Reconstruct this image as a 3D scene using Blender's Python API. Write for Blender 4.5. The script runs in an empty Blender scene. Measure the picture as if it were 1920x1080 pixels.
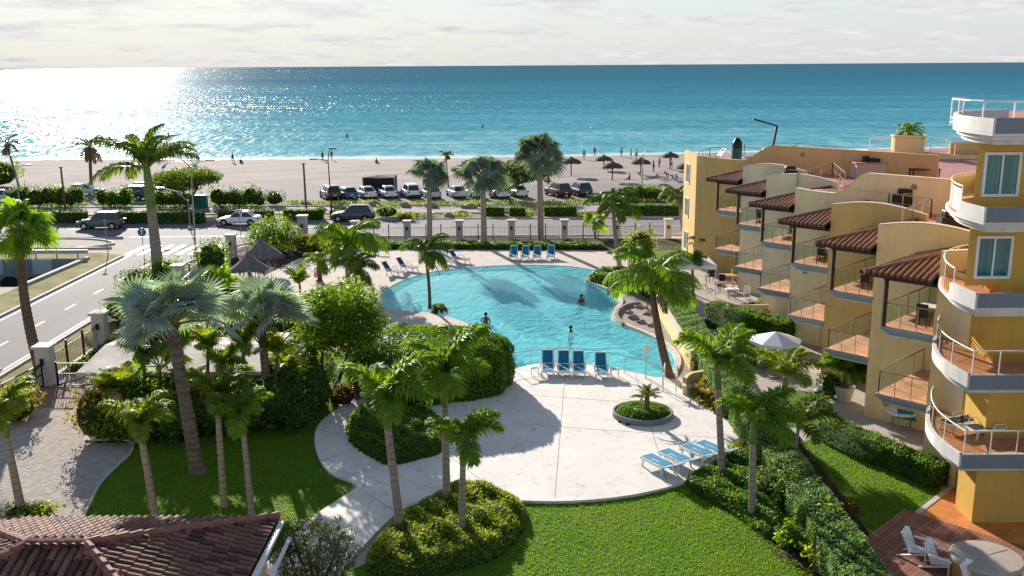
import bpy, bmesh, math, random
import numpy as np
from mathutils import Vector, Matrix, Euler
from mathutils.geometry import tessellate_polygon
random.seed(7); RNG = np.random.default_rng(11)
R = math.radians
SC = bpy.context.scene
COL = SC.collection

# ------------------------------------------------------------------ camera
CAM_H = 16.0
F_PX = 1830.0            # focal length for a 1920 px wide frame
PITCH = 12.86            # degrees below the horizon
ROLL = -0.36
cam_data = bpy.data.cameras.new('camera'); cam = bpy.data.objects.new('camera', cam_data)
COL.objects.link(cam); SC.camera = cam
cam_data.sensor_width = 36.0; cam_data.lens = 36.0 * F_PX / 1920.0
cam_data.clip_start = 0.1; cam_data.clip_end = 60000.0
CM = (Matrix.Rotation(R(90 - PITCH), 4, 'X') @ Matrix.Rotation(R(ROLL), 4, 'Z'))
CM = Matrix.Translation((0, 0, CAM_H)) @ CM
cam.matrix_world = CM

# ------------------------------------------------------------------ sun and sky
SUN_EL, SUN_AZ = 18.5, -20.5      # azimuth from +Y, negative = to the left of the view
sun_dir = Vector((math.sin(R(SUN_AZ)) * math.cos(R(SUN_EL)), math.cos(R(SUN_AZ)) * math.cos(R(SUN_EL)), math.sin(R(SUN_EL))))
sl = bpy.data.lights.new('sun', 'SUN'); sl.energy = 5.0; sl.angle = R(0.53); sl.color = (1.0, 0.92, 0.82)
so = bpy.data.objects.new('sun', sl); COL.objects.link(so); so.rotation_euler = sun_dir.to_track_quat('Z', 'Y').to_euler()
world = bpy.data.worlds.new('World'); SC.world = world; world.use_nodes = True
def build_world():
    nt = world.node_tree; N = nt.nodes; L = nt.links; N.clear()
    out = N.new('ShaderNodeOutputWorld'); bg = N.new('ShaderNodeBackground')
    sky = N.new('ShaderNodeTexSky'); sky.sky_type = 'NISHITA'; sky.sun_disc = False
    sky.sun_elevation = R(SUN_EL); sky.sun_rotation = R(SUN_AZ); sky.air_density = 1.0; sky.dust_density = 0.1; sky.ozone_density = 1.6
    tc = N.new('ShaderNodeTexCoord'); sep = N.new('ShaderNodeSeparateXYZ'); L.new(tc.outputs['Generated'], sep.inputs[0])
    zc = N.new('ShaderNodeMath'); zc.operation = 'ABSOLUTE'; L.new(sep.outputs[2], zc.inputs[0])
    za = N.new('ShaderNodeMath'); za.operation = 'ADD'; za.inputs[1].default_value = 0.10; L.new(zc.outputs[0], za.inputs[0])
    dx = N.new('ShaderNodeMath'); dx.operation = 'DIVIDE'; L.new(sep.outputs[0], dx.inputs[0]); L.new(za.outputs[0], dx.inputs[1])
    dy = N.new('ShaderNodeMath'); dy.operation = 'DIVIDE'; L.new(sep.outputs[1], dy.inputs[0]); L.new(za.outputs[0], dy.inputs[1])
    cmb = N.new('ShaderNodeCombineXYZ'); L.new(dx.outputs[0], cmb.inputs[0]); L.new(dy.outputs[0], cmb.inputs[1])
    nz = N.new('ShaderNodeTexNoise'); nz.inputs['Scale'].default_value = 1.25; nz.inputs['Detail'].default_value = 7; nz.inputs['Roughness'].default_value = 0.56
    L.new(cmb.outputs[0], nz.inputs['Vector'])
    rp = N.new('ShaderNodeValToRGB'); rp.color_ramp.elements[0].position = 0.47; rp.color_ramp.elements[1].position = 0.60
    L.new(nz.outputs['Fac'], rp.inputs[0])
    # horizon haze, thinned overhead for bluer fill light, then the cloud sheets
    hz = N.new('ShaderNodeMix'); hz.data_type = 'RGBA'; hz.inputs[0].default_value = 0.60
    hr = N.new('ShaderNodeMapRange'); hr.inputs[1].default_value = 0.0; hr.inputs[2].default_value = 0.32; hr.inputs[3].default_value = 0.94; hr.inputs[4].default_value = 0.08
    L.new(zc.outputs[0], hr.inputs[0]); L.new(hr.outputs[0], hz.inputs[0])
    L.new(sky.outputs[0], hz.inputs[6]); hz.inputs[7].default_value = (4.05, 4.3, 4.55, 1)
    n2 = N.new('ShaderNodeTexNoise'); n2.inputs['Scale'].default_value = 4.0; n2.inputs['Detail'].default_value = 5
    L.new(cmb.outputs[0], n2.inputs['Vector'])
    cc = N.new('ShaderNodeMix'); cc.data_type = 'RGBA'; cc.inputs[6].default_value = (2.6, 2.75, 2.95, 1); cc.inputs[7].default_value = (7.3, 7.15, 6.95, 1)
    L.new(n2.outputs['Fac'], cc.inputs[0])
    mul = N.new('ShaderNodeMath'); mul.operation = 'MULTIPLY'; mul.inputs[1].default_value = 0.80; 
    # cloud cover cut overhead, out of view, for a darker, bluer fill
    ce = N.new('ShaderNodeMapRange'); ce.inputs[1].default_value = 0.10; ce.inputs[2].default_value = 0.50; ce.inputs[3].default_value = 1.0; ce.inputs[4].default_value = 0.2; L.new(zc.outputs[0], ce.inputs[0])
    cm = N.new('ShaderNodeMath'); cm.operation = 'MULTIPLY'; L.new(rp.outputs[0], cm.inputs[0]); L.new(ce.outputs[0], cm.inputs[1]); L.new(cm.outputs[0], mul.inputs[0])
    mx = N.new('ShaderNodeMix'); mx.data_type = 'RGBA'; L.new(mul.outputs[0], mx.inputs[0])
    L.new(hz.outputs[2], mx.inputs[6]); L.new(cc.outputs[2], mx.inputs[7])
    L.new(mx.outputs[2], bg.inputs[0]); bg.inputs[1].default_value = 0.082
    L.new(bg.outputs[0], out.inputs[0])
build_world()
SC.view_settings.view_transform = 'Standard'; SC.view_settings.look = 'None'; SC.view_settings.gamma = 1.0
SC.view_settings.exposure = 0.95
SC.render.engine = 'CYCLES'
SC.cycles.max_bounces = 6; SC.cycles.transparent_max_bounces = 12; SC.cycles.diffuse_bounces = 3; SC.cycles.glossy_bounces = 3
SC.cycles.transmission_bounces = 4; SC.cycles.volume_bounces = 0; SC.cycles.caustics_reflective = False; SC.cycles.caustics_refractive = False
SC.cycles.sample_clamp_indirect = 4.0

# ------------------------------------------------------------------ geometry helpers
CMI = CM.inverted()
def ray(x, y):
    return (CM.to_3x3() @ Vector(((x - 960) / F_PX, (540 - y) / F_PX, -1.0)))
def P(x, y, z=0.0):
    """world point at height z seen at pixel (x, y) of the 1920x1080 photograph"""
    d = ray(x, y); t = (z - CAM_H) / d.z
    return Vector((d.x * t, d.y * t, z))
def PY(x, y, Y):
    """world point at distance Y (world y) seen at that pixel"""
    d = ray(x, y); t = Y / d.y
    return Vector((d.x * t, Y, CAM_H + d.z * t))
def px_per_m(p):
    q = CMI @ Vector(p); return F_PX / -q.z
def smooth(pts, n=6, closed=True):
    out = []; m = len(pts)
    for i in range(m if closed else m - 1):
        g = lambda k: pts[k % m] if closed else pts[max(0, min(m - 1, k))]
        p0, p1, p2, p3 = g(i - 1), g(i), g(i + 1), g(i + 2)
        for j in range(n):
            t = j / n
            out.append(tuple(0.5 * (2 * b + (c - a) * t + (2 * a - 5 * b + 4 * c - d) * t * t + (3 * b - a - 3 * c + d) * t ** 3) for a, b, c, d in zip(p0, p1, p2, p3)))
    if not closed: out.append(tuple(pts[-1]))
    return out
def ppx(pts, z=0.0):
    return [tuple(P(x, y, z))[:2] for x, y in pts]

class MB:
    """collects faces for ONE mesh object"""
    def __init__(s): s.v = []; s.f = []; s.m = []; s.mats = []
    def mi(s, mat):
        if mat not in s.mats: s.mats.append(mat)
        return s.mats.index(mat)
    def add(s, verts, faces, mat=None):
        o = len(s.v); s.v.extend([tuple(v) for v in verts]); k = s.mi(mat)
        for f in faces: s.f.append([i + o for i in f]); s.m.append(k)
        return s
    def box(s, c, size, mat=None, rz=0.0, rx=0.0, ry=0.0, taper=1.0):
        hx, hy, hz = size[0] / 2, size[1] / 2, size[2] / 2
        vs = [Vector((sx * hx * (taper if sz > 0 else 1), sy * hy * (taper if sz > 0 else 1), sz * hz)) for sz in (-1, 1) for sx, sy in ((-1, -1), (1, -1), (1, 1), (-1, 1))]
        M = Euler((rx, ry, rz)).to_matrix()
        vs = [M @ v + Vector(c) for v in vs]
        return s.add(vs, [(3, 2, 1, 0), (4, 5, 6, 7), (0, 1, 5, 4), (1, 2, 6, 5), (2, 3, 7, 6), (3, 0, 4, 7)], mat)
    def bar(s, a, b, w, h=None, mat=None):
        a, b = Vector(a), Vector(b); h = h or w; d = (b - a); L = d.length
        if L < 1e-6: return s
        q = d.to_track_quat('X', 'Z').to_matrix()
        vs = []
        for x in (0, L):
            for y, z in ((-w / 2, -h / 2), (w / 2, -h / 2), (w / 2, h / 2), (-w / 2, h / 2)): vs.append(q @ Vector((x, y, z)) + a)
        return s.add(vs, [(0, 1, 2, 3), (7, 6, 5, 4), (0, 4, 5, 1), (1, 5, 6, 2), (2, 6, 7, 3), (3, 7, 4, 0)], mat)
    def tube(s, pts, radii, mat=None, n=8, cap=True):
        pts = [Vector(p) for p in pts]; m = len(pts)
        if not hasattr(radii, '__len__'): radii = [radii] * m
        vs = []; ref = Vector((0.0, 0.0, 1.0))
        t0 = (pts[1] - pts[0]).normalized()
        u = t0.cross(ref if abs(t0.z) < .95 else Vector((0, 1, 0))).normalized()
        for i in range(m):
            t = (pts[min(i + 1, m - 1)] - pts[max(i - 1, 0)]).normalized()
            u = (u - t * u.dot(t)).normalized(); w = t.cross(u)
            for j in range(n):
                a = 2 * math.pi * j / n
                vs.append(pts[i] + (u * math.cos(a) + w * math.sin(a)) * radii[i])
        fs = [(i * n + j, i * n + (j + 1) % n, (i + 1) * n + (j + 1) % n, (i + 1) * n + j) for i in range(m - 1) for j in range(n)]
        if cap: fs += [tuple(range(n))[::-1], tuple((m - 1) * n + j for j in range(n))]
        return s.add(vs, fs, mat)
    def prism(s, poly, z0, z1, mat=None, bottom=True):
        n = len(poly)
        area = sum(poly[i][0] * poly[(i + 1) % n][1] - poly[(i + 1) % n][0] * poly[i][1] for i in range(n))
        if area < 0: poly = poly[::-1]
        vs = [(p[0], p[1], z0) for p in poly] + [(p[0], p[1], z1) for p in poly]
        fs = [(i, (i + 1) % n, n + (i + 1) % n, n + i) for i in range(n)]
        tri = tessellate_polygon([[Vector((p[0], p[1], 0)) for p in poly]])
        for t in tri:
            a, b, c = [Vector((*poly[k][:2], 0)) for k in t]
            if (b - a).cross(c - a).z < 0: t = t[::-1]
            fs.append(tuple(n + k for k in t))
            if bottom: fs.append(tuple(k for k in t[::-1]))
        return s.add(vs, fs, mat)
    def sheet(s, poly, z, mat=None, holes=()):
        loops = [[Vector((p[0], p[1], 0)) for p in poly]] + [[Vector((p[0], p[1], 0)) for p in h] for h in holes]
        flat = [v for l in loops for v in l]
        fs = []
        for t in tessellate_polygon(loops):
            a, b, c = [flat[k] for k in t]
            fs.append(tuple(t) if (b - a).cross(c - a).z > 0 else tuple(t[::-1]))
        return s.add([(v.x, v.y, z) for v in flat], fs, mat)
    def lathe(s, prof, c, mat=None, n=20, sx=1.0, sy=1.0):
        c = Vector(c); vs = []
        for r, z in prof:
            for j in range(n):
                a = 2 * math.pi * j / n; vs.append(c + Vector((r * math.cos(a) * sx, r * math.sin(a) * sy, z)))
        fs = [(i * n + j, i * n + (j + 1) % n, (i + 1) * n + (j + 1) % n, (i + 1) * n + j) for i in range(len(prof) - 1) for j in range(n)]
        fs += [tuple(range(n))[::-1], tuple((len(prof) - 1) * n + j for j in range(n))]
        return s.add(vs, fs, mat)
    def slab(s, o, du, prof, thick, nrm, mat=None):
        """wall: profile [(s, z)] along horizontal du from o, thickness along nrm"""
        o, du, nrm = Vector(o), Vector(du), Vector(nrm); n = len(prof)
        vs = [o + du * a + Vector((0, 0, z)) for a, z in prof] + [o + du * a + Vector((0, 0, z)) + nrm * thick for a, z in prof]
        tri = tessellate_polygon([[Vector((a, z, 0)) for a, z in prof]])
        fs = [(i, (i + 1) % n, n + (i + 1) % n, n + i) for i in range(n)]
        for t in tri: fs.append(tuple(t)); fs.append(tuple(n + k for k in t[::-1]))
        return s.add(vs, fs, mat)
    def mesh(s, name, sm=False):
        me = bpy.data.meshes.new(name); me.from_pydata(s.v, [], s.f)
        for m in s.mats:
            if m is not None: me.materials.append(m)
        if len(me.materials) > 1: me.polygons.foreach_set('material_index', s.m)
        if sm: me.polygons.foreach_set('use_smooth', [True] * len(s.f))
        me.update(); return me
    def build(s, name, parent=None, sm=False, fix=True, bevel=0):
        me = s.mesh(name, sm)
        if fix:
            b = bmesh.new(); b.from_mesh(me); bmesh.ops.recalc_face_normals(b, faces=b.faces); b.to_mesh(me); b.free()
        o = link(name, me, parent)
        if bevel:
            md = o.modifiers.new('bevel', 'BEVEL'); md.width = bevel; md.segments = 2; md.limit_method = 'ANGLE'; md.angle_limit = R(40)
        return o
def link(name, me, parent=None, loc=None):
    o = bpy.data.objects.new(name, me); COL.objects.link(o)
    if parent is not None: o.parent = parent
    if loc is not None: o.location = loc
    return o
def tag(o, label=None, cat=None, group=None, kind=None):
    if label: o['label'] = label
    if cat: o['category'] = cat
    if group: o['group'] = group
    if kind: o['kind'] = kind
    return o
def thing(name, label, cat, loc=(0, 0, 0), rz=0.0, group=None, scale=1.0):
    o = bpy.data.objects.new(name, None); COL.objects.link(o); o.empty_display_size = 0.2
    o.location = loc; o.rotation_euler = (0, 0, rz); o.scale = (scale,) * 3
    return tag(o, label, cat, group)
def copy_tree(o, parent=None):
    c = o.copy(); COL.objects.link(c); c.parent = parent
    for ch in o.children: copy_tree(ch, c)
    return c
USED = set()
def instance(proto, loc, rz, label, group=None, scale=None):
    """first use takes the prototype itself, later uses copy it with its parts"""
    o = proto if proto.name not in USED else copy_tree(proto)
    USED.add(proto.name)
    o.location = loc; o.rotation_euler = (0, 0, rz); o['label'] = label
    if scale is not None: o.scale = (scale,) * 3 if not hasattr(scale, '__len__') else scale
    if group: o['group'] = group
    return o
def structure(name, mb, parent=None, **k):
    o = mb.build(name, parent, **k)
    if parent is None: o['kind'] = 'structure'
    return o

# ------------------------------------------------------------------ materials
def mat(name, col, rough=0.7, var=0.12, scale=2.0, bump=0.0, bscale=30.0, spec=0.3, metal=0.0, col2=None, stretch=None, detail=5, coat=0.0):
    m = bpy.data.materials.new(name); m.use_nodes = True; nt = m.node_tree; N = nt.nodes; L = nt.links
    b = N['Principled BSDF']; b.inputs['Roughness'].default_value = rough; b.inputs['Specular IOR Level'].default_value = spec; b.inputs['Metallic'].default_value = metal
    if coat: b.inputs['Coat Weight'].default_value = coat; b.inputs['Coat Roughness'].default_value = 0.05
    tc = N.new('ShaderNodeTexCoord'); vec = tc.outputs['Object']
    if stretch:
        mp = N.new('ShaderNodeMapping'); mp.inputs['Scale'].default_value = stretch; L.new(vec, mp.inputs[0]); vec = mp.outputs[0]
    if var or col2:
        n = N.new('ShaderNodeTexNoise'); n.inputs['Scale'].default_value = scale; n.inputs['Detail'].default_value = detail; n.inputs['Roughness'].default_value = 0.62
        L.new(vec, n.inputs['Vector'])
        rp = N.new('ShaderNodeValToRGB'); e = rp.color_ramp.elements; e[0].position = 0.3; e[1].position = 0.7
        c2 = col2 or col
        e[0].color = (*[max(0, c * (1 - var)) for c in col], 1); e[1].color = (*[min(1, c * (1 + var)) for c in c2], 1)
        L.new(n.outputs['Fac'], rp.inputs[0]); L.new(rp.outputs[0], b.inputs['Base Color'])
    else: b.inputs['Base Color'].default_value = (*col, 1)
    if bump:
        n2 = N.new('ShaderNodeTexNoise'); n2.inputs['Scale'].default_value = bscale; n2.inputs['Detail'].default_value = 4; L.new(vec, n2.inputs['Vector'])
        bp = N.new('ShaderNodeBump'); bp.inputs['Strength'].default_value = min(1, bump); bp.inputs['Distance'].default_value = 0.05
        L.new(n2.outputs['Fac'], bp.inputs['Height']); L.new(bp.outputs[0], b.inputs['Normal'])
    return m
def leafmat(name, col, trans=0.4, rough=0.5, var=0.35, tcol=None, spec=0.3):
    m = bpy.data.materials.new(name); m.use_nodes = True; nt = m.node_tree; N = nt.nodes; L = nt.links
    b = N['Principled BSDF']; b.inputs['Roughness'].default_value = max(rough, .52); b.inputs['Specular IOR Level'].default_value = min(spec, .22)
    g = N.new('ShaderNodeNewGeometry'); rp = N.new('ShaderNodeValToRGB'); e = rp.color_ramp.elements
    e[0].color = (*[c * (1 - var) for c in col], 1); e[1].color = (*[min(1, c * (1 + var)) for c in col], 1)
    k = e.new(0.5); k.color = (col[0] * 1.05, col[1], col[2] * 0.8, 1)
    L.new(g.outputs['Random Per Island'], rp.inputs[0]); L.new(rp.outputs[0], b.inputs['Base Color'])
    t = N.new('ShaderNodeBsdfTranslucent'); tm = N.new('ShaderNodeMix'); tm.data_type = 'RGBA'; tm.blend_type = 'MULTIPLY'; tm.inputs[0].default_value = 1
    L.new(rp.outputs[0], tm.inputs[6]); tm.inputs[7].default_value = (*(tcol or (2.6, 2.3, 0.9)), 1); L.new(tm.outputs[2], t.inputs[0])
    mx = N.new('ShaderNodeMixShader'); mx.inputs[0].default_value = trans
    L.new(b.outputs[0], mx.inputs[1]); L.new(t.outputs[0], mx.inputs[2]); L.new(mx.outputs[0], N['Material Output'].inputs[0])
    return m
# ================================================================== the setting
M = {}
M['sand'] = mat('sand', (0.50, 0.415, 0.345), 0.95, 0.10, 0.35, 0.9, 4.0, 0.1)
M['beach'] = mat('beach', (0.325, 0.27, 0.25), 0.95, 0.16, 0.12, 1.0, 2.2, 0.1)
M['asphalt'] = mat('asphalt', (0.145, 0.138, 0.143), 0.85, 0.16, 0.25, 0.3, 40, 0.25, stretch=(1, 0.25, 1))
M['asphalt_x'] = mat('asphalt_boulevard', (0.165, 0.155, 0.158), 0.85, 0.16, 0.22, 0.3, 40, 0.25, stretch=(0.2, 1, 1))
M['lane'] = mat('lane_concrete', (0.30, 0.26, 0.245), 0.9, 0.12, 0.4, 0.3, 20, 0.2)
M['lot'] = mat('parking_lot', (0.21, 0.19, 0.185), 0.92, 0.15, 0.3, 0.4, 12, 0.15)
M['paint'] = mat('road_paint', (0.75, 0.74, 0.71), 0.6, 0.10, 3)
M['kerb'] = mat('kerb_concrete', (0.50, 0.47, 0.44), 0.85, 0.15, 1.5, 0.2, 20)
M['grass'] = mat('lawn_soil', (0.075, 0.155, 0.010), 0.85, 0.3, 0.8, 1.0, 12, 0.15, detail=8)
M['verge'] = mat('verge', (0.14, 0.18, 0.035), 0.95, 0.35, 0.5, 1.0, 5, 0.1, col2=(0.26, 0.21, 0.09))
M['soil'] = mat('soil', (0.05, 0.036, 0.024), 0.95, 0.3, 1.5, 0.8, 10, 0.1)
M['gravel'] = mat('gravel', (0.41, 0.355, 0.31), 0.95, 0.26, 3.0, 1.0, 9, 0.1, detail=9)
M['rock'] = mat('rock', (0.30, 0.25, 0.21), 0.9, 0.3, 3, 0.8, 8)
M['brick'] = mat('brick_paving', (0.23, 0.14, 0.125), 0.85, 0.2, 5, 0.4, 20)
M['white'] = mat('white_paint', (0.78, 0.77, 0.74), 0.55, 0.05, 2)
M['plaster_white'] = mat('white_plaster', (0.66, 0.65, 0.62), 0.75, 0.08, 1.2, 0.15, 30)

def deck_mat():
    m = mat('deck_concrete', (0.74, 0.685, 0.635), 0.8, 0.08, 0.5, 0.12, 25, 0.25)
    nt = m.node_tree; N = nt.nodes; L = nt.links; b = N['Principled BSDF']
    src = b.inputs['Base Color'].links[0].from_socket
    n = N.new('ShaderNodeTexNoise'); n.inputs['Scale'].default_value = 2.3; n.inputs['Detail'].default_value = 9; n.inputs['Roughness'].default_value = 0.75
    tc = N.new('ShaderNodeTexCoord'); L.new(tc.outputs['Object'], n.inputs['Vector'])
    rp = N.new('ShaderNodeValToRGB'); rp.color_ramp.elements[0].position = 0.28; rp.color_ramp.elements[0].color = (0.55, 0.52, 0.5, 1); rp.color_ramp.elements[1].position = 0.47
    L.new(n.outputs['Fac'], rp.inputs[0])
    mx = N.new('ShaderNodeMix'); mx.data_type = 'RGBA'; mx.blend_type = 'MULTIPLY'; mx.inputs[0].default_value = 0.8
    L.new(src, mx.inputs[6]); L.new(rp.outputs[0], mx.inputs[7]); L.new(mx.outputs[2], b.inputs['Base Color'])
    return m
M['deck'] = deck_mat()
M['surround'] = mat('pool_surround', (0.58, 0.50, 0.44), 0.9, 0.14, 0.9, 0.5, 14, 0.15, detail=8)

# ---- pool outline
POOL_PX = [(712, 562), (722, 545), (760, 524), (820, 508), (900, 500), (980, 497), (1060, 499), (1110, 506), (1124, 514), (1098, 527),
           (1120, 538), (1148, 550), (1160, 566), (1152, 583), (1146, 596), (1165, 610), (1205, 626), (1242, 646), (1264, 670), (1262, 694), (1238, 712),
           (1190, 703), (1120, 690), (1050, 684), (990, 688), (945, 700), (925, 688), (930, 664), (915, 636), (885, 612), (850, 597), (800, 586), (745, 582), (716, 574)]
POOL = smooth(ppx(POOL_PX), 5)
TRENCH = [(-90, 71.5), (-37.2, 71.5), (-36.6, 82.2), (-90, 82.2)]
SHORE_Y = 181.0
gm = MB()
gm.sheet([(-500, -40), (500, -40), (500, 132), (-500, 132)], 0.0, M['sand'], holes=[POOL, TRENCH])
structure('ground', gm)

def beach():
    xs = np.concatenate([np.linspace(-500, -110, 14), np.linspace(-100, 100, 120), np.linspace(110, 500, 14)])
    ys = np.concatenate([np.linspace(132, SHORE_Y - 8, 40), np.linspace(SHORE_Y - 7, SHORE_Y + 22, 30)])
    X, Y = np.meshgrid(xs, ys)
    edge = SHORE_Y + 1.2 * np.sin(X / 17) + 0.8 * np.sin(X / 6.3 + 1) + np.maximum(0, X - 8) * 0.16
    drop = np.clip((Y - (edge - 7)) / 7, 0, 6)
    Z = -0.55 * drop - 0.0
    lump = 0.025 * (np.sin(X * .9 + Y * .3) + np.sin(X * .37 - Y * .8 + 2) + np.sin(X * 1.7 + Y * 1.1)) * np.clip((Y - 133) / 4, 0, 1) * np.clip(1 - drop, 0, 1)
    Z += lump
    V = np.stack([X, Y, Z], -1).reshape(-1, 3); nx = len(xs)
    F = [(r * nx + c, r * nx + c + 1, (r + 1) * nx + c + 1, (r + 1) * nx + c) for r in range(len(ys) - 1) for c in range(nx - 1)]
    b = MB(); b.add(V.tolist(), F, M['beach'])
    return structure('beach', b, sm=True, fix=False)
def wet_sand():
    m = M['beach']; nt = m.node_tree; N = nt.nodes; L = nt.links; b = N['Principled BSDF']; src = b.inputs['Base Color'].links[0].from_socket
    g = N.new('ShaderNodeNewGeometry'); sp = N.new('ShaderNodeSeparateXYZ'); L.new(g.outputs['Position'], sp.inputs[0])
    mr = N.new('ShaderNodeMapRange'); mr.inputs[1].default_value = -0.12; mr.inputs[2].default_value = -0.42; L.new(sp.outputs[2], mr.inputs[0])
    mx = N.new('ShaderNodeMix'); mx.data_type = 'RGBA'; mx.blend_type = 'MULTIPLY'; L.new(mr.outputs[0], mx.inputs[0]); L.new(src, mx.inputs[6]); mx.inputs[7].default_value = (0.55, 0.5, 0.46, 1); L.new(mx.outputs[2], b.inputs['Base Color'])
    r = N.new('ShaderNodeMapRange'); r.inputs[3].default_value = 0.95; r.inputs[4].default_value = 0.35; L.new(mr.outputs[0], r.inputs[0]); L.new(r.outputs[0], b.inputs['Roughness'])
wet_sand()
beach()

# ---- sea
def sea_mat():
    m = bpy.data.materials.new('sea_water'); m.use_nodes = True; nt = m.node_tree; N = nt.nodes; L = nt.links
    b = N['Principled BSDF']; b.inputs['Roughness'].default_value = 0.10; b.inputs['IOR'].default_value = 1.33; b.inputs['Specular IOR Level'].default_value = 0.0
    g = N.new('ShaderNodeNewGeometry'); sp = N.new('ShaderNodeSeparateXYZ'); L.new(g.outputs['Position'], sp.inputs[0])
    # depth: the bottom falls away with the distance from the shore
    mr = N.new('ShaderNodeMapRange'); mr.inputs[1].default_value = SHORE_Y; mr.inputs[2].default_value = 3000; L.new(sp.outputs[1], mr.inputs[0])
    pw = N.new('ShaderNodeMath'); pw.operation = 'POWER'; pw.inputs[1].default_value = 0.38; L.new(mr.outputs[0], pw.inputs[0])
    mp = N.new('ShaderNodeMapping'); mp.inputs['Scale'].default_value = (0.006, 0.035, 1); L.new(g.outputs['Position'], mp.inputs[0])
    n = N.new('ShaderNodeTexNoise'); n.inputs['Scale'].default_value = 1.0; n.inputs['Detail'].default_value = 6; L.new(mp.outputs[0], n.inputs['Vector'])
    ad = N.new('ShaderNodeMath'); ad.operation = 'MULTIPLY_ADD'; ad.inputs[1].default_value = 0.40; L.new(n.outputs['Fac'], ad.inputs[0])
    sb = N.new('ShaderNodeMath'); sb.operation = 'SUBTRACT'; sb.inputs[1].default_value = 0.20; L.new(pw.outputs[0], sb.inputs[0]); L.new(sb.outputs[0], ad.inputs[2])
    rp = N.new('ShaderNodeValToRGB'); e = rp.color_ramp.elements
    e[0].position = 0.0; e[0].color = (0.40, 0.56, 0.54, 1); e[1].position = 1.0; e[1].color = (0.034, 0.125, 0.185, 1)  # far end greyed, putting some horizon haze into the colour
    for p, c in ((0.10, (0.20, 0.46, 0.49)), (0.24, (0.085, 0.31, 0.38)), (0.42, (0.036, 0.20, 0.28)), (0.68, (0.024, 0.135, 0.205))):
        k = e.new(p); k.color = (*c, 1)
    # colour noise stands in for light and shade on short steep waves
    mv = N.new('ShaderNodeMapping'); mv.inputs['Scale'].default_value = (0.34, 0.15, 1); mv.inputs['Rotation'].default_value = (0, 0, 0.15); L.new(g.outputs['Position'], mv.inputs[0])
    nv = N.new('ShaderNodeTexNoise'); nv.inputs['Scale'].default_value = 1.0; nv.inputs['Detail'].default_value = 6; nv.inputs['Roughness'].default_value = 0.7; L.new(mv.outputs[0], nv.inputs['Vector'])
    av = N.new('ShaderNodeMath'); av.operation = 'MULTIPLY_ADD'; av.inputs[1].default_value = 0.62; L.new(nv.outputs['Fac'], av.inputs[0])
    av2 = N.new('ShaderNodeMath'); av2.operation = 'SUBTRACT'; av2.inputs[1].default_value = 0.31; L.new(ad.outputs[0], av2.inputs[0]); L.new(av2.outputs[0], av.inputs[2])
    L.new(av.outputs[0], rp.inputs[0])
    mf = N.new('ShaderNodeMapping'); mf.inputs['Scale'].default_value = (0.02, 0.16, 1); L.new(g.outputs['Position'], mf.inputs[0])
    nf = N.new('ShaderNodeTexNoise'); nf.inputs['Scale'].default_value = 1.0; nf.inputs['Detail'].default_value = 8; nf.inputs['Roughness'].default_value = 0.62; L.new(mf.outputs[0], nf.inputs['Vector'])
    rf = N.new('ShaderNodeValToRGB'); rf.color_ramp.elements[0].position = 0.56; rf.color_ramp.elements[1].position = 0.72; L.new(nf.outputs['Fac'], rf.inputs[0])
    nr = N.new('ShaderNodeMapRange'); nr.inputs[1].default_value = SHORE_Y + 1; nr.inputs[2].default_value = SHORE_Y + 130; nr.inputs[3].default_value = 0.8; nr.inputs[4].default_value = 0.0; L.new(sp.outputs[1], nr.inputs[0])
    fm = N.new('ShaderNodeMath'); fm.operation = 'MULTIPLY'; L.new(rf.outputs[0], fm.inputs[0]); L.new(nr.outputs[0], fm.inputs[1])
    # wash breaking along the shoreline itself
    def mth(op, a, c=None):
        q = N.new('ShaderNodeMath'); q.operation = op
        for i_, v_ in enumerate((a, c)):
            if v_ is None: continue
            if isinstance(v_, (int, float)): q.inputs[i_].default_value = v_
            else: L.new(v_, q.inputs[i_])
        return q.outputs[0]
    off = mth('MULTIPLY', mth('MAXIMUM', mth('SUBTRACT', sp.outputs[0], 8.0), 0.0), 0.16)
    tt = mth('SUBTRACT', mth('SUBTRACT', sp.outputs[1], SHORE_Y), off)
    wsh = N.new('ShaderNodeTexNoise'); wsh.inputs['Scale'].default_value = 0.22; wsh.inputs['Detail'].default_value = 5; L.new(g.outputs['Position'], wsh.inputs['Vector'])
    t2 = mth('SUBTRACT', tt, mth('MULTIPLY', wsh.outputs['Fac'], 9.0))
    band = N.new('ShaderNodeMapRange'); band.inputs[1].default_value = 1.5; band.inputs[2].default_value = -2.5; L.new(t2, band.inputs[0])
    fm = type('F', (), {'outputs': [mth('MAXIMUM', fm.outputs[0], mth('MULTIPLY', band.outputs[0], 0.8))]})
    mx = N.new('ShaderNodeMix'); mx.data_type = 'RGBA'; L.new(fm.outputs[0], mx.inputs[0]); L.new(rp.outputs[0], mx.inputs[6]); mx.inputs[7].default_value = (0.75, 0.8, 0.8, 1)
    L.new(mx.outputs[2], b.inputs['Base Color'])
    # calmer and ruffled lanes of wind on the water
    mw = N.new('ShaderNodeMapping'); mw.inputs['Scale'].default_value = (0.0007, 0.0045, 1); L.new(g.outputs['Position'], mw.inputs[0])
    nw = N.new('ShaderNodeTexNoise'); nw.inputs['Scale'].default_value = 1.0; nw.inputs['Detail'].default_value = 3; L.new(mw.outputs[0], nw.inputs['Vector'])
    rw = N.new('ShaderNodeMapRange'); rw.inputs[1].default_value = 0.36; rw.inputs[2].default_value = 0.58; rw.inputs[3].default_value = 0.45; rw.inputs[4].default_value = 1.0; L.new(nw.outputs['Fac'], rw.inputs[0])
    prev = None
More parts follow.
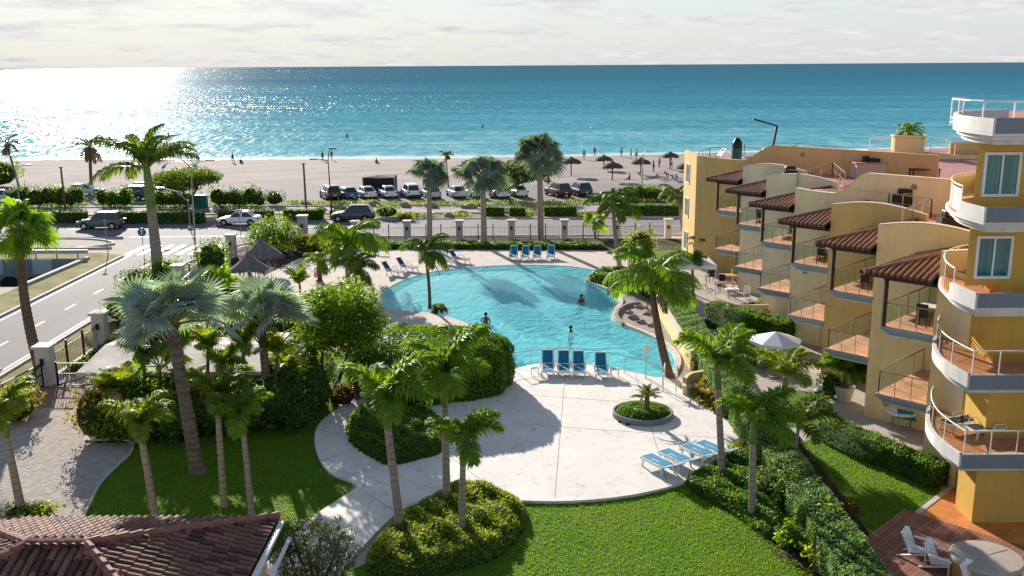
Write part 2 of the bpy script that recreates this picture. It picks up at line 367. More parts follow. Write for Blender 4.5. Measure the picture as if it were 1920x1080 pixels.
    for sc, dist, det in (((0.05, 0.04, 1), 3.2, 1), ((0.75, 0.16, 1), 1.6, 1)):
        ms = N.new('ShaderNodeMapping'); ms.inputs['Scale'].default_value = sc; ms.inputs['Rotation'].default_value = (0, 0, 0.3); L.new(g.outputs['Position'], ms.inputs[0])
        nn = N.new('ShaderNodeTexNoise'); nn.inputs['Scale'].default_value = 1.0; nn.inputs['Detail'].default_value = det; L.new(ms.outputs[0], nn.inputs['Vector'])
        bp = N.new('ShaderNodeBump'); bp.inputs['Distance'].default_value = dist; L.new(rw.outputs[0], bp.inputs['Strength']); L.new(nn.outputs['Fac'], bp.inputs['Height'])
        if prev: L.new(prev.outputs[0], bp.inputs['Normal'])
        prev = bp
    # wave facets mirror the sky and the sun
    gl = N.new('ShaderNodeBsdfGlossy'); gl.inputs['Roughness'].default_value = 0.17; L.new(prev.outputs[0], gl.inputs['Normal'])
    ms_ = N.new('ShaderNodeMixShader'); ms_.inputs[0].default_value = 0.05; L.new(b.outputs[0], ms_.inputs[1]); L.new(gl.outputs[0], ms_.inputs[2]); L.new(ms_.outputs[0], N['Material Output'].inputs[0])
    return m
M['sea'] = sea_mat()
sm_ = MB()
YS = [SHORE_Y - 4, 260, 400, 800, 2000, 6000, 20000, 45000]
for i in range(len(YS) - 1):
    w0, w1 = 500 + YS[i], 500 + YS[i + 1]
    sm_.add([(-w0, YS[i], -0.55), (w0, YS[i], -0.55), (w1, YS[i + 1], -0.55), (-w1, YS[i + 1], -0.55)], [(0, 1, 2, 3)], M['sea'])
structure('sea', sm_)

# ---- roads
def rect(x0, x1, y0, y1): return [(x0, y0), (x1, y0), (x1, y1), (x0, y1)]
mb = MB(); mb.sheet(rect(-300, 120, 92.6, 103.2), 0.012, M['asphalt_x']); boul = structure('boulevard', mb)
mb = MB(); mb.sheet([(-33.6, 10), (-27.4, 10), (-27.4, 80), (-26.2, 87), (-23, 92.6), (-40, 92.6), (-37.2, 90.6), (-35.2, 88.6), (-34.0, 86), (-33.6, 83)], 0.008, M['asphalt']); side = structure('side_road', mb)
mb = MB(); mb.sheet(rect(-300, 120, 107.6, 113.6), 0.010, M['lane']); structure('beach_lane', mb)
mb = MB(); mb.sheet(rect(-300, 40, 118.0, 134.0), 0.010, M['lot']); structure('parking_lot', mb)
mb = MB(); mb.sheet(rect(-300, 120, 103.35, 107.5), 0.016, M['verge']); structure('median_strip', mb)
mb = MB(); mb.sheet(rect(-300, 120, 113.7, 117.4), 0.016, M['verge']); structure('verge_strip', mb)
def line(name, pts, w=0.12, z=0.020, m=None):
    b = MB()
    for (x0, y0), (x1, y1) in zip(pts[:-1], pts[1:]):
        d = Vector((x1 - x0, y1 - y0)).normalized(); n = Vector((-d.y, d.x)) * w / 2
        b.add([(x0 + n.x, y0 + n.y, z), (x0 - n.x, y0 - n.y, z), (x1 - n.x, y1 - n.y, z), (x1 + n.x, y1 + n.y, z)], [(0, 1, 2, 3)], m or M['paint'])
    return b
line('x', [(-300, 93.2), (-37.5, 93.2)]).build('edge_line', boul)
line('x', [(-37, 93.3), (-24, 93.3)], 0.2).build('give_way_line', boul)
line('x', [(-23, 93.0), (110, 93.0)]).build('edge_line', boul)
line('x', [(-300, 102.7), (110, 102.7)]).build('edge_line', boul)
for i in range(26): line('x', [(-75 + i * 6, 98.0), (-72 + i * 6, 98.0)]).build('lane_dash', boul)
for i in range(12):
    y = 27.0 + 4.66 * i
    line('x', [(-30.3, y), (-30.3, y + 1.55)], 0.13).build('lane_dash', side)
line('x', [(-33.3, 10), (-33.3, 84)], 0.1, 0.014).build('edge_line', side)
line('x', [(-27.7, 10), (-27.7, 80)], 0.1, 0.014).build('edge_line', side)
for i in range(9):
    x = -34.0 + i * 1.12
    b = MB(); b.add([(x, 84.0, .018), (x + .55, 84.0, .018), (x + .72, 88.6, .018), (x + .17, 88.6, .018)], [(0, 1, 2, 3)], M['paint']); b.build('crossing_stripe', side)
def kerb(pts, w=0.22, h=0.13, name='kerb', m=None):
    b = MB()
    for a, c in zip(pts[:-1], pts[1:]): b.bar((a[0], a[1], h / 2), (c[0], c[1], h / 2), w, h, m or M['kerb'])
    return structure(name, b)
kerb([(-300, 103.3), (-45.5, 103.3)]); kerb([(-43.5, 103.3), (120, 103.3)]); kerb([(-300, 107.55), (120, 107.55)]); kerb([(-300, 113.65), (120, 113.65)])
kerb([(-21.5, 92.4), (120, 92.4)])
kerb([(-27.2, 10), (-27.2, 80), (-26, 86.5), (-23.6, 90.5), (-21.5, 92.4)])
kerb([(-33.8, 10), (-33.8, 83.2)])
# sandy traffic island with kerb, verge and pavement beside the side road
isl = smooth([(-300, 87.5), (-60, 87.4), (-42, 87.0), (-37.6, 88.6), (-37.2, 89.8), (-39.5, 91.6), (-44, 92.3), (-60, 92.4), (-300, 92.4)], 4)
mb = MB(); mb.sheet(isl, 0.05, M['rock']); structure('traffic_island', mb)
kerb([p for p in isl if p[0] > -120][:], 0.25, 0.16, 'island_kerb')
mb = MB(); mb.sheet([(-37.0, 30), (-34.0, 30), (-34.0, 84), (-36.3, 85.0), (-90, 85), (-90, 82.4), (-36.8, 82.4), (-37.0, 70)], 0.03, M['verge']); structure('road_verge', mb)
mb = MB(); mb.sheet([(-27.0, 20), (-24.3, 20), (-24.3, 83), (-21, 91.8), (-22.5, 92.0), (-25.6, 86), (-27.0, 80)], 0.02, M['verge']); structure('fence_verge', mb)
# drainage channel
M['channel'] = mat('channel_wall', (0.17, 0.21, 0.22), 0.8, 0.25, 0.4, 0.3, 10)
M['channel_pale'] = mat('channel_panel', (0.33, 0.40, 0.42), 0.8, 0.12, 1.0)
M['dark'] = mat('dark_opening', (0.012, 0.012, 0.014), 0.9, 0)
M['channel_water'] = mat('channel_water', (0.03, 0.05, 0.05), 0.08, 0.1, 0.5, 0.2, 2, 0.5)
mb = MB(); n = len(TRENCH)
for i in range(n):
    a, c = TRENCH[i], TRENCH[(i + 1) % n]
    mb.add([(a[0], a[1], 0.02), (c[0], c[1], 0.02), (c[0], c[1], -2.6), (a[0], a[1], -2.6)], [(0, 1, 2, 3)], M['channel'])
mb.sheet(TRENCH, -2.5, M['channel_water']); ch = structure('drainage_channel', mb)
for x0 in (-44.5, -40.3, -48.6, -53): MB().box((x0, 82.14, -0.62), (1.7, 0.06, 1.25), M['channel_pale']).build('wall_panel', ch)
for x0 in (-38.8, -41.0, -43.2, -45.4, -47.6, -49.8):
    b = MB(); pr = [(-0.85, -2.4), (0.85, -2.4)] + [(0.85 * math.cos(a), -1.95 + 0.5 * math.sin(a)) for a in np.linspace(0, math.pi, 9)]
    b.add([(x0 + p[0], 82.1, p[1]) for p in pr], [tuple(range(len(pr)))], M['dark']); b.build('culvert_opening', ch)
MB().tube([(-90, 73.4, -0.9), (-38.4, 73.4, -0.9)], 0.28, M['channel_pale'], 10).build('pipe', ch)
MB().bar((-36.7, 72, 0.12), (-36.4, 82.4, 0.12), 0.35, 0.2, M['kerb']).build('coping', ch)

# ---- pool surround, deck, path, lawns
SUR = smooth(ppx([(470, 520), (560, 478), (700, 472), (800, 466), (960, 467), (1120, 470), (1180, 480), (1210, 520), (1170, 555), (1172, 575), (1166, 592), (1190, 608), (1260, 650),
                  (1290, 690), (1275, 722), (1235, 728), (1120, 712), (1000, 706), (930, 718), (850, 745), (700, 720), (650, 660), (640, 600), (600, 560)]), 4)
mb = MB(); mb.sheet(SUR, 0.020, M['surround'], holes=[POOL]); structure('pool_surround', mb)
DECK_C, DECK_R = (1.5, 42.6), 8.9
deck = [(DECK_C[0] + DECK_R * math.cos(a), DECK_C[1] + DECK_R * math.sin(a)) for a in np.linspace(0, 2 * math.pi, 72, endpoint=False)]
poolset = POOL
def in_poly(p, poly):
    c = False; n = len(poly); x, y = p
    for i in range(n):
        x1, y1 = poly[i]; x2, y2 = poly[(i + 1) % n][:2]
        if (y1 > y) != (y2 > y) and x < (x2 - x1) * (y - y1) / (y2 - y1) + x1: c = not c
    return c
# pull the deck's rim back wherever it would overhang the water
deck2 = []
for p in deck:
    q = Vector(p); c = Vector(DECK_C); k = 1.0
    while in_poly((c + (q - c) * k)[:], POOL) and k > 0.5: k -= 0.01
    deck2.append(tuple(c + (q - c) * (k - 0.004 if k < 1 else 1)))
DECK = deck2
mb = MB(); mb.prism(DECK, -0.1, 0.15, M['deck']); dk = structure('pool_deck', mb)
PATH_A = smooth(ppx([(880, 800), (760, 760), (680, 752), (628, 775), (598, 800), (590, 828), (598, 862), (622, 893), (668, 914), (640, 938), (590, 972), (540, 1020), (500, 1075), (620, 1090), (650, 1062),
                     (690, 1020), (745, 968), (800, 945), (890, 925), (905, 870)]), 4)
mb = MB(); mb.prism(PATH_A, -0.1, 0.125, M['deck']); pth = structure('garden_path', mb)
def joint(a, b_, par, z):
    p, q = P(*a), P(*b_); x = line('x', [tuple(p)[:2], tuple(q)[:2]], 0.03, z, M['joint']); x.build('expansion_joint', par)
M['joint'] = mat('joint', (0.36, 0.32, 0.285), 0.9, 0.1)
for a, b_ in (((594, 810), (640, 818)), ((603, 868), (660, 852)), ((640, 905), (700, 880)), ((680, 925), (745, 968)), ((655, 926), (668, 914)), ((720, 958), (800, 948))): joint(a, b_, pth, 0.129)
for a, b_ in (((955, 722), (1020, 708)), ((1020, 708), (960, 694)), ((840, 860), (900, 905)), ((1060, 700), (1040, 940)), ((960, 800), (1390, 830)), ((1190, 700), (1250, 910)), ((900, 740), (1330, 770))): joint(a, b_, dk, 0.154)

GRASS_AREAS = []
def lawn(name, px, dens, holes=(), n=4, world=None, hgt=0.045, dist_from=0):
    poly = world or smooth(ppx(px), n)
    b = MB(); b.sheet(poly, 0.03, M['grass']); o = structure(name, b)
    GRASS_AREAS.append((poly, dens, hgt)); return o
LAWN_MAIN = [(985, 1000), (890, 925), (960, 925), (1060, 930), (1180, 920), (1290, 905), (1380, 960), (1460, 1030), (1540, 1110), (1400, 1250), (1100, 1250), (760, 1150), (640, 1085), (760, 1040)]
lawn('front_lawn', LAWN_MAIN, 420)
LAWN_LEFT = [(250, 825), (244, 850), (215, 878), (185, 912), (168, 945), (150, 975), (135, 1050), (300, 1060), (500, 1050), (560, 1000), (610, 955), (662, 914), (620, 893), (597, 862), (588, 828), (597, 798), (628, 770), (660, 700), (640, 660), (560, 660), (450, 730), (300, 790)]
lawn('garden_lawn', LAWN_LEFT, 300)
lawn('terrace_lawn', [(1500, 830), (1560, 835), (1660, 870), (1770, 905), (1722, 955), (1655, 1015), (1620, 985), (1560, 910)], 330, n=2)
lawn('courtyard_lawn', [(1330, 600), (1400, 612), (1480, 632), (1430, 680), (1400, 680), (1352, 630)], 150, n=2)
lawn('far_lawn', [(1140, 462), (1290, 455), (1300, 478), (1260, 485), (1180, 482)], 60, n=2)
lawn('hedge_lawn', [(1460, 740), (1520, 735), (1560, 760), (1540, 800), (1480, 800)], 120, n=2)
# gravel drive and paving
GRAV = smooth(ppx([(88, 738), (150, 735), (160, 800), (160, 828), (240, 828), (246, 850), (218, 878), (188, 910), (170, 945), (150, 985), (120, 1070), (-80, 1080), (-60, 860), (10, 800), (60, 770)]), 3)
mb = MB(); mb.sheet(GRAV, 0.024, M['gravel']); gv = structure('gravel_drive', mb)
mb = MB()
e = [p for p in smooth([tuple(P(x, y))[:2] for x, y in [(160, 828), (240, 828), (246, 850), (218, 878), (188, 910), (170, 945), (150, 985)]], 5, False)]
for a, c in zip(e[:-1], e[1:]): mb.bar((*a, .05), (*c, .05), .09, .11, M['kerb'])
structure('lawn_edging', mb)
mb = MB(); mb.sheet([(-24.2, 44.6), (-19.9, 44.6), (-19.7, 48.0), (-24.2, 48.2)], 0.028, M['brick']); bp_ = structure('brick_path', mb)
M['patio'] = mat('patio_paving', (0.44, 0.38, 0.33), 0.8, 0.14, 0.9, 0.25, 15, 0.25)
mb = MB(); mb.sheet([(12.6, 38.0), (17.2, 34.0), (22, 34), (22, 84), (13.0, 84), (12.0, 70), (12.4, 52)], 0.014, M['patio']); structure('patio', mb)
# soil beds under the plantings
for nm, px in (('left_planting_bed', [(150, 750), (300, 640), (480, 600), (600, 640), (640, 700), (560, 760), (470, 800), (330, 830), (180, 832), (150, 800)]),
               ('dome_hedge_bed', [(650, 690), (720, 640), (860, 640), (945, 690), (930, 740), (820, 770), (700, 760)]),
               ('side_planting_bed', [(1285, 905), (1345, 865), (1405, 800), (1420, 760), (1500, 820), (1560, 900), (1680, 1075), (1560, 1120), (1460, 1050), (1370, 960)]),
               ('poolside_bed', [(1160, 600), (1150, 575), (1165, 560), (1185, 540), (1225, 545), (1260, 580), (1310, 650), (1340, 720), (1300, 740), (1270, 700), (1275, 670), (1250, 645), (1205, 620)]),
               ('fence_planting_bed', [(700, 468), (700, 446), (960, 445), (1280, 448), (1280, 470), (1130, 470)]),
               ('corner_planting_bed', [(430, 500), (440, 470), (560, 440), (640, 440), (640, 475), (560, 485), (500, 515)])):
    mb = MB(); mb.sheet(ppx(px), 0.034, M['soil'] if nm != 'poolside_bed' else M['rock']); structure(nm, mb)

# ---- pool
M['plaster'] = mat('pool_plaster', (0.88, 0.90, 0.88), 0.8, 0.06, 0.8)
M['coping'] = mat('pool_coping', (0.60, 0.53, 0.46), 0.8, 0.10, 2.0, 0.2, 20)
def pool_depth(x, y):
    # gentle beach entry at the far and left sides, deep basin by the deck and the rocks
    t = (x + 14.0) / 22.0 * 0.55 + (74.0 - y) / 24.0 * 0.75
    t = min(1, max(0, t)); t = t * t * (3 - 2 * t)
    return 0.10 + 1.35 * t
def pool():
    xs = np.linspace(-14, 12, 66); ys = np.linspace(46, 82, 66)
    b = MB(); V = [(x, y, -0.03 - pool_depth(x, y)) for y in ys for x in xs]
    F = [(r * 66 + c, r * 66 + c + 1, (r + 1) * 66 + c + 1, (r + 1) * 66 + c) for r in range(65) for c in range(65)]
    b.add(V, F, M['plaster']); fl = structure('pool_floor', b, sm=True, fix=False)
    b = MB(); n = len(POOL)
    c = Vector((sum(p[0] for p in POOL) / n, sum(p[1] for p in POOL) / n))
    for i in range(n):
        a, d = POOL[i], POOL[(i + 1) % n]
        b.add([(a[0], a[1], 0.02), (d[0], d[1], 0.02), (d[0], d[1], -1.9), (a[0], a[1], -1.9)], [(0, 1, 2, 3)], M['plaster'])
    structure('pool_wall', b)
    m = bpy.data.materials.new('pool_water'); m.use_nodes = True; nt = m.node_tree; N = nt.nodes; L = nt.links; N.clear()
    out = N.new('ShaderNodeOutputMaterial'); tr = N.new('ShaderNodeBsdfTransparent'); gl = N.new('ShaderNodeBsdfGlossy'); gl.inputs['Roughness'].default_value = 0.04
    tr.inputs[0].default_value = (0.93, 0.985, 0.99, 1)
    fr = N.new('ShaderNodeFresnel'); fr.inputs[0].default_value = 1.33
    g = N.new('ShaderNodeNewGeometry'); prev = None
    for s, d in ((0.6, 0.24), (1.6, 0.14), (4.0, 0.03)):
        nn = N.new('ShaderNodeTexNoise'); nn.inputs['Scale'].default_value = s; nn.inputs['Detail'].default_value = 3; nn.inputs['Distortion'].default_value = 0.8; L.new(g.outputs['Position'], nn.inputs['Vector'])
        bp = N.new('ShaderNodeBump'); bp.inputs['Distance'].default_value = d; L.new(nn.outputs['Fac'], bp.inputs['Height'])
        if prev: L.new(prev.outputs[0], bp.inputs['Normal'])
        prev = bp
    L.new(prev.outputs[0], gl.inputs['Normal'])
    fk = N.new('ShaderNodeMath'); fk.operation = 'MULTIPLY'; fk.inputs[1].default_value = 0.45; L.new(fr.outputs[0], fk.inputs[0])
    mx = N.new('ShaderNodeMixShader'); L.new(fk.outputs[0], mx.inputs[0]); L.new(tr.outputs[0], mx.inputs[1]); L.new(gl.outputs[0], mx.inputs[2]); df = N.new('ShaderNodeBsdfDiffuse'); df.inputs[0].default_value = (0.24, 0.87, 0.93, 1)
    m0 = N.new('ShaderNodeMixShader'); m0.inputs[0].default_value = 0.40; L.new(tr.outputs[0], m0.inputs[1]); L.new(df.outputs[0], m0.inputs[2]); L.new(prev.outputs[0], df.inputs['Normal'])
    L.new(m0.outputs[0], mx.inputs[1]); L.new(mx.outputs[0], out.inputs[0])
    va = N.new('ShaderNodeVolumeAbsorption'); va.inputs['Color'].default_value = (0.0, 0.93, 0.97, 1); va.inputs['Density'].default_value = 0.14; L.new(va.outputs[0], out.inputs[1])
    q = [tuple(c + (Vector(p) - c) * 0.9985) for p in POOL]
    b = MB(); b.prism(q, -1.85, -0.03, m); structure('pool_water', b)
    # coping ring
    b = MB()
    for i in range(n):
        a, d = POOL[i], POOL[(i + 1) % n]; y = (a[1] + d[1]) / 2; x = (a[0] + d[0]) / 2
        if not (x > 3.5 and y < 74): continue
        dd = Vector((d[0] - a[0], d[1] - a[1])).normalized(); nn = Vector((dd.y, -dd.x)) * 0.17
        if in_poly((x + nn.x, y + nn.y), POOL): nn = -nn
        b.bar((a[0] + nn.x - dd.x * .03, a[1] + nn.y - dd.y * .03, 0.08), (d[0] + nn.x + dd.x * .03, d[1] + nn.y + dd.y * .03, 0.08), 0.30, 0.13, M['coping'])
    structure('pool_coping', b)
pool()
# ================================================================== buildings
M['cream'] = mat('cream_stucco', (0.86, 0.70, 0.44), 0.85, 0.07, 0.5, 0.25, 40, 0.2)
M['cream_grey'] = mat('greyish_cream_stucco', (0.82, 0.69, 0.48), 0.85, 0.08, 0.5, 0.25, 40, 0.2)
M['cream_yellow'] = mat('yellowish_cream_stucco', (0.85, 0.65, 0.33), 0.85, 0.07, 0.5, 0.25, 40, 0.2)
M['yellow'] = mat('yellow_stucco', (0.67, 0.455, 0.175), 0.85, 0.08, 0.5, 0.25, 40, 0.2)
M['ochre'] = mat('ochre_stucco', (0.62, 0.385, 0.085), 0.85, 0.08, 0.45, 0.25, 40, 0.2)
M['orange_wall'] = mat('orange_stucco', (0.66, 0.41, 0.19), 0.85, 0.08, 0.5, 0.25, 40, 0.2)
M['mauve'] = mat('rosy_stucco', (0.55, 0.44, 0.40), 0.85, 0.07, 0.5, 0.25, 40, 0.2)
M['slate'] = mat('slate_paint', (0.30, 0.35, 0.39), 0.7, 0.08, 1.0, 0.1, 30)
M['grey_fascia'] = mat('grey_concrete', (0.19, 0.215, 0.24), 0.8, 0.10, 0.8, 0.15, 25)  # white slab front's shade put into the colour; planter ring and base reuse it
M['wood'] = mat('dark_timber', (0.045, 0.024, 0.017), 0.6, 0.25, 3, 0.2, 30, stretch=(6, 6, 0.5))
M['steel'] = mat('steel_rail', (0.42, 0.41, 0.39), 0.35, 0.05, 3, spec=0.5, metal=0.8)
M['rail_white'] = mat('white_rail', (0.72, 0.70, 0.67), 0.5, 0.05, 3)
M['bronze'] = mat('bronze_rail', (0.30, 0.22, 0.16), 0.45, 0.1, 3, metal=0.3)
M['black_metal'] = mat('black_metal', (0.015, 0.013, 0.012), 0.5, 0.1, 3)
M['window_glass'] = mat('teal_window_glass', (0.02, 0.15, 0.155), 0.06, 0.45, 1.0, spec=0.8, stretch=(9, 9, .35))
def weather(m, amt=.22):
    # rain streaks and blotches of dirt on the stucco
    nt = m.node_tree; N = nt.nodes; L = nt.links; b = N['Principled BSDF']; src = b.inputs['Base Color'].links[0].from_socket
    tc = N.new('ShaderNodeTexCoord'); mp = N.new('ShaderNodeMapping'); mp.inputs['Scale'].default_value = (1.3, 1.3, .22); L.new(tc.outputs['Object'], mp.inputs[0])
    n = N.new('ShaderNodeTexNoise'); n.inputs['Scale'].default_value = 1.0; n.inputs['Detail'].default_value = 8; n.inputs['Roughness'].default_value = .7; L.new(mp.outputs[0], n.inputs['Vector'])
    rp = N.new('ShaderNodeValToRGB'); rp.color_ramp.elements[0].position = .33; rp.color_ramp.elements[1].position = .58; rp.color_ramp.elements[0].color = (1 - amt * 1.3, 1 - amt * 1.4, 1 - amt * 1.4, 1); L.new(n.outputs['Fac'], rp.inputs[0])
    mx = N.new('ShaderNodeMix'); mx.data_type = 'RGBA'; mx.blend_type = 'MULTIPLY'; mx.inputs[0].default_value = 1; L.new(src, mx.inputs[6]); L.new(rp.outputs[0], mx.inputs[7]); L.new(mx.outputs[2], b.inputs['Base Color'])
for k_ in ('cream', 'cream_grey', 'cream_yellow', 'yellow', 'ochre', 'orange_wall', 'mauve', 'plaster_white', 'slate', 'grey_fascia'): weather(M[k_], .075 if k_ != 'plaster_white' else .16)
def tiled_floor(name, c1, c2, joint_col, size, rot=math.pi / 4):
    m = bpy.data.materials.new(name); m.use_nodes = True; nt = m.node_tree; N = nt.nodes; L = nt.links; b = N['Principled BSDF']; b.inputs['Roughness'].default_value = 0.6
    tc = N.new('ShaderNodeTexCoord'); mp = N.new('ShaderNodeMapping'); mp.inputs['Rotation'].default_value = (0, 0, rot); L.new(tc.outputs['Object'], mp.inputs[0])
    br = N.new('ShaderNodeTexBrick'); br.offset = 0; br.inputs['Scale'].default_value = 1 / size; br.inputs['Color1'].default_value = (*c1, 1); br.inputs['Color2'].default_value = (*c2, 1)
    br.inputs['Mortar'].default_value = (*joint_col, 1); br.inputs['Mortar Size'].default_value = 0.025; br.inputs['Brick Width'].default_value = 1.0; br.inputs['Row Height'].default_value = 1.0
    L.new(mp.outputs[0], br.inputs[0])
    n = N.new('ShaderNodeTexNoise'); n.inputs['Scale'].default_value = 1.1; n.inputs['Detail'].default_value = 6; L.new(tc.outputs['Object'], n.inputs[0])
    mr = N.new('ShaderNodeMapRange'); mr.inputs[1].default_value = .3; mr.inputs[2].default_value = .7; mr.inputs[3].default_value = .78; mr.inputs[4].default_value = 1.15; L.new(n.outputs[0], mr.inputs[0])
    mx = N.new('ShaderNodeMix'); mx.data_type = 'RGBA'; mx.blend_type = 'MULTIPLY'; mx.inputs[0].default_value = 1; L.new(br.outputs[0], mx.inputs[6]); L.new(mr.outputs[0], mx.inputs[7]); L.new(mx.outputs[2], b.inputs[0])
    return m
M['terracotta'] = tiled_floor('terracotta_floor', (0.72, 0.35, 0.20), (0.66, 0.31, 0.17), (0.42, 0.22, 0.13), 0.45)
M['roof_floor'] = tiled_floor('roof_terrace_floor', (0.50, 0.20, 0.155), (0.45, 0.175, 0.14), (0.33, 0.16, 0.13), 0.6)
M['orange_tile'] = tiled_floor('orange_patio_tile', (0.66, 0.24, 0.05), (0.58, 0.20, 0.045), (0.42, 0.17, 0.06), 0.33)
M['tile_edge'] = mat('clay_roof_tile', (0.20, 0.095, 0.062), 0.75, 0.3, 2.5, 0.3, 20)
M['tile_dark'] = mat('weathered_roof_tile', (0.095, 0.045, 0.033), 0.75, 0.35, 2.5, 0.3, 20)  # shade between tile rows put into this dark tone
def glassmat(name, tint, fac):
    m = bpy.data.materials.new(name); m.use_nodes = True; nt = m.node_tree; N = nt.nodes; L = nt.links; N.clear()
    out = N.new('ShaderNodeOutputMaterial'); tr = N.new('ShaderNodeBsdfTransparent'); tr.inputs[0].default_value = (*tint, 1)
    gl = N.new('ShaderNodeBsdfGlossy'); gl.inputs['Roughness'].default_value = 0.03; mx = N.new('ShaderNodeMixShader'); mx.inputs[0].default_value = fac
    L.new(tr.outputs[0], mx.inputs[1]); L.new(gl.outputs[0], mx.inputs[2]); L.new(mx.outputs[0], out.inputs[0]); return m
M['rail_glass'] = glassmat('balustrade_glass', (0.86, 0.93, 0.91), 0.06)
M['rail_glass_tint'] = glassmat('tinted_balustrade_glass', (0.80, 0.74, 0.60), 0.07)
A_ = Vector((1, -1, 0)).normalized(); B_ = Vector((1, 1, 0)).normalized(); LEG = 4.575
Q = 1 / math.sqrt(2)
def LK(k): return Vector((14.8, 37.9 + 6.47 * k, 0))
def TIP(k): return Vector((16.3, 36.4 + 6.47 * (k + 1), 0))
def NK(k): return TIP(k - 1) + B_ * LEG
ST = 2.85
M['wicker_dark'] = mat('dark_lamp', (0.05, 0.04, 0.035), 0.5, 0.1)
ROOF_Z = 8.35
apt = thing('apartment_building', 'long stepped yellow and cream apartment block with sawtooth balconies and small tiled roofs', 'building', (16.3, 40, 0))
apt.location = (0, 0, 0)
# core and roof terrace
core = []
for k in range(0, 6):
    core.append(tuple(TIP(k - 1) + Vector((0.35, 0, 0)))[:2]); core.append(tuple(NK(k) + Vector((0.35, 0, 0)))[:2])
E1 = Vector((14.6, 76.9, 0)); E2 = Vector((14.6, 82.6, 0))
core += [(E1.x + .35, E1.y), (E2.x + .35, E2.y - .3), (44, 82.3), (44, 33.6), (17.2, 33.6)]
b = MB(); b.prism(core, 0.0, ROOF_Z - .02, M['cream']); b.build('building_core', apt)
b = MB(); b.sheet(core, ROOF_Z, M['roof_floor']); b.build('roof_terrace', apt)
unit_col = {-1: 'cream_yellow', 0: 'cream_yellow', 1: 'yellow', 2: 'cream', 3: 'cream_grey', 4: 'cream_grey', 5: 'yellow'}
def arch(L, z0, zm, zbot=0.0, n=10, lead=0.0):
    return [(0, zbot)] + [(L * i / n, z0 + (zm - z0) * math.sin(math.pi * (0.06 + 0.94 * i / n)) ) for i in range(n + 1)] + [(L, zbot)]
def rise(L, z0, z1, s0, s1, Ltot, n=10):
    pr = [(0, 0), (0, z0), (s0 * 0.6, z0 - .10)]
    for i in range(n + 1):
        t = i / n; pr.append((s0 + (s1 - s0) * t, z0 - .1 + (z1 - z0 + .1) * (t * t * (3 - 2 * t))))
    return pr + [(Ltot, z1 - .02), (Ltot, 0)]
M['cap'] = mat('parapet_cap', (0.66, 0.57, 0.46), 0.8, 0.08, 1.5)
for k in range(-1, 6):
    m = M[unit_col[k]]
    t = TIP(k) if k < 5 else E1
    b = MB()
    if k == 5: pr = rise(0, 8.95, 10.1, 4.0, 6.7, 18.6)
    elif k == 2: pr = rise(0, 9.0, 10.15, 2.3, 4.3, 13.0)
    else: pr = arch(LEG + .25, 8.9, 9.25)
    if k == 5:
        # left lower part is yellow, the raised party wall is orange
        b.slab(t, A_, [p for p in pr if p[0] <= 4.0] + [(4.0, 0)], 0.26, B_, m)
        b.build('fin_wall', apt)
        b = MB(); b.slab(t + B_ * .003, A_, [(4.0, 0)] + [p for p in pr if p[0] >= 4.0], 0.25, B_, M['orange_wall']); b.build('party_wall', apt)
    else:
        b.slab(t, A_, pr, 0.26, B_, m)
        b.build('fin_wall', apt)
    # cap strip on top of the wall
    c = MB(); top = pr[1:-1]
    for (s0, z0), (s1, z1) in zip(top[:-1], top[1:]):
        if s1 - s0 > 1e-4: c.bar(t + A_ * s0 + B_ * .13 + Vector((0, 0, z0 + .025)), t + A_ * s1 + B_ * .13 + Vector((0, 0, z1 + .025)), .30, .05, M['cap'] if k not in (2, 5) else M[unit_col[k]])
    c.build('wall_cap', apt)
    if k < 5:   # return wall, lit side
        r = MB(); r.slab(t + A_ * .003, B_, [(0.26, 0), (0.26, 8.86), (LEG - .1, 8.6), (LEG - .1, 0)], 0.26, A_, m); r.build('return_wall', apt)
end = MB(); end.slab(E1 + Vector((.002, .18, 0)), Vector((0, 1, 0)), [(0, 0), (0, 8.95), (5.5, 8.95), (5.5, 0)], .3, Vector((1, 0, 0)), M['yellow']); end.build('end_wall', apt)
def window(parent, o, du, w, h, nrm, z, frame_m, pane_n=2, name='window'):
    """framed window on a wall; o = left bottom corner on the wall, nrm points out"""
    o, du, nrm = Vector(o), Vector(du), Vector(nrm); o = o + Vector((0, 0, z)); up = Vector((0, 0, 1)); t = .09
    f = MB()
    def bx(s0, s1, z0, z1, d0, d1):
        vs = [o + du * s + up * zz + nrm * d for d in (d0, d1) for s, zz in ((s0, z0), (s1, z0), (s1, z1), (s0, z1))]
        f.add(vs, [(0, 1, 2, 3), (7, 6, 5, 4), (0, 4, 5, 1), (1, 5, 6, 2), (2, 6, 7, 3), (3, 7, 4, 0)], frame_m)
    bx(-t, w + t, -t, 0, -.05, .07); bx(-t, w + t, h, h + t, -.05, .07); bx(-t, 0, 0, h, -.05, .068); bx(w, w + t, 0, h, -.05, .068)
    for i in range(1, pane_n): bx(w * i / pane_n - .03, w * i / pane_n + .03, 0, h, -.05, .05)
    fo = f.build(name, parent)
    for i in range(pane_n):
        g = MB(); s0, s1 = w * i / pane_n, w * (i + 1) / pane_n
        g.add([o + du * s + up * zz + nrm * .012 for s, zz in ((s0 + .01, .01), (s1 - .01, .01), (s1 - .01, h - .01), (s0 + .01, h - .01))], [(0, 1, 2, 3)], M['window_glass']); g.build('pane', fo)
    return fo
for z in (0.9, 3.7, 6.5):
    window(apt, E1 + Vector((0, 3.0, 0)), Vector((0, 1, 0)), 1.3, 1.45, Vector((-1, 0, 0)), z, M['white'])
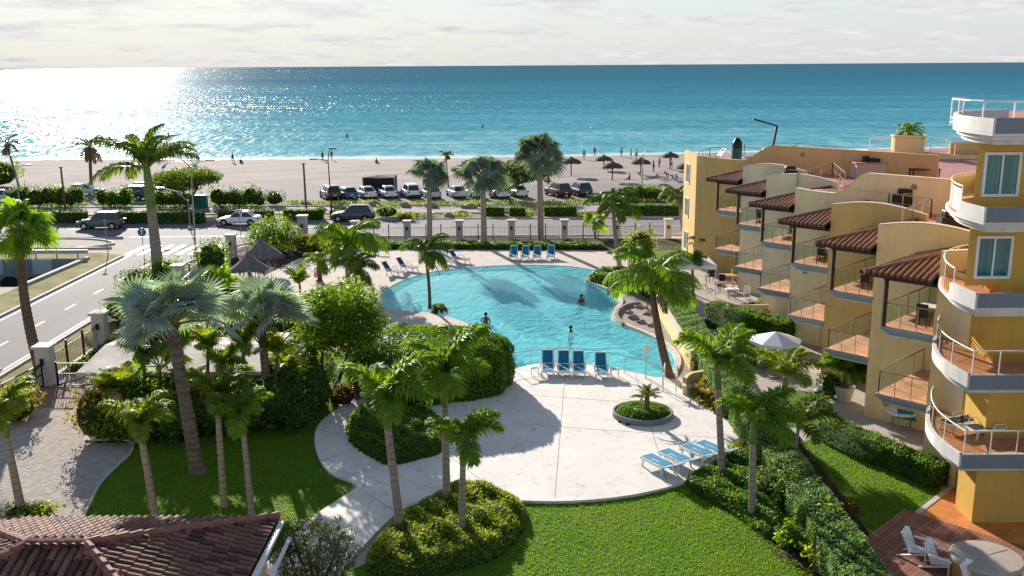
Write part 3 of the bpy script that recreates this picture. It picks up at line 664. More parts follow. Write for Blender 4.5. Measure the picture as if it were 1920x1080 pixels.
# balconies: two projecting floors per unit
def rail_run(par, a, c, z, h, rail_m, glass_m, npost, rail_w=.04):
    a, c = Vector(a), Vector(c)
    MB().bar((a.x, a.y, z + h), (c.x, c.y, z + h), rail_w, rail_w, rail_m).build('handrail', par)
    for i in range(npost):
        p = a.lerp(c, i / (npost - 1)); MB().bar((p.x, p.y, z), (p.x, p.y, z + h), .03, .03, rail_m).build('rail_post', par)
    for zz in (.12, h * .55):
        if glass_m is None: MB().bar((a.x, a.y, z + zz), (c.x, c.y, z + zz), .025, .025, rail_m).build('rail_bar', par)
    if glass_m:
        d = (c - a).normalized(); n = Vector((-d.y, d.x, 0)) * .004
        MB().add([Vector((q.x, q.y, zz)) + n for q, zz in ((a, z + .08), (c, z + .08), (c, z + h - .1), (a, z + h - .1))], [(0, 1, 2, 3)], glass_m).build('glass_panel', par)
def balcony(k, lvl):
    z = ST * lvl; L = LK(k); W = 2.12
    poly = lambda d: [tuple(p)[:2] for p in (L + A_ * -d + B_ * -d, L + A_ * (W + .1) + B_ * -d, L + A_ * (W + .1) + B_ * (LEG), L + A_ * -d + B_ * (LEG))]
    b = MB(); b.prism(poly(0.0), z - .14, z - .012, M['slate']); b.prism(poly(-.10), z - .24, z - .14, M['slate']); b.prism(poly(-.2), z - .36, z - .24, M['slate']); b.prism(poly(-.26), z - .44, z - .36, M['plaster_white'])
    b.sheet(poly(-.02), z, M['terracotta'])
    o = b.build('balcony', apt)
    rail_run(o, L + A_ * .1 + B_ * .1, L + A_ * (W - .05) + B_ * .1, z, .95, M['bronze'], M['rail_glass'], 4)
    rail_run(o, L + A_ * .1 + B_ * .1, L + A_ * .1 + B_ * (LEG - .1), z, .95, M['bronze'], M['rail_glass'], 5)
    return o
for k in range(0, 6):
    for lvl in (1, 2): balcony(k, lvl)
# round vents and wall lamps on the stucco
def on_wall(k, sd, z):
    q = (TIP(k) if k < 5 else E1) + A_ * sd; return Vector((q.x, q.y, z))
for k, sd, z in ((2, 6.8, 9.65), (5, 9.0, 9.6), (0, 1.0, .9), (1, .8, 1.0), (2, .9, 4.3)):
    c = on_wall(k, sd, z); b = MB(); vs = [c - B_ * d + A_ * (.16 * math.cos(a)) + Vector((0, 0, .16 * math.sin(a))) for d in (.0, .05) for a in np.linspace(0, 2 * math.pi, 14, endpoint=False)]
    b.add(vs, [tuple(range(14, 28))] + [(i, (i + 1) % 14, 14 + (i + 1) % 14, 14 + i) for i in range(14)], M['bronze']); b.build('round_vent', apt)
for k in range(0, 5):
    for z in (ST + 1.9, 2 * ST + 1.75):
        c = on_wall(k, 3.4, z); b = MB(); b.box(c - B_ * .06, (.12, .12, .28), M['wicker_dark'], rz=R(45)); b.build('wall_lamp', apt)
    c = on_wall(k, 2.1, 0); b = MB(); b.tube([c - B_ * .05 + Vector((0, 0, .05)), c - B_ * .05 + Vector((0, 0, 2.35))], .045, M['cream_grey'], 6); b.build('drain_pipe', apt)
# small hipped tile roofs over the top balconies
def awning(k):
    L = LK(k) - A_ * .55 - B_ * .55; L = Vector((L.x, L.y, 0)); W = 2.12 + .55; D = LEG + .55; zE = 7.90; sl = .31
    V = lambda a, bb, z: L + A_ * a + B_ * bb + Vector((0, 0, z))
    hz = zE + sl * W
    b = MB()
    b.add([V(0, 0, zE), V(W, 0, zE), V(W, W, hz)], [(0, 1, 2)], M['tile_dark'])
    b.add([V(0, 0, zE), V(W, W, hz), V(W, D, hz), V(0, D, zE)], [(0, 1, 2, 3)], M['tile_dark'])
    b.add([V(0, 0, zE - .14), V(W, 0, zE - .14), V(W, D, zE - .14), V(0, D, zE - .14)], [(3, 2, 1, 0)], M['wood'])
    b.add([V(0, 0, zE), V(W, 0, zE), V(W, 0, zE - .14), V(0, 0, zE - .14)], [(0, 1, 2, 3)], M['wood'])
    b.add([V(0, 0, zE), V(0, D, zE), V(0, D, zE - .14), V(0, 0, zE - .14)], [(3, 2, 1, 0)], M['wood'])
    o = b.build('tile_roof', apt)
    n = 11
    for i in range(n):        # barrel tile courses on the side seen from the garden
        a = W * (i + .5) / n; ln = a
        p0, p1 = V(a, -.05, zE + .03), V(a, max(ln, .12), zE + sl * ln + .03)
        MB().tube([p0, p0.lerp(p1, .5), p1], [.085, .08, .075], M['tile_edge'], 6).build('roof_tile', o)
    for i in range(9):
        bb = D * (i + .5) / 9; ln = min(bb, W)
        p0, p1 = V(-.05, bb, zE + .03), V(ln, bb, zE + sl * ln + .03)
        MB().tube([p0, p1], [.085, .075], M['tile_edge'], 6).build('roof_tile', o)
    MB().tube([V(-.03, -.03, zE + .05), V(W, W, hz + .06)], .10, M['tile_edge'], 7).build('hip_cap', o)
    MB().bar(V(.62, .62, zE - .12), V(.62, .62, ST * 2), .16, .16, M['wood']).build('roof_post', o)
    MB().bar(V(.62, .62, zE - .22), V(W, .62, zE - .22), .12, .18, M['wood']).build('beam', o)
    MB().bar(V(.62, .62, zE - .22), V(.62, D, zE - .22), .12, .18, M['wood']).build('beam', o)
for k in range(0, 6): awning(k)
# roof terrace railings and second wing beyond
def terr_rail(pts, z, m, h=.95, n=3):
    b = MB(); o = None
    for a, c in zip(pts[:-1], pts[1:]):
        a, c = Vector((*a, z)), Vector((*c, z))
        b.bar(a + Vector((0, 0, h)), c + Vector((0, 0, h)), .05, .05, m); b.bar(a + Vector((0, 0, h * .5)), c + Vector((0, 0, h * .5)), .025, .025, m)
        for i in range(n + 1): p = a.lerp(c, i / n); b.bar(p, p + Vector((0, 0, h)), .045, .045, m)
    return b.build('terrace_railing', apt)
def pz(x, y, z): return tuple(P(x, y, z))[:2]
terr_rail([pz(1494, 355, ROOF_Z), pz(1560, 330, ROOF_Z), pz(1583, 352, ROOF_Z)], ROOF_Z, M['bronze'])
terr_rail([pz(1600, 385, ROOF_Z + .1), pz(1665, 392, ROOF_Z + .1), pz(1745, 404, ROOF_Z + .1), pz(1690, 428, ROOF_Z + .1)], ROOF_Z, M['steel'])
terr_rail([pz(1310, 308, 8.5), pz(1330, 300, 8.5), pz(1395, 292, 8.5), pz(1492, 290, 8.5), pz(1600, 300, 8.5)], 8.5, M['steel'])
wing = thing('apartment_building', 'pale yellow apartment wing with white roof railing behind the orange party wall', 'building')
w0 = P(1660, 300, 8.9); wy = w0.y + 6
b = MB(); b.prism([(30.5, wy), (60, wy), (60, wy + 6), (30.5, wy + 6)], 0, 8.7, M['cream_yellow']); b.build('wall', wing)
b = MB(); b.sheet([(30.7, wy + .2), (59.8, wy + .2), (59.8, wy + 5.8), (30.7, wy + 5.8)], 8.704, M['roof_floor']); b.build('roof', wing)
pl = PY(1703, 268, wy + 3)
b = MB(); b.lathe([(1.3, -.9), (1.33, .55), (1.42, .6), (1.42, .72), (1.2, .72), (1.2, .6)], (pl.x, wy + 3, 9.4), M['cream_yellow'], 22); b.build('planter_drum', wing)
def wing_rail(x0, x1, y, z):
    b = MB(); b.bar((x0, y, z + .95), (x1, y, z + .95), .06, .06, M['rail_white']); b.bar((x0, y, z + .5), (x1, y, z + .5), .03, .03, M['rail_white'])
    for i in range(14): x = x0 + (x1 - x0) * i / 13; b.bar((x, y, z), (x, y, z + .95), .05, .05, M['rail_white'])
    b.build('terrace_railing', wing)
wing_rail(34, 60, wy + .2, 8.7); wing_rail(31, 60, wy + 5.6, 8.7)
b = MB(); b.box((45, wy + 1.2, 9.2), (18, .3, 1.0), M['yellow']); b.build('parapet', wing)

# ---- round-cornered tower at the right edge
tower = thing('apartment_tower', 'tall ochre apartment tower with curved white balconies at the frame edge', 'building')
TX0 = 16.95
TY = 33.0
b = MB(); b.prism([(TX0, TY), (40, TY), (40, 46), (19.5, 46), (19.5, 37.6), (TX0, 37.6)], 0.0, 8.45, M['ochre']); b.build('tower_wall', tower)
b = MB(); b.prism([(15.7, TY + .003), (40.1, TY + .003), (40.1, 46.1), (22.6, 46.1)], 8.45, 13.72, M['ochre']); b.build('tower_wall', tower)
b = MB(); b.prism([(16.25, 31.9), (26, 31.9), (26, 33.2), (16.25, 33.2)], 0.0, 2.45, M['ochre']); b.build('ground_wall', tower)
CURVE = smooth([(15.3, 31.3), (15.2, 32.4), (15.25, 33.5), (15.6, 34.8), (16.3, 36.2), (17.4, 37.3), (19.0, 38.0)], 5, False)
def slab_poly(d):
    pts = []
    c = Vector((20, 34.5))
    for p in CURVE:
        v = (c - Vector(p)).normalized() * d; pts.append((p[0] + v.x, p[1] + v.y))
    pts[0] = (15.3 + d, 31.3 + d)
    return pts + [(22.6 + d, 46.1 - d), (40.2 - d, 46.1 - d), (40.2 - d, 31.3 + d)]
def tower_balcony(lvl):
    z = ST * lvl; b = MB(); solid = lvl >= 3; drop = .78 if solid else .62
    fl = z - .45 if solid else z - .045; pw = .15
    b.prism(slab_poly(0.0), z - drop + .24, fl - .004, M['plaster_white'])
    b.prism(slab_poly(.14), z - drop + .10, z - drop + .24, M['plaster_white']); b.prism(slab_poly(.30), z - drop - .06, z - drop + .10, M['plaster_white'])
    b.sheet(slab_poly(.10), fl, M['terracotta'] if lvl < 5 else M['roof_floor'])
    o = b.build('curved_balcony', tower)
    lip = MB(); n_ = len(CURVE) if lvl == 5 or not solid else 9
    top_ = z if solid else z + .05
    for a, c in zip(CURVE[:n_ - 1], CURVE[1:n_]):
        lip.bar((a[0] + .075, a[1] + .02, (fl + top_) / 2), (c[0] + .075, c[1] + .02, (fl + top_) / 2), pw, top_ - fl, M['plaster_white'])
    lip.bar((15.32, 31.38, (fl + top_) / 2), (40.2, 31.38, (fl + top_) / 2), pw, top_ - fl, M['plaster_white']); lip.build('parapet', o)
    MB().box((27.78, 31.292, z - .22), (24.8, .03, .50), M['grey_fascia']).build('fascia', o)  # added dark strip puts shade on the white slab front
    return o, fl
def curved_rail(o, z, h, i0, i1, m, front, glass, posts=4, inset=.16):
    pts = [(p[0] + inset, p[1] + inset * .4) for p in CURVE[i0:i1]]
    pts3 = [(x, y, z + h) for x, y in pts]
    MB().tube(pts3, .024, m, 6).build('handrail', o)
    for i in np.linspace(0, len(pts) - 1, posts).astype(int): MB().bar((*pts[i], z), (*pts[i], z + h), .03, .03, m).build('rail_post', o)
    if glass:
        g = MB()
        for a, c in zip(pts[:-1], pts[1:]): g.add([(*a, z + .06), (*c, z + .06), (*c, z + h - .1), (*a, z + h - .1)], [(0, 1, 2, 3)], glass)
        g.build('glass_panel', o)
    if front:
        y = pts[0][1]; x0 = pts[0][0]
        MB().tube([(x0, y, z + h), (x0 + front, y, z + h)], .022, m, 6).build('handrail', o)
        for i in range(1, 6): MB().bar((x0 + front * i / 5, y, z), (x0 + front * i / 5, y, z + h), .03, .03, m).build('rail_post', o)
        if glass: MB().add([(x0, y, z + .06), (x0 + front, y, z + .06), (x0 + front, y, z + h - .1), (x0, y, z + h - .1)], [(0, 1, 2, 3)], glass).build('glass_panel', o)
M['frosted'] = mat('frosted_panel', (0.62, 0.62, 0.60), 0.3, 0.06, 1.5, spec=0.5)
for lvl in (1, 2, 3, 4, 5):
    o, z = tower_balcony(lvl)
    if lvl <= 2: curved_rail(o, z, .92, 0, 31, M['rail_white'], 4.5, M['rail_glass_tint'], 6)
    elif lvl == 5:
        pts = [(17.0 + 1.2 * math.cos(a) - .4, 34.0 + 1.9 * math.sin(a)) for a in np.linspace(R(100), R(258), 9)]
        pts = pts + [(18.4, 32.1), (21.5, 32.1)]
        r = MB(); r.tube([(*p, z + .95) for p in pts], .035, M['rail_white'], 6); r.tube([(*p, z + .3) for p in pts], .02, M['rail_white'], 6); r.tube([(*p, z + .15) for p in pts], .02, M['rail_white'], 6)
        r.build('handrail', o)
        for p in pts[::2]: MB().bar((*p, z), (*p, z + .95), .05, .05, M['rail_white']).build('rail_post', o)
    else:
        curved_rail(o, z, .95, 8, 31, M['rail_white'], 0, M['frosted'] if lvl == 4 else M['rail_glass_tint'], 5)
for lvl, x in ((3, 16.05), (4, 16.02)): window(tower, (x, TY, 0), Vector((1, 0, 0)), 1.08, 1.32, Vector((0, -1, 0)), ST * lvl + .24, M['white'])
for lvl, x in ((3, 18.6), (4, 18.6)): window(tower, (x, TY, 0), Vector((1, 0, 0)), 1.2, 1.32, Vector((0, -1, 0)), ST * lvl + .24, M['white'])
# ---- pump house with flat pale roof, left
M['old_roof'] = mat('weathered_white_roof', (0.50, 0.45, 0.40), 0.9, 0.30, 0.8, 0.3, 12, detail=9)
ph = thing('pump_house', 'low cream service building with weathered pale flat roof beside the fence', 'building')
b = MB(); b.prism([(-19.1, 42.4), (-11.6, 42.4), (-11.6, 48.0), (-19.1, 48.0)], 0, 2.5, M['cream_yellow']); b.build('wall', ph)
b = MB(); rp_ = [(-19.6, 41.9, 2.5), (-11.2, 41.9, 2.5), (-11.2, 48.5, 2.5), (-19.6, 48.5, 2.5)]
b.add(rp_ + [(x, y, 2.66) for x, y, _ in rp_] + [(-19.6, 45.2, 3.0), (-11.2, 45.2, 3.0)], [(3, 2, 1, 0), (0, 1, 5, 4), (1, 2, 6, 9, 5), (2, 3, 7, 6), (3, 0, 4, 8, 7), (4, 5, 9, 8), (8, 9, 6, 7)], M['old_roof']); b.build('roof', ph)
MB().box((-15.2, 42.39, 1.05), (1.1, .05, 2.1), M['wood']).build('door', ph)

# ---- tiled pavilion roof in the lower left corner
pav = thing('garden_pavilion', 'pavilion with brown clay tiled hip roof and white gutter in the lower corner', 'building')
cX, cY, HX, HY, zE, sl = -11.85, 23.2, 4.75, 4.0, 2.7, .31
zR = zE + sl * HY
rA, rB = Vector((cX - (HX - HY), cY, zR)), Vector((cX + (HX - HY), cY, zR))
c4 = [Vector((cX + sx * HX, cY + sy * HY, zE)) for sx, sy in ((-1, -1), (1, -1), (1, 1), (-1, 1))]
b = MB(); b.add(c4 + [rA, rB], [(0, 1, 5, 4), (1, 2, 5), (2, 3, 4, 5), (3, 0, 4)], M['tile_dark']); b.add([v - Vector((0, 0, .12)) for v in c4], [(3, 2, 1, 0)], M['wood']); roof = b.build('roof', pav)
b = MB(); b.prism([(cX - HX + .8, cY - HY + .8), (cX + HX - .8, cY - HY + .8), (cX + HX - .8, cY + HY - .8), (cX - HX + .8, cY + HY - .8)], 0, zE + .1, M['cream_yellow']); b.build('wall', pav)
# one barrel tile mesh, shared
def tile_mesh(name, ln, r, m):
    t = MB(); n = 5; vs = []
    for x, rr, dz in ((0, r, 0.018), (ln, r * .8, 0.0)):
        for i in range(n + 1):
            a = math.pi * i / n; vs.append((x, math.cos(a) * rr, math.sin(a) * rr * 1.0 + dz))
    t.add(vs, [(i, i + 1, n + 2 + i, n + 1 + i) for i in range(n)] + [tuple(range(n + 1))], m); return t.mesh(name)
tm1 = tile_mesh('roof_tile', .47, .105, M['tile_edge']); tm2 = tile_mesh('roof_tile', .47, .105, M['tile_dark'])
M['tile_mix'] = mat('sunned_roof_tile', (0.27, 0.115, 0.085), 0.75, 0.3, 2.5, 0.3, 20); tm3 = tile_mesh('roof_tile', .47, .105, M['tile_mix'])  # sunlit pink put into the tone of scattered and ridge tiles
def tile_slope(o0, along, up, width, run, pick):
    """o0 eave start, along = eave direction, up = horizontal uphill direction"""
    slope = Vector((up.x, up.y, sl)); rise_ = slope.normalized(); step = .40; sp = .235; k = 0
    ang = math.atan2(rise_.z, math.hypot(rise_.x, rise_.y)); az = math.atan2(up.y, up.x)
    rows = []
    for i in range(int(width / sp)):
        s = sp * (i + .5); lim = pick(s)
        for j in range(int(lim * math.sqrt(1 + sl * sl) / step) + 1):
            d = j * step
            if d / math.sqrt(1 + sl * sl) > lim - .12: continue
            rows.append((o0 + along * s + rise_ * d, ang, az))
    return rows
cands = []
cands += [('far', *r) for r in tile_slope(c4[3], Vector((1, 0, 0)), Vector((0, -1, 0)), 2 * HX, HY, lambda s: min(s, 2 * HX - s, HY))]
cands += [('right', *r) for r in tile_slope(c4[1], Vector((0, 1, 0)), Vector((-1, 0, 0)), 2 * HY, HY, lambda s: min(s, 2 * HY - s))]
cands += [('near', *r) for r in tile_slope(c4[0], Vector((1, 0, 0)), Vector((0, 1, 0)), 2 * HX, HY, lambda s: min(s, 2 * HX - s, HY))]
cands += [('left', *r) for r in tile_slope(c4[3], Vector((0, -1, 0)), Vector((1, 0, 0)), 2 * HY, HY, lambda s: min(s, 2 * HY - s))]
def seen(p):
    q = CMI @ p; x = 960 + F_PX * q.x / -q.z; y = 540 - F_PX * q.y / -q.z
    return -20 < x < 1940 and y < 1100
vis = [c for c in cands if seen(c[1])]; rest = [c for c in cands if not seen(c[1])]
vis.sort(key=lambda c: (c[1] - Vector((0, 0, CAM_H))).length)
stuff = MB()
def tile_matrix(p, ang, az): return Matrix.Translation(p + Vector((0, 0, .01))) @ Matrix.Rotation(az, 4, 'Z') @ Matrix.Rotation(-ang, 4, 'Y')
for i, (sd, p, ang, az) in enumerate(vis + rest):
    mt = tile_matrix(p, ang, az) @ Matrix.Rotation(random.uniform(-.03, .03), 4, 'Z')
    me = random.choice((tm1, tm1, tm2, tm3))
    if i < 300: o = link('roof_tile', me, roof); o.matrix_basis = mt
    else: stuff.add([mt @ v.co for v in me.vertices], [tuple(f.vertices) for f in me.polygons], me.materials[0])
so_ = stuff.build('roof_tiles_beyond', roof, fix=False); so_['kind'] = 'stuff'
for a, c in ((c4[0], rA), (c4[1], rB), (c4[2], rB), (c4[3], rA), (rA, rB)):
    d = (c - a); n = max(2, int(d.length / .38))
    for i in range(n):
        p, q = a + d * (i / n), a + d * ((i + 1.12) / n)
        MB().tube([p + Vector((0, 0, .09)), q + Vector((0, 0, .06))], [.14, .115], M['tile_mix'], 7).build('ridge_tile', roof)
MB().bar(c4[1] + Vector((.14, 0, -.05)), c4[2] + Vector((.14, -.2, -.05)), .13, .12, M['white']).build('gutter', pav)
MB().bar(c4[1] + Vector((.45, 0, -.35)), c4[2] + Vector((.45, -.6, -.35)), .08, .10, M['white']).build('gutter', pav)
# ================================================================== vegetation
M['leaf_palm'] = leafmat('palm_leaf', (0.125, 0.235, 0.018), 0.44, 0.40, 0.30)
M['leaf_palm_yellow'] = leafmat('yellowish_palm_leaf', (0.155, 0.225, 0.022), 0.44, 0.42, 0.3)
M['leaf_palm_dark'] = leafmat('dark_palm_leaf', (0.095, 0.16, 0.022), 0.38, 0.38, 0.35)
M['leaf_blue'] = leafmat('silver_palm_leaf', (0.29, 0.345, 0.345), 0.28, 0.45, 0.22, (1.5, 1.9, 0.8))
M['leaf_sabal'] = leafmat('grey_green_palm_leaf', (0.145, 0.205, 0.165), 0.30, 0.45, 0.3, (1.5, 1.7, .8))
M['leaf_dry'] = leafmat('dry_palm_leaf', (0.16, 0.10, 0.06), 0.2, 0.7, 0.3, (1.4, 1.2, .9), 0.2)
M['leaf_hedge'] = leafmat('hedge_leaf', (0.085, 0.18, 0.016), 0.36, 0.36, 0.42)
M['leaf_hedge_cool'] = leafmat('clipped_hedge_leaf', (0.16, 0.275, 0.10), 0.34, 0.4, 0.4, (1.9, 2.0, .8))
M['leaf_tree'] = leafmat('tree_leaf', (0.105, 0.20, 0.014), 0.42, 0.42, 0.45)
M['leaf_dark'] = leafmat('dark_shrub_leaf', (0.065, 0.125, 0.02), 0.32, 0.35, 0.4)
M['leaf_cover'] = leafmat('groundcover_leaf', (0.17, 0.235, 0.025), 0.42, 0.45, 0.35)
M['leaf_yellow'] = leafmat('croton_leaf', (0.26, 0.22, 0.02), 0.4, 0.4, 0.45, (1.8, 1.6, .8))
M['leaf_red'] = leafmat('bronze_leaf', (0.11, 0.045, 0.03), 0.3, 0.4, 0.4, (1.8, 1.2, .8))
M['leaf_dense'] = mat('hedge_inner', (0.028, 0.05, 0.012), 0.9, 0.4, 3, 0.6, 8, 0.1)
M['blade'] = leafmat('grass_blade', (0.12, 0.25, 0.006), 0.42, 0.6, 0.30, (2.2, 2.1, .8), 0.25)
M['bark_grey'] = mat('grey_palm_bark', (0.33, 0.28, 0.235), 0.9, 0.22, 2.0, 0.6, 8, 0.15, stretch=(1, 1, 5))
def rings(m, per=.13):
    # leaf scars ringing the trunk
    nt = m.node_tree; N = nt.nodes; L = nt.links; b = N['Principled BSDF']; src = b.inputs['Base Color'].links[0].from_socket
    tc = N.new('ShaderNodeTexCoord'); w = N.new('ShaderNodeTexWave'); w.bands_direction = 'Z'; w.inputs['Scale'].default_value = .314 / per / 2; w.inputs['Distortion'].default_value = 1.6; w.inputs['Detail'].default_value = 2; w.inputs['Detail Scale'].default_value = 3; L.new(tc.outputs['Object'], w.inputs[0])
    rp = N.new('ShaderNodeValToRGB'); rp.color_ramp.elements[0].position = .05; rp.color_ramp.elements[0].color = (.45, .42, .4, 1); rp.color_ramp.elements[1].position = .4; L.new(w.outputs['Fac'], rp.inputs[0])
    mx = N.new('ShaderNodeMix'); mx.data_type = 'RGBA'; mx.blend_type = 'MULTIPLY'; mx.inputs[0].default_value = .42; L.new(src, mx.inputs[6]); L.new(rp.outputs[0], mx.inputs[7]); L.new(mx.outputs[2], b.inputs['Base Color'])
M['bark_dark'] = mat('dark_palm_bark', (0.19, 0.155, 0.13), 0.95, 0.35, 2.5, 0.9, 7, 0.1, stretch=(1, 1, 3))
rings(M['bark_grey']); rings(M['bark_dark'])
M['bark_brown'] = mat('brown_palm_bark', (0.15, 0.10, 0.072), 0.95, 0.35, 2.5, 0.8, 8, 0.1, stretch=(1, 1, 4))
M['bark_tree'] = mat('tree_bark', (0.09, 0.07, 0.05), 0.95, 0.3, 3, 0.6, 10)
M['crownshaft'] = mat('crownshaft', (0.15, 0.22, 0.06), 0.5, 0.15, 2)
M['petiole'] = mat('petiole', (0.26, 0.27, 0.11), 0.6, 0.15, 2)
M['thatch_stub'] = mat('old_leaf_bases', (0.17, 0.12, 0.085), 0.95, 0.3, 3, 0.5, 12)

def patchy(m, c2, sc=.35):
    nt = m.node_tree; N = nt.nodes; L = nt.links
    g = N.new('ShaderNodeNewGeometry'); n = N.new('ShaderNodeTexNoise'); n.inputs['Scale'].default_value = sc; n.inputs['Detail'].default_value = 5; L.new(g.outputs['Position'], n.inputs['Vector'])
    rp = N.new('ShaderNodeValToRGB'); rp.color_ramp.elements[0].position = .38; rp.color_ramp.elements[1].position = .66; L.new(n.outputs['Fac'], rp.inputs[0])
    for node in [x for x in N if x.type == 'VALTORGB' and x != rp]:
        for l in list(node.outputs[0].links):
            to = l.to_socket; mx = N.new('ShaderNodeMix'); mx.data_type = 'RGBA'; L.new(rp.outputs[0], mx.inputs[0]); L.new(node.outputs[0], mx.inputs[6]); mx.inputs[7].default_value = (*c2, 1); L.new(mx.outputs[2], to)
patchy(M['blade'], (0.165, 0.27, 0.010)); patchy(M['grass'], (0.09, 0.16, 0.010))
def fast_mesh(name, V, F4, mats, mi=None, smooth_=False):
    """V (n,3) array, F4 (m,4) quads"""
    me = bpy.data.meshes.new(name); nv, nf = len(V), len(F4)
    me.vertices.add(nv); me.vertices.foreach_set('co', np.asarray(V, np.float32).ravel())
    me.loops.add(nf * 4); me.loops.foreach_set('vertex_index', np.asarray(F4, np.int32).ravel())
    me.polygons.add(nf); me.polygons.foreach_set('loop_start', np.arange(0, nf * 4, 4, dtype=np.int32))
    for m in mats: me.materials.append(m)
    if mi is not None: me.polygons.foreach_set('material_index', np.asarray(mi, np.int32))
    me.update(calc_edges=True); return me
def unit(a): return a / (np.linalg.norm(a, axis=1, keepdims=True) + 1e-9)
def leaf_quads(C, Nn, size, aspect=0.5, jit=0.7, fold=True):
    n = len(C); nr = unit(Nn + RNG.normal(0, jit, (n, 3)))
    t = unit(np.cross(nr, RNG.normal(0, 1, (n, 3)))); w = np.cross(nr, t)
    s = size * RNG.uniform(.65, 1.3, (n, 1))
    V = np.stack([C - t * s * .5, C + w * s * aspect * .5 + t * s * .05, C + t * s * .55 - nr * s * .12, C - w * s * aspect * .5 + t * s * .05], 1).reshape(-1, 3)
    return V, np.arange(n * 4).reshape(-1, 4)
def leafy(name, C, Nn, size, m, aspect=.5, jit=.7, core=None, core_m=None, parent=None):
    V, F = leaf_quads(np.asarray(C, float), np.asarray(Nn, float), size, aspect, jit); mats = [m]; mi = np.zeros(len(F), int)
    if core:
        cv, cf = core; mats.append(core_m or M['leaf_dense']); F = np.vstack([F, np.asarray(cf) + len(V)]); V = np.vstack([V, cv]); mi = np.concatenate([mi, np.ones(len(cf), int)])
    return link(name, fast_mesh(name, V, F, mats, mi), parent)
def grid_core(fn, nu, nv):
    """closed-ish quad patch core from fn(u, v) -> xyz"""
    V = np.array([fn(i / (nu - 1), j / (nv - 1)) for i in range(nu) for j in range(nv)])
    F = [(i * nv + j, (i + 1) * nv + j, (i + 1) * nv + j + 1, i * nv + j + 1) for i in range(nu - 1) for j in range(nv - 1)]
    return V, F
# ---- grass blades over the lawns
def grass():
    Cs = []
    for poly, dens, h in GRASS_AREAS:
        pa = np.array(poly); lo, hi = pa.min(0), pa.max(0); n = int(dens * (hi[0] - lo[0]) * (hi[1] - lo[1]))
        pts = RNG.uniform(lo, hi, (n, 2)); x, y = pts[:, 0], pts[:, 1]; c = np.zeros(n, bool)
        for i in range(len(pa)):
            x1, y1 = pa[i]; x2, y2 = pa[(i + 1) % len(pa)]
            c ^= ((y1 > y) != (y2 > y)) & (x < (x2 - x1) * (y - y1) / ((y2 - y1) or 1e-9) + x1)
        pts = pts[c]
        # only blades the camera could see
        d = np.stack([pts[:, 0], pts[:, 1]], 1); k = (d[:, 1] > 26.5) & (np.abs(d[:, 0]) < d[:, 1] * .62)
        Cs.append(np.column_stack([pts[k], np.full(k.sum(), 0.03), np.full(k.sum(), h)]))
    Cc = np.vstack(Cs); n = len(Cc); a = RNG.uniform(0, 2 * np.pi, n); w = RNG.uniform(.008, .018, n); h = Cc[:, 3] * RNG.uniform(.5, 1.35, n); ln = RNG.normal(0, .55, (n, 2)) * h[:, None]
    B = Cc[:, :3]; dx = np.stack([np.cos(a) * w, np.sin(a) * w, 0 * w], 1); T = B + np.column_stack([ln, h])
    V = np.stack([B - dx, B + dx, T + dx * .4, T - dx * .4], 1).reshape(-1, 3); F = np.arange(n * 4).reshape(-1, 4)
    o = link('lawn_grass', fast_mesh('lawn_grass', V, F, [M['blade']])); tag(o, 'short mown green grass covering the lawns', 'grass', kind='stuff')
grass()

# ---- palm fronds
def frond_pinnate(name, m, e0, e1, n=34, leaf=.30, width=.032, plume=False, droop=.35, curve=1.4, sparse=1.0):
    """frond of length 1 leaving the origin along +X"""
    K = 14; pts = []; p = Vector((0, 0, 0))
    for i in range(K + 1):
        t = i / K; e = R(e0 + (e1 - e0) * t ** curve); pts.append(p.copy()); p = p + Vector((math.cos(e), 0, math.sin(e))) / K
    b = MB(); b.tube(pts, [.016 * (1 - .85 * i / K) + .003 for i in range(K + 1)], M['petiole'], 4)
    rnd = random.Random(hash(name) % 1000)
    for i in range(n):
        t = .14 + .86 * (i + .5) / n; f = t * K; k = min(K - 1, int(f)); q = pts[k].lerp(pts[k + 1], f - k); d = (pts[k + 1] - pts[k]).normalized(); up = d.cross(Vector((0, 1, 0))) * -1
        up = Vector((-d.z, 0, d.x))
        L = leaf * (math.sin(math.pi * min(1, .22 + .78 * t)) ** .7 * .9 + .18)
        for side in (-1, 1):
            for lay in ((0,) if not plume else (0, 1)):
                if rnd.random() > sparse: continue
                rise = (rnd.uniform(.0, .35) if not plume else (rnd.uniform(.3, 1.0) if lay else rnd.uniform(-.5, .3)))
                fw = .55 + .5 * t + rnd.uniform(-.12, .12)
                v = (Vector((0, side, 0)) + d * fw + up * rise).normalized(); Lr = L * rnd.uniform(.85, 1.1)
                mid = q + v * Lr * .5; tip = q + v * Lr + Vector((0, 0, -droop * Lr * rnd.uniform(.7, 1.3)))
                ww = (d - v * d.dot(v)).normalized() * width * rnd.uniform(.8, 1.15)
                b.add([q - ww * .35, q + ww * .35, mid + ww * .5, mid - ww * .5, tip], [(0, 1, 2, 3), (3, 2, 4)], m)
    return b.mesh(name)
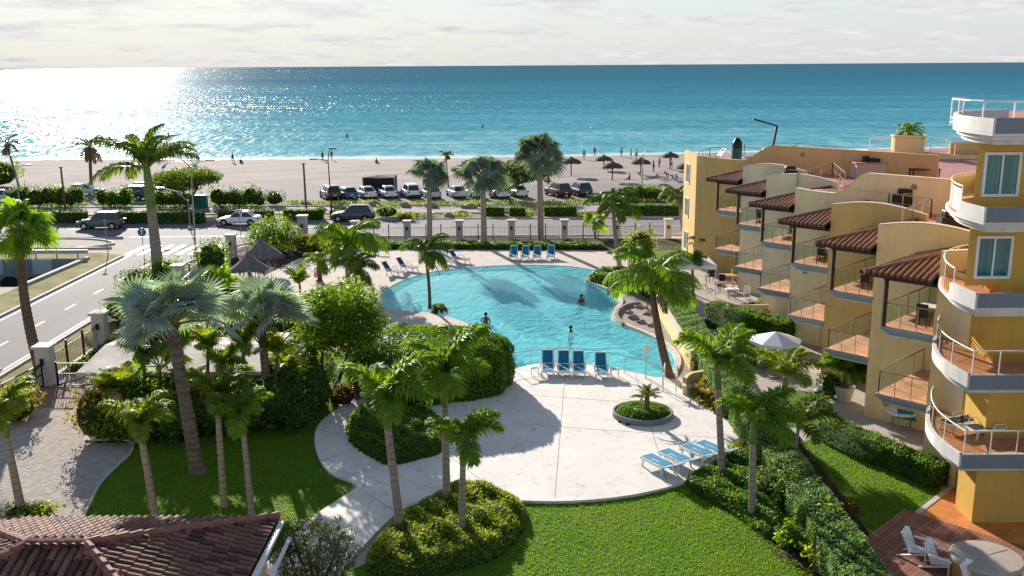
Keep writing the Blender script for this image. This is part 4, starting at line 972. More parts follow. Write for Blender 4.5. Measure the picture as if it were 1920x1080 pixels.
def frond_fan(name, m, elev, stalk=.45, blade=.60, seg=26, spread=290, droop=.25, tilt=35):
    b = MB(); e = R(elev); d = Vector((math.cos(e), 0, math.sin(e))); end = d * stalk; mid = d * stalk * .5 + Vector((0, 0, .02))
    b.tube([(0, 0, 0), mid, end], [.022, .016, .012], M['petiole'], 5)
    e2 = R(elev - tilt); dd = Vector((math.cos(e2), 0, math.sin(e2))); upn = Vector((-dd.z, 0, dd.x)); sidev = Vector((0, 1, 0)); rnd = random.Random(hash(name) % 999)
    for i in range(seg):
        a = R(-spread / 2 + spread * (i + .5) / seg); v = (dd * math.cos(a) + sidev * math.sin(a)); L = blade * (.72 + .28 * math.cos(a / 2.2)) * rnd.uniform(.92, 1.08)
        w = (sidev * math.cos(a) - dd * math.sin(a)); z = upn * (.10 * abs(math.sin(a)))
        q0, q1, q2 = end, end + v * L * .55 + z * L, end + v * L + z * L * .8 + Vector((0, 0, -droop * L * rnd.uniform(.5, 1.5)))
        wd = L * .55 * math.tan(R(spread / seg / 2)) * 1.08; pl = upn * wd * .45
        b.add([q0, q1 - w * wd - pl, q1 + pl, q1 + w * wd - pl, q2], [(0, 1, 2), (0, 2, 3), (1, 4, 2), (2, 4, 3)], m)
    return b.mesh(name)
FR = {}
def fronds(kind):
    if kind in FR: return FR[kind]
    mk = lambda m, specs, **k: [frond_pinnate('frond', m, e0, e1, **k) for e0, e1 in specs]
    if kind == 'plume': r = mk(M['leaf_palm'], ((74, -5), (54, -38), (36, -58), (64, -20)), n=50, leaf=.32, width=.027, plume=True, droop=.32)
    elif kind == 'plume_yellow': r = mk(M['leaf_palm_yellow'], ((76, 0), (56, -32), (36, -55), (66, -15)), n=50, leaf=.32, width=.027, plume=True, droop=.32)
    elif kind == 'plume_dark': r = mk(M['leaf_palm_dark'], ((72, -5), (50, -35), (30, -55), (60, -20)), n=44, leaf=.33, width=.030, plume=True, droop=.25)
    elif kind == 'coconut': r = mk(M['leaf_palm'], ((70, -30), (42, -62), (15, -75), (56, -45)), n=46, leaf=.27, width=.026, droop=.75)
    elif kind == 'coconut_dark': r = mk(M['leaf_palm_dark'], ((66, -25), (40, -55), (10, -72), (55, -40)), n=44, leaf=.27, width=.030, droop=.6)
    elif kind == 'royal': r = mk(M['leaf_palm_dark'], ((72, 0), (48, -40), (20, -65), (60, -20)), n=56, leaf=.25, width=.020, droop=.65)
    elif kind == 'areca': r = mk(M['leaf_palm_yellow'], ((80, 20), (68, -10), (55, -30)), n=30, leaf=.34, width=.036, droop=.25)
    elif kind == 'dry': r = mk(M['leaf_dry'], ((60, -10), (30, -40), (-10, -80), (-40, -85)), n=26, leaf=.24, width=.03, droop=.4, sparse=.8)
    elif kind == 'dry_fan': r = [frond_fan('dead_frond', M['leaf_dry'], e, .5, .42, 18, 240, .5, tilt=40) for e in (-35, -55)]
    elif kind == 'cycad': r = mk(M['leaf_palm_dark'], ((55, -5), (35, -20), (20, -30)), n=30, leaf=.20, width=.03, droop=.1)
    elif kind == 'bismarck': r = [frond_fan('frond', M['leaf_blue'], e, .56, .50, 30, 265, .10, tilt=t) for e, t in ((86, 10), (62, 18), (36, 25), (8, 35))]
    elif kind == 'sabal': r = [frond_fan('frond', M['leaf_sabal'], e, .55, .48, 22, 270, .3, tilt=t) for e, t in ((84, 10), (55, 18), (25, 22), (-10, 25))]
    elif kind == 'fan_green': r = [frond_fan('frond', M['leaf_palm'], e, .55, .50, 24, 270, .3, tilt=t) for e, t in ((80, 10), (50, 20), (20, 25), (-20, 28))]
    FR[kind] = r; return r
def crown(par, top, kind, rad, n, tiers, seed, bias=0.0):
    rnd = random.Random(seed); fm = fronds(kind)
    for i in range(n):
        az = i * 2.39996 + rnd.uniform(-.25, .25); me = fm[tiers[i % len(tiers)] if tiers else i % len(fm)]
        o = link('frond', me, par); o.location = top + Vector((rnd.uniform(-.03, .03), rnd.uniform(-.03, .03), rnd.uniform(-.08, .08)))
        # a light breeze from the left swings the crown to the right
        az = az - bias * math.sin(az)
        s = rad * rnd.uniform(.84, 1.12); o.scale = (s, s, s); o.rotation_euler = (rnd.uniform(-.25, .25) if kind not in ('bismarck', 'sabal', 'fan_green') else rnd.uniform(-.95, .95), rnd.uniform(-.12, .12), az)
def trunk_mesh(par, pts, r0, r1, m, ring=.16, bulge=0.0, n=10, name='trunk', ring_amp=.035):
    pts = [Vector(p) for p in pts]; sm = smooth([tuple(p) for p in pts], 8, False); L = sum((Vector(a) - Vector(c)).length for a, c in zip(sm[:-1], sm[1:]))
    K = max(12, min(60, int(L / ring * 2))); out = []; rad = []
    for i in range(K + 1):
        f = i / K * (len(sm) - 1); k = min(len(sm) - 2, int(f)); out.append(Vector(sm[k]).lerp(Vector(sm[k + 1]), f - k)); t = i / K
        r = r0 + (r1 - r0) * t + bulge * math.sin(math.pi * min(1, t * 1.1)); r *= 1 + (ring_amp if i % 2 else -ring_amp); r += r0 * .5 * max(0, .07 - t) / .07
        rad.append(r)
    return MB().tube(out, rad, m, n).build(name, par, sm=True)
def palm(label, base, top, kind='plume', rad=None, n=14, r0=.16, r1=.10, bark='bark_grey', shaft=True, group=None, tiers=None, bend=0.0, name='palm_tree', stubs=0, z0=0.0, bias=.25, ring_amp=.035, seed=None, shaft_len=None):
    """base and top are photograph pixels; the trunk stands on the ground and leans within its own distance"""
    pb = P(*base, z0); pt = PY(*top, pb.y); ppm = px_per_m(pt)
    t = thing(name, label, 'palm tree', pb, group=group or 'palm trees')
    h = pt - pb
    mid = h * .5 + Vector((bend * h.length, 0, 0))
    trunk_mesh(t, [(0, 0, -.05), tuple(h * .25 + (mid - h * .5) * .75), tuple(mid), tuple(h * .78 + (mid - h * .5) * .7), tuple(h)], r0, r1, M[bark], ring_amp=ring_amp)
    top_l = h.copy()
    if shaft:
        d = (h - mid).normalized(); L = shaft_len or min(1.0, rad / ppm * .42); MB().tube([h - d * L * .55, h - d * L * .1, h + d * L * .35, h + d * L * .55], [r1 * 1.15, r1 * 1.35, r1 * .95, r1 * .5], M['crownshaft'], 9).build('crownshaft', t, sm=True); top_l = h + d * L * .4
    if stubs:
        rnd = random.Random(5)
        for i in range(stubs):
            a = i * 2.4; z = rnd.uniform(.0, 1.1); q = h + Vector((0, 0, -z)) + (mid - h).normalized() * 0
            MB().bar(q + Vector((math.cos(a), math.sin(a), 0)) * r1 * .6, q + Vector((math.cos(a) * .36, math.sin(a) * .36, .34)), .10, .05, M['thatch_stub']).build('leaf_base', t)
    if kind.startswith('coco'):
        rd_ = random.Random(base[0]); dm = fronds('dry' if kind not in ('bismarck', 'sabal') else 'dry_fan')
        for i in range(2):
            o = link('dead_frond', dm[-1 - i % 2], t); o.location = top_l - Vector((0, 0, .15)); k_ = rad / ppm * rd_.uniform(.55, .8); o.scale = (k_, k_, k_); o.rotation_euler = (0, 0, rd_.uniform(0, 6.28))
    crown(t, top_l, kind, rad / ppm * 1.0, n if not kind.startswith('plume') else max(8, int(n * .8)), tiers, seed if seed is not None else int(base[0] * 7 + base[1]), bias)
    return t
G1 = 'slim palms with feathery plume crowns'
palm('feathery palm leaning over the concrete path, the leftmost of the three in the groundcover bed', (752, 1003), (724, 775), 'plume', 128, 12, .17, .12, group=G1)
palm('tallest feathery palm in the groundcover bed, its crown against the round hedge', (838, 957), (833, 735), 'plume', 128, 12, .16, .11, group=G1)
palm('small feathery palm in the front of the groundcover bed', (866, 1013), (868, 850), 'plume', 95, 9, .13, .09, group=G1)
palm('feathery palm beside the four loungers at the deck rim', (1355, 907), (1345, 705), 'plume', 104, 12, .15, .11, group=G1)
palm('feathery palm standing nearest the front lawn in the side planting bed', (1410, 975), (1412, 810), 'plume', 98, 12, .15, .10, group=G1)
palm('feathery palm with light crown in front of the white patio umbrella', (1466, 885), (1472, 722), 'plume_yellow', 80, 11, .15, .10, group=G1)
palm('short dark palm beside the clipped hedge and the small terrace lawn', (1487, 892), (1497, 800), 'plume_dark', 82, 12, .09, .06, group=G1, shaft=False)
palm('feathery palm rising just behind the tiled pavilion roof on the sunny grass', (291, 968), (264, 815), 'plume_yellow', 82, 12, .15, .11, group=G1)
palm('feathery palm in the shaded garden lawn right of the thick silver palm trunk', (420, 950), (408, 765), 'plume_dark', 88, 12, .14, .10, group=G1)
palm('feathery palm with pale slim trunk closest to the curved path on the garden lawn', (472, 966), (455, 795), 'plume', 84, 12, .13, .09, group=G1)
palm('feathery palm leaning at the left frame edge of the gravel drive', (42, 966), (8, 800), 'plume_yellow', 92, 12, .17, .11, group=G1)
G2 = 'silver-blue fan palms'
palm('large silver-blue fan palm with thick ringed trunk on the garden lawn', (370, 885), (322, 610), 'bismarck', 126, 28, .29, .23, 'bark_dark', False, G2, stubs=14, tiers=[0, 1, 1, 2, 1, 2, 3], ring_amp=.05)
palm('smaller silver-blue fan palm left of the round broadleaf tree', (508, 800), (490, 612), 'bismarck', 106, 22, .22, .18, 'bark_dark', False, G2, stubs=10, tiers=[0, 1, 1, 2, 1, 2])
G3 = 'grey-green fan palms by the boulevard fence'
palm('leftmost of three fan palms by the boulevard fence, smallest crown', (806, 462), (804, 332), 'sabal', 46, 32, .26, .2, 'bark_grey', False, G3)
palm('middle of three fan palms by the boulevard fence, wide loose crown', (908, 463), (905, 335), 'sabal', 56, 32, .28, .22, 'bark_grey', False, G3)
palm('rightmost and tallest of three fan palms by the boulevard fence', (1014, 457), (1012, 298), 'sabal', 56, 36, .30, .24, 'bark_grey', False, G3)
palm('tall leaning fan palm with rough brown trunk beside the gate', (76, 694), (36, 435), 'fan_green', 72, 36, .30, .19, 'bark_brown', False, name='palm_tree', bend=-.035, stubs=8, ring_amp=.06)
palm('royal palm with smooth grey trunk beside the zebra crossing', (297, 508), (279, 352), 'royal', 112, 18, .50, .30, 'bark_grey', True, bend=0, tiers=[0, 1, 3, 1, 2], shaft_len=3.6)
G4 = 'coconut palms around the pool'
palm('wide green coconut palm between the thatched shelters and the pool', (652, 530), (652, 462), 'coconut', 88, 22, .2, .16, 'bark_grey', False, G4, tiers=[0, 1, 3, 2])
palm('slim coconut palm growing from the small island on the near pool edge', (806, 577), (797, 475), 'coconut_dark', 62, 20, .12, .09, 'bark_brown', False, G4, bend=.02)
palm('coconut palm at the far right corner of the pool surround', (1163, 505), (1150, 385), 'coconut_dark', 62, 20, .2, .13, 'bark_grey', False, G4, bend=-.02)
palm('big curved coconut palm on the right rim of the pool', (1258, 712), (1222, 535), 'coconut', 98, 24, .24, .15, 'bark_brown', False, G4, bend=-.025)
palm('young palm with upright fronds rising out of the round hedge', (792, 712), (790, 660), 'coconut', 95, 13, .12, .10, 'bark_brown', False, G4, tiers=[0, 0, 3, 1])
palm('coconut palm squeezed against the end wall of the apartment block', (1281, 432), (1272, 370), 'coconut_dark', 44, 18, .2, .14, 'bark_grey', False, G4)
palm('small fan palm beside the boulevard fence and gate post', (1116, 447), (1115, 420), 'fan_green', 30, 14, .12, .1, 'bark_grey', False)
palm('bushy coconut palm between the pool and the white canopy', (1192, 545), (1188, 478), 'coconut', 48, 18, .16, .12, 'bark_brown', False, G4)
palm('small dark palm in front of the white patio canopy', (1300, 552), (1298, 492), 'plume_dark', 34, 12, .1, .08, 'bark_brown', False)
palm('small palm by the yellow corner of the far apartment end', (1316, 500), (1315, 462), 'coconut_dark', 36, 14, .1, .08, 'bark_brown', False)
palm('young palm below the wide coconut palm, at the sandy corner', (600, 527), (598, 492), 'coconut', 44, 12, .2, .15, 'bark_brown', False)
palm('dark spiky palm between the wide coconut palm and the lounge chairs', (668, 545), (668, 505), 'coconut_dark', 52, 18, .12, .1, 'bark_brown', False)
G5 = 'palms along the beach'
palm('dried brown beach palm behind the grey parked car', (171, 350), (168, 275), 'dry', 36, 26, .22, .2, 'bark_brown', False, G5)
palm('thin leaning beach palm at the left frame edge', (42, 368), (14, 268), 'dry', 30, 18, .16, .1, 'bark_brown', False, G5, bend=-.02)
palm('little slim palm beside the parking bays on the beach', (841, 352), (836, 292), 'coconut_dark', 17, 14, .1, .08, 'bark_grey', False, G5)
G6 = 'clumping palms under the taller palms'
for i, (bx, by, tx, ty, rd, kind, lb) in enumerate([
        (298, 806, 300, 690, 66, 'fan_green', 'bright green fan palm in front of the pale flat roof'),
        (235, 812, 232, 745, 70, 'areca', 'yellow-green clumping palm beside the cream service building wall'),
        (345, 815, 350, 745, 66, 'areca', 'clumping palm at the foot of the thick silver palm'),
        (420, 806, 420, 690, 72, 'plume', 'feathery young palm in front of the shaded pump house wall'),
        (545, 785, 540, 705, 70, 'areca', 'clumping palm in the dark thicket left of the round tree'),
        (458, 806, 456, 648, 60, 'plume_yellow', 'yellowish young palm against the bright flat roof'),
        (390, 640, 388, 600, 50, 'areca', 'small clumping palm behind the flat pale roof'),
        (255, 640, 258, 600, 56, 'plume', 'young palm hanging over the side road fence'),
        (478, 660, 480, 600, 58, 'plume_dark', 'dark clumping palm behind the smaller silver palm'),
        (540, 640, 545, 585, 56, 'coconut', 'young palm between the small silver palm and the round tree'),
        (405, 590, 408, 540, 52, 'fan_green', 'green fan palm behind the two silver crowns'),
        (300, 600, 300, 548, 54, 'plume_dark', 'dark clumping palm behind the large silver crown'),
        (565, 580, 562, 535, 46, 'areca', 'yellow-green clumping palm at the sandy edge near the round tree'),
        (272, 808, 270, 668, 72, 'plume_dark', 'tall dark clumping palm before the middle of the flat roof'),
        (388, 808, 390, 660, 66, 'areca', 'tall yellow-green clumping palm right of the thick silver trunk'),
        (330, 808, 335, 655, 62, 'fan_green', 'tall green fan palm tucked against the thick silver trunk'),
        (505, 800, 520, 668, 64, 'areca', 'yellow-green clumping palm right of the smaller silver palm'),
        (200, 815, 200, 742, 56, 'areca', 'clumping palm at the gravel edge beside the cream wall corner'),
        (590, 745, 585, 668, 56, 'areca', 'clumping palm under the left side of the round tree')]):
    palm(lb, (bx, by), (tx, ty), kind, rd, 13, .09, .07, 'bark_brown', False, G6, tiers=[0, 1, 0, 2] if kind in ('areca', 'fan_green') else None)
# potted and planter palms
def small_palm(label, p, kind, rad, n, h, name='palm_tree', cat=None, tiers=None):
    t = thing(name, label, cat or 'palm tree', p); trunk_mesh(t, [(0, 0, 0), (0.01, 0, h * .5), (0.02, 0, h)], .13, .11, M['bark_brown'], .08); crown(t, Vector((.02, 0, h)), kind, rad, n, tiers, int(p[0] * 91)); return t
pcy = P(1205, 785, 0)
small_palm('short cycad with stout trunk growing in the round planter on the deck', P(1212, 772, .45) , 'cycad', .80, 22, .75, 'cycad_plant', 'cycad')
pd = P(1703, 270, 8.7); 
small_palm('small palm in the yellow drum planter on the far roof', (pl.x, wy + 3, 10.0), 'coconut', 1.4, 16, .35)

# ---- broadleaf trees
def blob_tree(label, base, blobs, leaf, m, trunk_pts, r0=.14, name='broadleaf_tree', n_per=700, aspect=.5, group=None, jit=.8):
    """blobs: (pixel x, pixel y, radius m, squash) all near the base's distance"""
    pb = P(*base); t = thing(name, label, 'tree', pb, group=group)
    for tp in trunk_pts:
        pts = [PY(x, y, pb.y + dy) - pb for x, y, dy in tp]; trunk_mesh(t, pts, r0, r0 * .35, M['bark_tree'], .3, name='trunk', n=7)
    C, Nn = [], []
    for x, y, r, sq, dy in blobs:
        c = np.array(PY(x, y, pb.y + dy) - pb); n = int(n_per * r * r); d = unit(RNG.normal(0, 1, (n, 3))); rr = r * RNG.uniform(.55, 1.06, (n, 1)) * (1 + .12 * np.sin(d[:, :1] * 9 + d[:, 1:2] * 7))
        C.append(c + d * rr * [1, 1, sq]); Nn.append(d * .7 + [0, 0, .35])
    leafy('crown', np.vstack(C), np.vstack(Nn), leaf, m, aspect, jit, parent=t); return t
rt = []
for i in range(26):
    a = i * 2.4; rr = math.sqrt((i + .5) / 26) * 74; rt.append((640 + rr * math.cos(a), 598 + rr * math.sin(a) * .82 - 4, RNG.uniform(.62, .95), .8, RNG.uniform(-1.3, 1.5)))
rt += [(640, 600, 1.7, .8, 0.3), (610, 615, 1.4, .8, 0), (672, 610, 1.4, .8, 0)]
blob_tree('dense round broadleaf tree with glossy leaves left of the pool', (627, 752), rt, .17, M['leaf_tree'],
          [[(627, 752, 0), (612, 715, 0), (604, 680, 0), (610, 640, 0)], [(622, 742, 0), (640, 700, .3), (655, 650, .3)], [(612, 712, 0), (590, 670, -.3), (585, 630, -.3)]], .13)
blob_tree('wide flat-topped tree at the beach edge behind the street lamp', (350, 392), [(x, y, r, .26, dy) for x, y, r, dy in [(300, 340, 2.0, 0), (325, 330, 2.6, 1), (355, 325, 2.8, 0), (385, 328, 2.0, 0), (340, 340, 2.6, -1), (370, 338, 2.4, 0), (395, 335, 1.4, 0), (310, 352, 1.6, 0), (345, 350, 2.0, 0)]], .30, M['leaf_palm_dark'],
          [[(350, 392, 0), (346, 370, 0), (340, 345, 0)], [(350, 388, 0), (365, 360, 0), (375, 340, 0)], [(348, 380, 0), (322, 358, 0), (312, 345, 0)]], .2, n_per=150)
blob_tree('windswept tree with two dark leaning trunks over the parked cars', (925, 372), [(x, y, r, .4, dy) for x, y, r, dy in [(945, 322, 1.6, 0), (965, 312, 2.0, 0), (985, 320, 2.0, 0), (1000, 330, 1.6, 0), (955, 335, 1.5, 0), (975, 335, 1.7, 0), (935, 312, 1.2, 0), (880, 312, 1.4, 0), (860, 318, 1.0, 0), (1020, 325, 1.2, 0)]], .32, M['leaf_dark'],
          [[(922, 373, 0), (938, 352, 0), (962, 332, 0), (985, 322, 0)], [(930, 374, 0), (958, 352, 0), (985, 338, 0), (1005, 330, 0)], [(935, 355, 0), (925, 335, 0), (890, 318, 0)]], .3, n_per=170)
blob_tree('broadleaf bush tree at the fence corner behind the thatched shelters', (512, 470), [(495, 432, 1.3, .8, 0), (520, 425, 1.5, .8, 0), (543, 438, 1.2, .8, 0), (482, 448, 1.1, .8, 0), (512, 448, 1.5, .8, 0), (535, 455, 1.2, .8, 0), (555, 452, .9, .8, 0)], .22, M['leaf_tree'], [[(512, 470, 0), (512, 455, 0), (515, 440, 0)]], .1, n_per=420)

tw_ = []
M['leaf_olive'] = leafmat('olive_small_leaf', (0.045, 0.068, 0.026), 0.25, 0.5, 0.5)
for i in range(70):
    a = i * 2.4; rr = math.sqrt((i + .5) / 70); tw_.append((588 + 82 * rr * math.cos(a) + RNG.uniform(-8, 8), 1034 + 62 * rr * math.sin(a) + RNG.uniform(-8, 8), RNG.uniform(.16, .36), .8, RNG.uniform(-1.0, 1.0)))
blob_tree('twiggy dark small-leaved tree between the pavilion gutter and the path', (594, 1122), tw_, .085, M['leaf_olive'],
          [[(594, 1122, 0), (584, 1070, 0), (570, 1010, 0)], [(596, 1112, 0), (622, 1055, .2), (640, 1000, .2)], [(592, 1110, 0), (552, 1060, -.3), (530, 1015, -.3)], [(594, 1105, 0), (598, 1045, .3), (602, 985, .4)], [(594, 1105, 0), (560, 1040, .5), (548, 990, .6)]], .07, n_per=2000, aspect=.4)
# ---- hedges
def dome_hedge():
    c = P(805, 738); R1, R2, H = 4.2, 3.1, 2.8; n = 36000
    c = Vector((-4.2, 47.4, 0)); u = RNG.uniform(0, 1, n); a = RNG.uniform(0, 2 * np.pi, n)
    def surf(u, a):
        # side wall then a shallow crown
        side = u < .42
        z = np.where(side, u / .42 * 1.9, 1.9 + (H - 1.9) * np.sin((u - .42) / .58 * np.pi / 2)); rr = np.where(side, .95 + .05 * np.sin(u / .42 * np.pi), np.cos((u - .42) / .58 * np.pi / 2) ** .55)
        k = 1 + .03 * np.sin(a * 7) + .02 * np.sin(a * 13 + 2)
        return np.stack([np.cos(a) * rr * R1 * k, np.sin(a) * rr * R2 * k, z], -1), side
    p, side = surf(u, a); nn = np.stack([np.cos(a), np.sin(a), np.where(side, .1, 1.2)], -1)
    rr = np.sqrt(RNG.uniform(0, 1, n)); m2 = ~side
    p = p + unit(nn) * RNG.normal(0, .045, (n, 1))
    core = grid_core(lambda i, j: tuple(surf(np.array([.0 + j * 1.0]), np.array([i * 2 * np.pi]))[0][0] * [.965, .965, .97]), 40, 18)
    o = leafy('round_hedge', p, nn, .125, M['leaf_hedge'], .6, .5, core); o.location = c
    tag(o, 'big round clipped hedge with domed top between the path and the pool', 'hedge')
dome_hedge()
def box_hedge(label, a, c, w, h, m='leaf_hedge_cool', leaf=.13, dens=150, group=None, name='hedge', wob=.04, z0=0.0):
    a, c = Vector((*a, 0)), Vector((*c, 0)); d = (c - a); L = d.length; d.normalize(); nrm = Vector((-d.y, d.x, 0))
    areas = [L * w, L * h, L * h, w * h, w * h]; C, Nn = [], []
    for k, ar in enumerate(areas):
        n = int(ar * dens); s, t = RNG.uniform(0, 1, n), RNG.uniform(0, 1, n)
        if k == 0: x, y, z, nv = s * L, (t - .5) * w, np.full(n, h), (0, 0, 1)
        elif k in (1, 2): sg = 1 if k == 1 else -1; x, y, z, nv = s * L, np.full(n, sg * w / 2), t * h, (0, sg, .15)
        else: sg = 1 if k == 3 else 0; x, y, z, nv = np.full(n, sg * L), (s - .5) * w, t * h, (1 if sg else -1, 0, .15)
        wv = wob * (np.sin(x * 2.1 + 1) + np.sin(x * 5.3 + y * 4)); z = z + (wv if k == 0 else 0); y = y + (wv * .8 * np.sign(y) if k in (1, 2) else 0)
        nn = np.array(nv)[None] * np.ones((n, 1)); j = RNG.normal(0, .035, n)
        C.append(np.stack([d.x * x + nrm.x * y, d.y * x + nrm.y * y, z], -1) + j[:, None] * nn); Nn.append(np.stack([d.x * nn[:, 0] + nrm.x * nn[:, 1], d.y * nn[:, 0] + nrm.y * nn[:, 1], nn[:, 2]], -1))
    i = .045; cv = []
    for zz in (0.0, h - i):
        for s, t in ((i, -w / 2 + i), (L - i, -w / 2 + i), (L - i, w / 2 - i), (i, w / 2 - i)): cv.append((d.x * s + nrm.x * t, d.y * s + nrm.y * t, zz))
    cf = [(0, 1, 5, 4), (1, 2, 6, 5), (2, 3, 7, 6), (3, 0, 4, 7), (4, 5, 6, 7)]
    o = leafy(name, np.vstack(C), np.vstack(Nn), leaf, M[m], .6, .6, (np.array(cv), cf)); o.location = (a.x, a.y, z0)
    return tag(o, label, 'hedge', group)
def bp2(x, y, z=0): return tuple(P(x, y, z))[:2]
box_hedge('long clipped hedge running from the pool down beside the front lawn', (10.5, 65.0), (10.5, 25.0), 1.4, 1.25, leaf=.075, dens=560)
box_hedge('dark clipped hedge across the patio in front of the cream apartments', bp2(1335, 592, .6), bp2(1478, 632, .6), 1.3, 1.5, 'leaf_hedge', .11, 260)
box_hedge('clipped hedge between the terrace lawn and the ground floor patio', bp2(1548, 802, .5), bp2(1765, 892, .5), 1.0, .95, 'leaf_hedge', .09, 380)
GH = 'clipped hedges in the boulevard median'
for i, (x0, x1, y, h, lb) in enumerate([(60, 163, 417, 1.15, 'low median hedge behind the dark car on the boulevard'), (228, 383, 418, 1.2, 'long low median hedge behind the royal palm trunk'),
        (412, 512, 410, .9, 'low median hedge behind the white car'), (534, 606, 412, 1.1, 'short median hedge left of the dark car with the street lamp'), (620, 640, 408, .8, 'tiny median hedge beside the lamp pole'), (910, 945, 404, .95, 'short median hedge left of the tallest fence palm'),
        (955, 985, 404, .9, 'tiny median hedge near the tallest fence palm'), (1020, 1080, 404, 1.0, 'median hedge right of the tallest fence palm'), (1165, 1278, 403, 1.1, 'median hedge by the end of the apartment block')]):
    box_hedge(lb, bp2(x0, y), bp2(x1, y), 1.2, h, 'leaf_hedge', .2, 45, GH)
GB = 'tall hedges along the parking lot'
def lumpy_hedge(label, a, c, h, m, leaf, grp):
    a, c = Vector((*a, 0)), Vector((*c, 0)); L = (c - a).length; n = max(3, int(L / .62)); C, Nn, cv, cf = [], [], [], []
    for i in range(n):
        for k in range(2):
            q = np.array(a.lerp(c, (i + .5) / n) - a) + [RNG.uniform(-.3, .3), RNG.uniform(-.5, .5), 0]; hh = h * RNG.uniform(.9, 1.35); r = np.array([.85, .95, hh * .5]) * RNG.uniform(.85, 1.2); q = q + [0, 0, hh * .5]
            d = unit(RNG.normal(0, 1, (120, 3))); C.append(q + d * r * RNG.uniform(.75, 1.18, (120, 1))); Nn.append(d + [0, 0, .3])
            V, F = grid_core(lambda u, v: tuple(q + r * .66 * np.array([math.cos(u * 6.2832) * math.sin(v * 3.1416), math.sin(u * 6.2832) * math.sin(v * 3.1416), -math.cos(v * 3.1416)])), 8, 5); cf += [tuple(np.array(f) + len(cv)) for f in F]; cv += [tuple(v) for v in V]
    C = np.vstack(C); C[:, 2] = np.maximum(C[:, 2], .05); o = leafy('hedge', C, np.vstack(Nn), leaf, M[m], .5, .8, (np.array(cv), cf)); o.location = a; return tag(o, label, 'hedge', grp)
for x0, x1, y, h, lb in [(18, 152, 390, 2.3, 'long tall dark hedge left of the parked grey car'), (192, 245, 389, 1.9, 'tall dark hedge left of the royal palm'), (290, 356, 390, 1.8, 'dark hedge under the flat-topped tree'), (400, 492, 389, 2.0, 'leafy tall hedge right of the green cabinet'), (1165, 1250, 377, 1.6, 'leafy hedge below the beach shelters')]:
    lumpy_hedge(lb, bp2(x0, y), bp2(x1, y), h, 'leaf_hedge', .28, GB)
box_hedge('low hedge strip along the boulevard fence behind the pool', bp2(712, 463), bp2(1130, 465), 1.7, .45, 'leaf_hedge', .17, 70)
box_hedge('low hedge strip at the fence corner below the white fence pillar', bp2(585, 462), bp2(690, 462), 1.2, .9, 'leaf_hedge', .17, 70)
box_hedge('low green hedge along the side road fence', (-23.3, 50), (-23.3, 78), .8, .5, 'leaf_cover', .16, 90)

# ---- groundcover beds: carpets of leaves over a mound
def cover(label, px, h, leaf, m, dens, name='groundcover', cat='groundcover', rough_=.10, edge=.5, world=None):
    poly = np.array(world or smooth(ppx(px), 4)); lo, hi = poly.min(0), poly.max(0); n = int(dens * np.prod(hi - lo)); pts = RNG.uniform(lo, hi, (n, 2)); x, y = pts.T; c = np.zeros(n, bool); dist = np.full(n, 1e9)
    def edge_d(px_, py_):
        dd = np.full(len(px_), 1e9)
        for i in range(len(poly)):
            a, q = poly[i], poly[(i + 1) % len(poly)]; v = q - a; t = np.clip(((px_ - a[0]) * v[0] + (py_ - a[1]) * v[1]) / (v @ v + 1e-9), 0, 1); dd = np.minimum(dd, np.hypot(px_ - a[0] - t * v[0], py_ - a[1] - t * v[1]))
        return dd
    def inside(px_, py_):
        cc = np.zeros(len(px_), bool)
        for i in range(len(poly)):
            (x1, y1), (x2, y2) = poly[i], poly[(i + 1) % len(poly)]; cc ^= ((y1 > py_) != (y2 > py_)) & (px_ < (x2 - x1) * (py_ - y1) / ((y2 - y1) or 1e-9) + x1)
        return cc
    k = inside(x, y); x, y = x[k], y[k]; d = edge_d(x, y)
    hf = lambda x, y, d: h * np.clip(d / edge, 0, 1) ** .5 * (1 + rough_ * 2 * (np.sin(x * 2.3 + 1) * np.sin(y * 2.9) + .5 * np.sin(x * 6.1 + y * 5.2)))
    z = hf(x, y, d) + RNG.normal(0, leaf * .35, len(x)); C = np.stack([x, y, np.maximum(z, .04)], -1); Nn = np.tile([0, 0, 1.0], (len(x), 1))
    # solid mound under the leaves
    sx = np.arange(lo[0], hi[0] + .3, .3); sy = np.arange(lo[1], hi[1] + .3, .3); X, Y = np.meshgrid(sx, sy); ii = inside(X.ravel(), Y.ravel()); dd = edge_d(X.ravel(), Y.ravel())
    Z = np.where(ii, hf(X.ravel(), Y.ravel(), dd) - leaf * .4, -.15); nx = len(sx); V = np.stack([X.ravel(), Y.ravel(), Z], -1)
    F = [(r * nx + q, r * nx + q + 1, (r + 1) * nx + q + 1, (r + 1) * nx + q) for r in range(len(sy) - 1) for q in range(nx - 1) if ii[r * nx + q] or ii[(r + 1) * nx + q + 1]]
    o = leafy(name, C, Nn, leaf, M[m], .55, .75, (V, F)); return tag(o, label, cat)
cover('leafy light green groundcover bed around three palms on the front lawn', [(690, 1040), (750, 975), (800, 945), (855, 915), (905, 922), (965, 938), (985, 962), (978, 1000), (945, 1040), (880, 1068), (780, 1085), (700, 1080)], .55, .095, 'leaf_cover', 620, 'groundcover_bed', 'planting bed')
cover('dark clipped groundcover bed inside the bend of the curved path', [(648, 815), (655, 790), (700, 778), (780, 780), (832, 800), (835, 850), (790, 868), (730, 880), (690, 862), (660, 840)], .75, .095, 'leaf_hedge', 520, 'groundcover_bed', 'planting bed')
cover('glossy dark groundcover beside the loungers and the front lawn', [(1282, 912), (1330, 880), (1400, 850), (1440, 880), (1470, 960), (1480, 1010), (1440, 1015), (1370, 965)], .5, .10, 'leaf_hedge', 520, 'groundcover_bed', 'planting bed')
cover('light green groundcover between the deck rim and the clipped hedge', [(1350, 862), (1400, 815), (1425, 780), (1480, 830), (1520, 890), (1500, 905), (1440, 885)], .45, .10, 'leaf_cover', 520, 'groundcover_bed', 'planting bed')
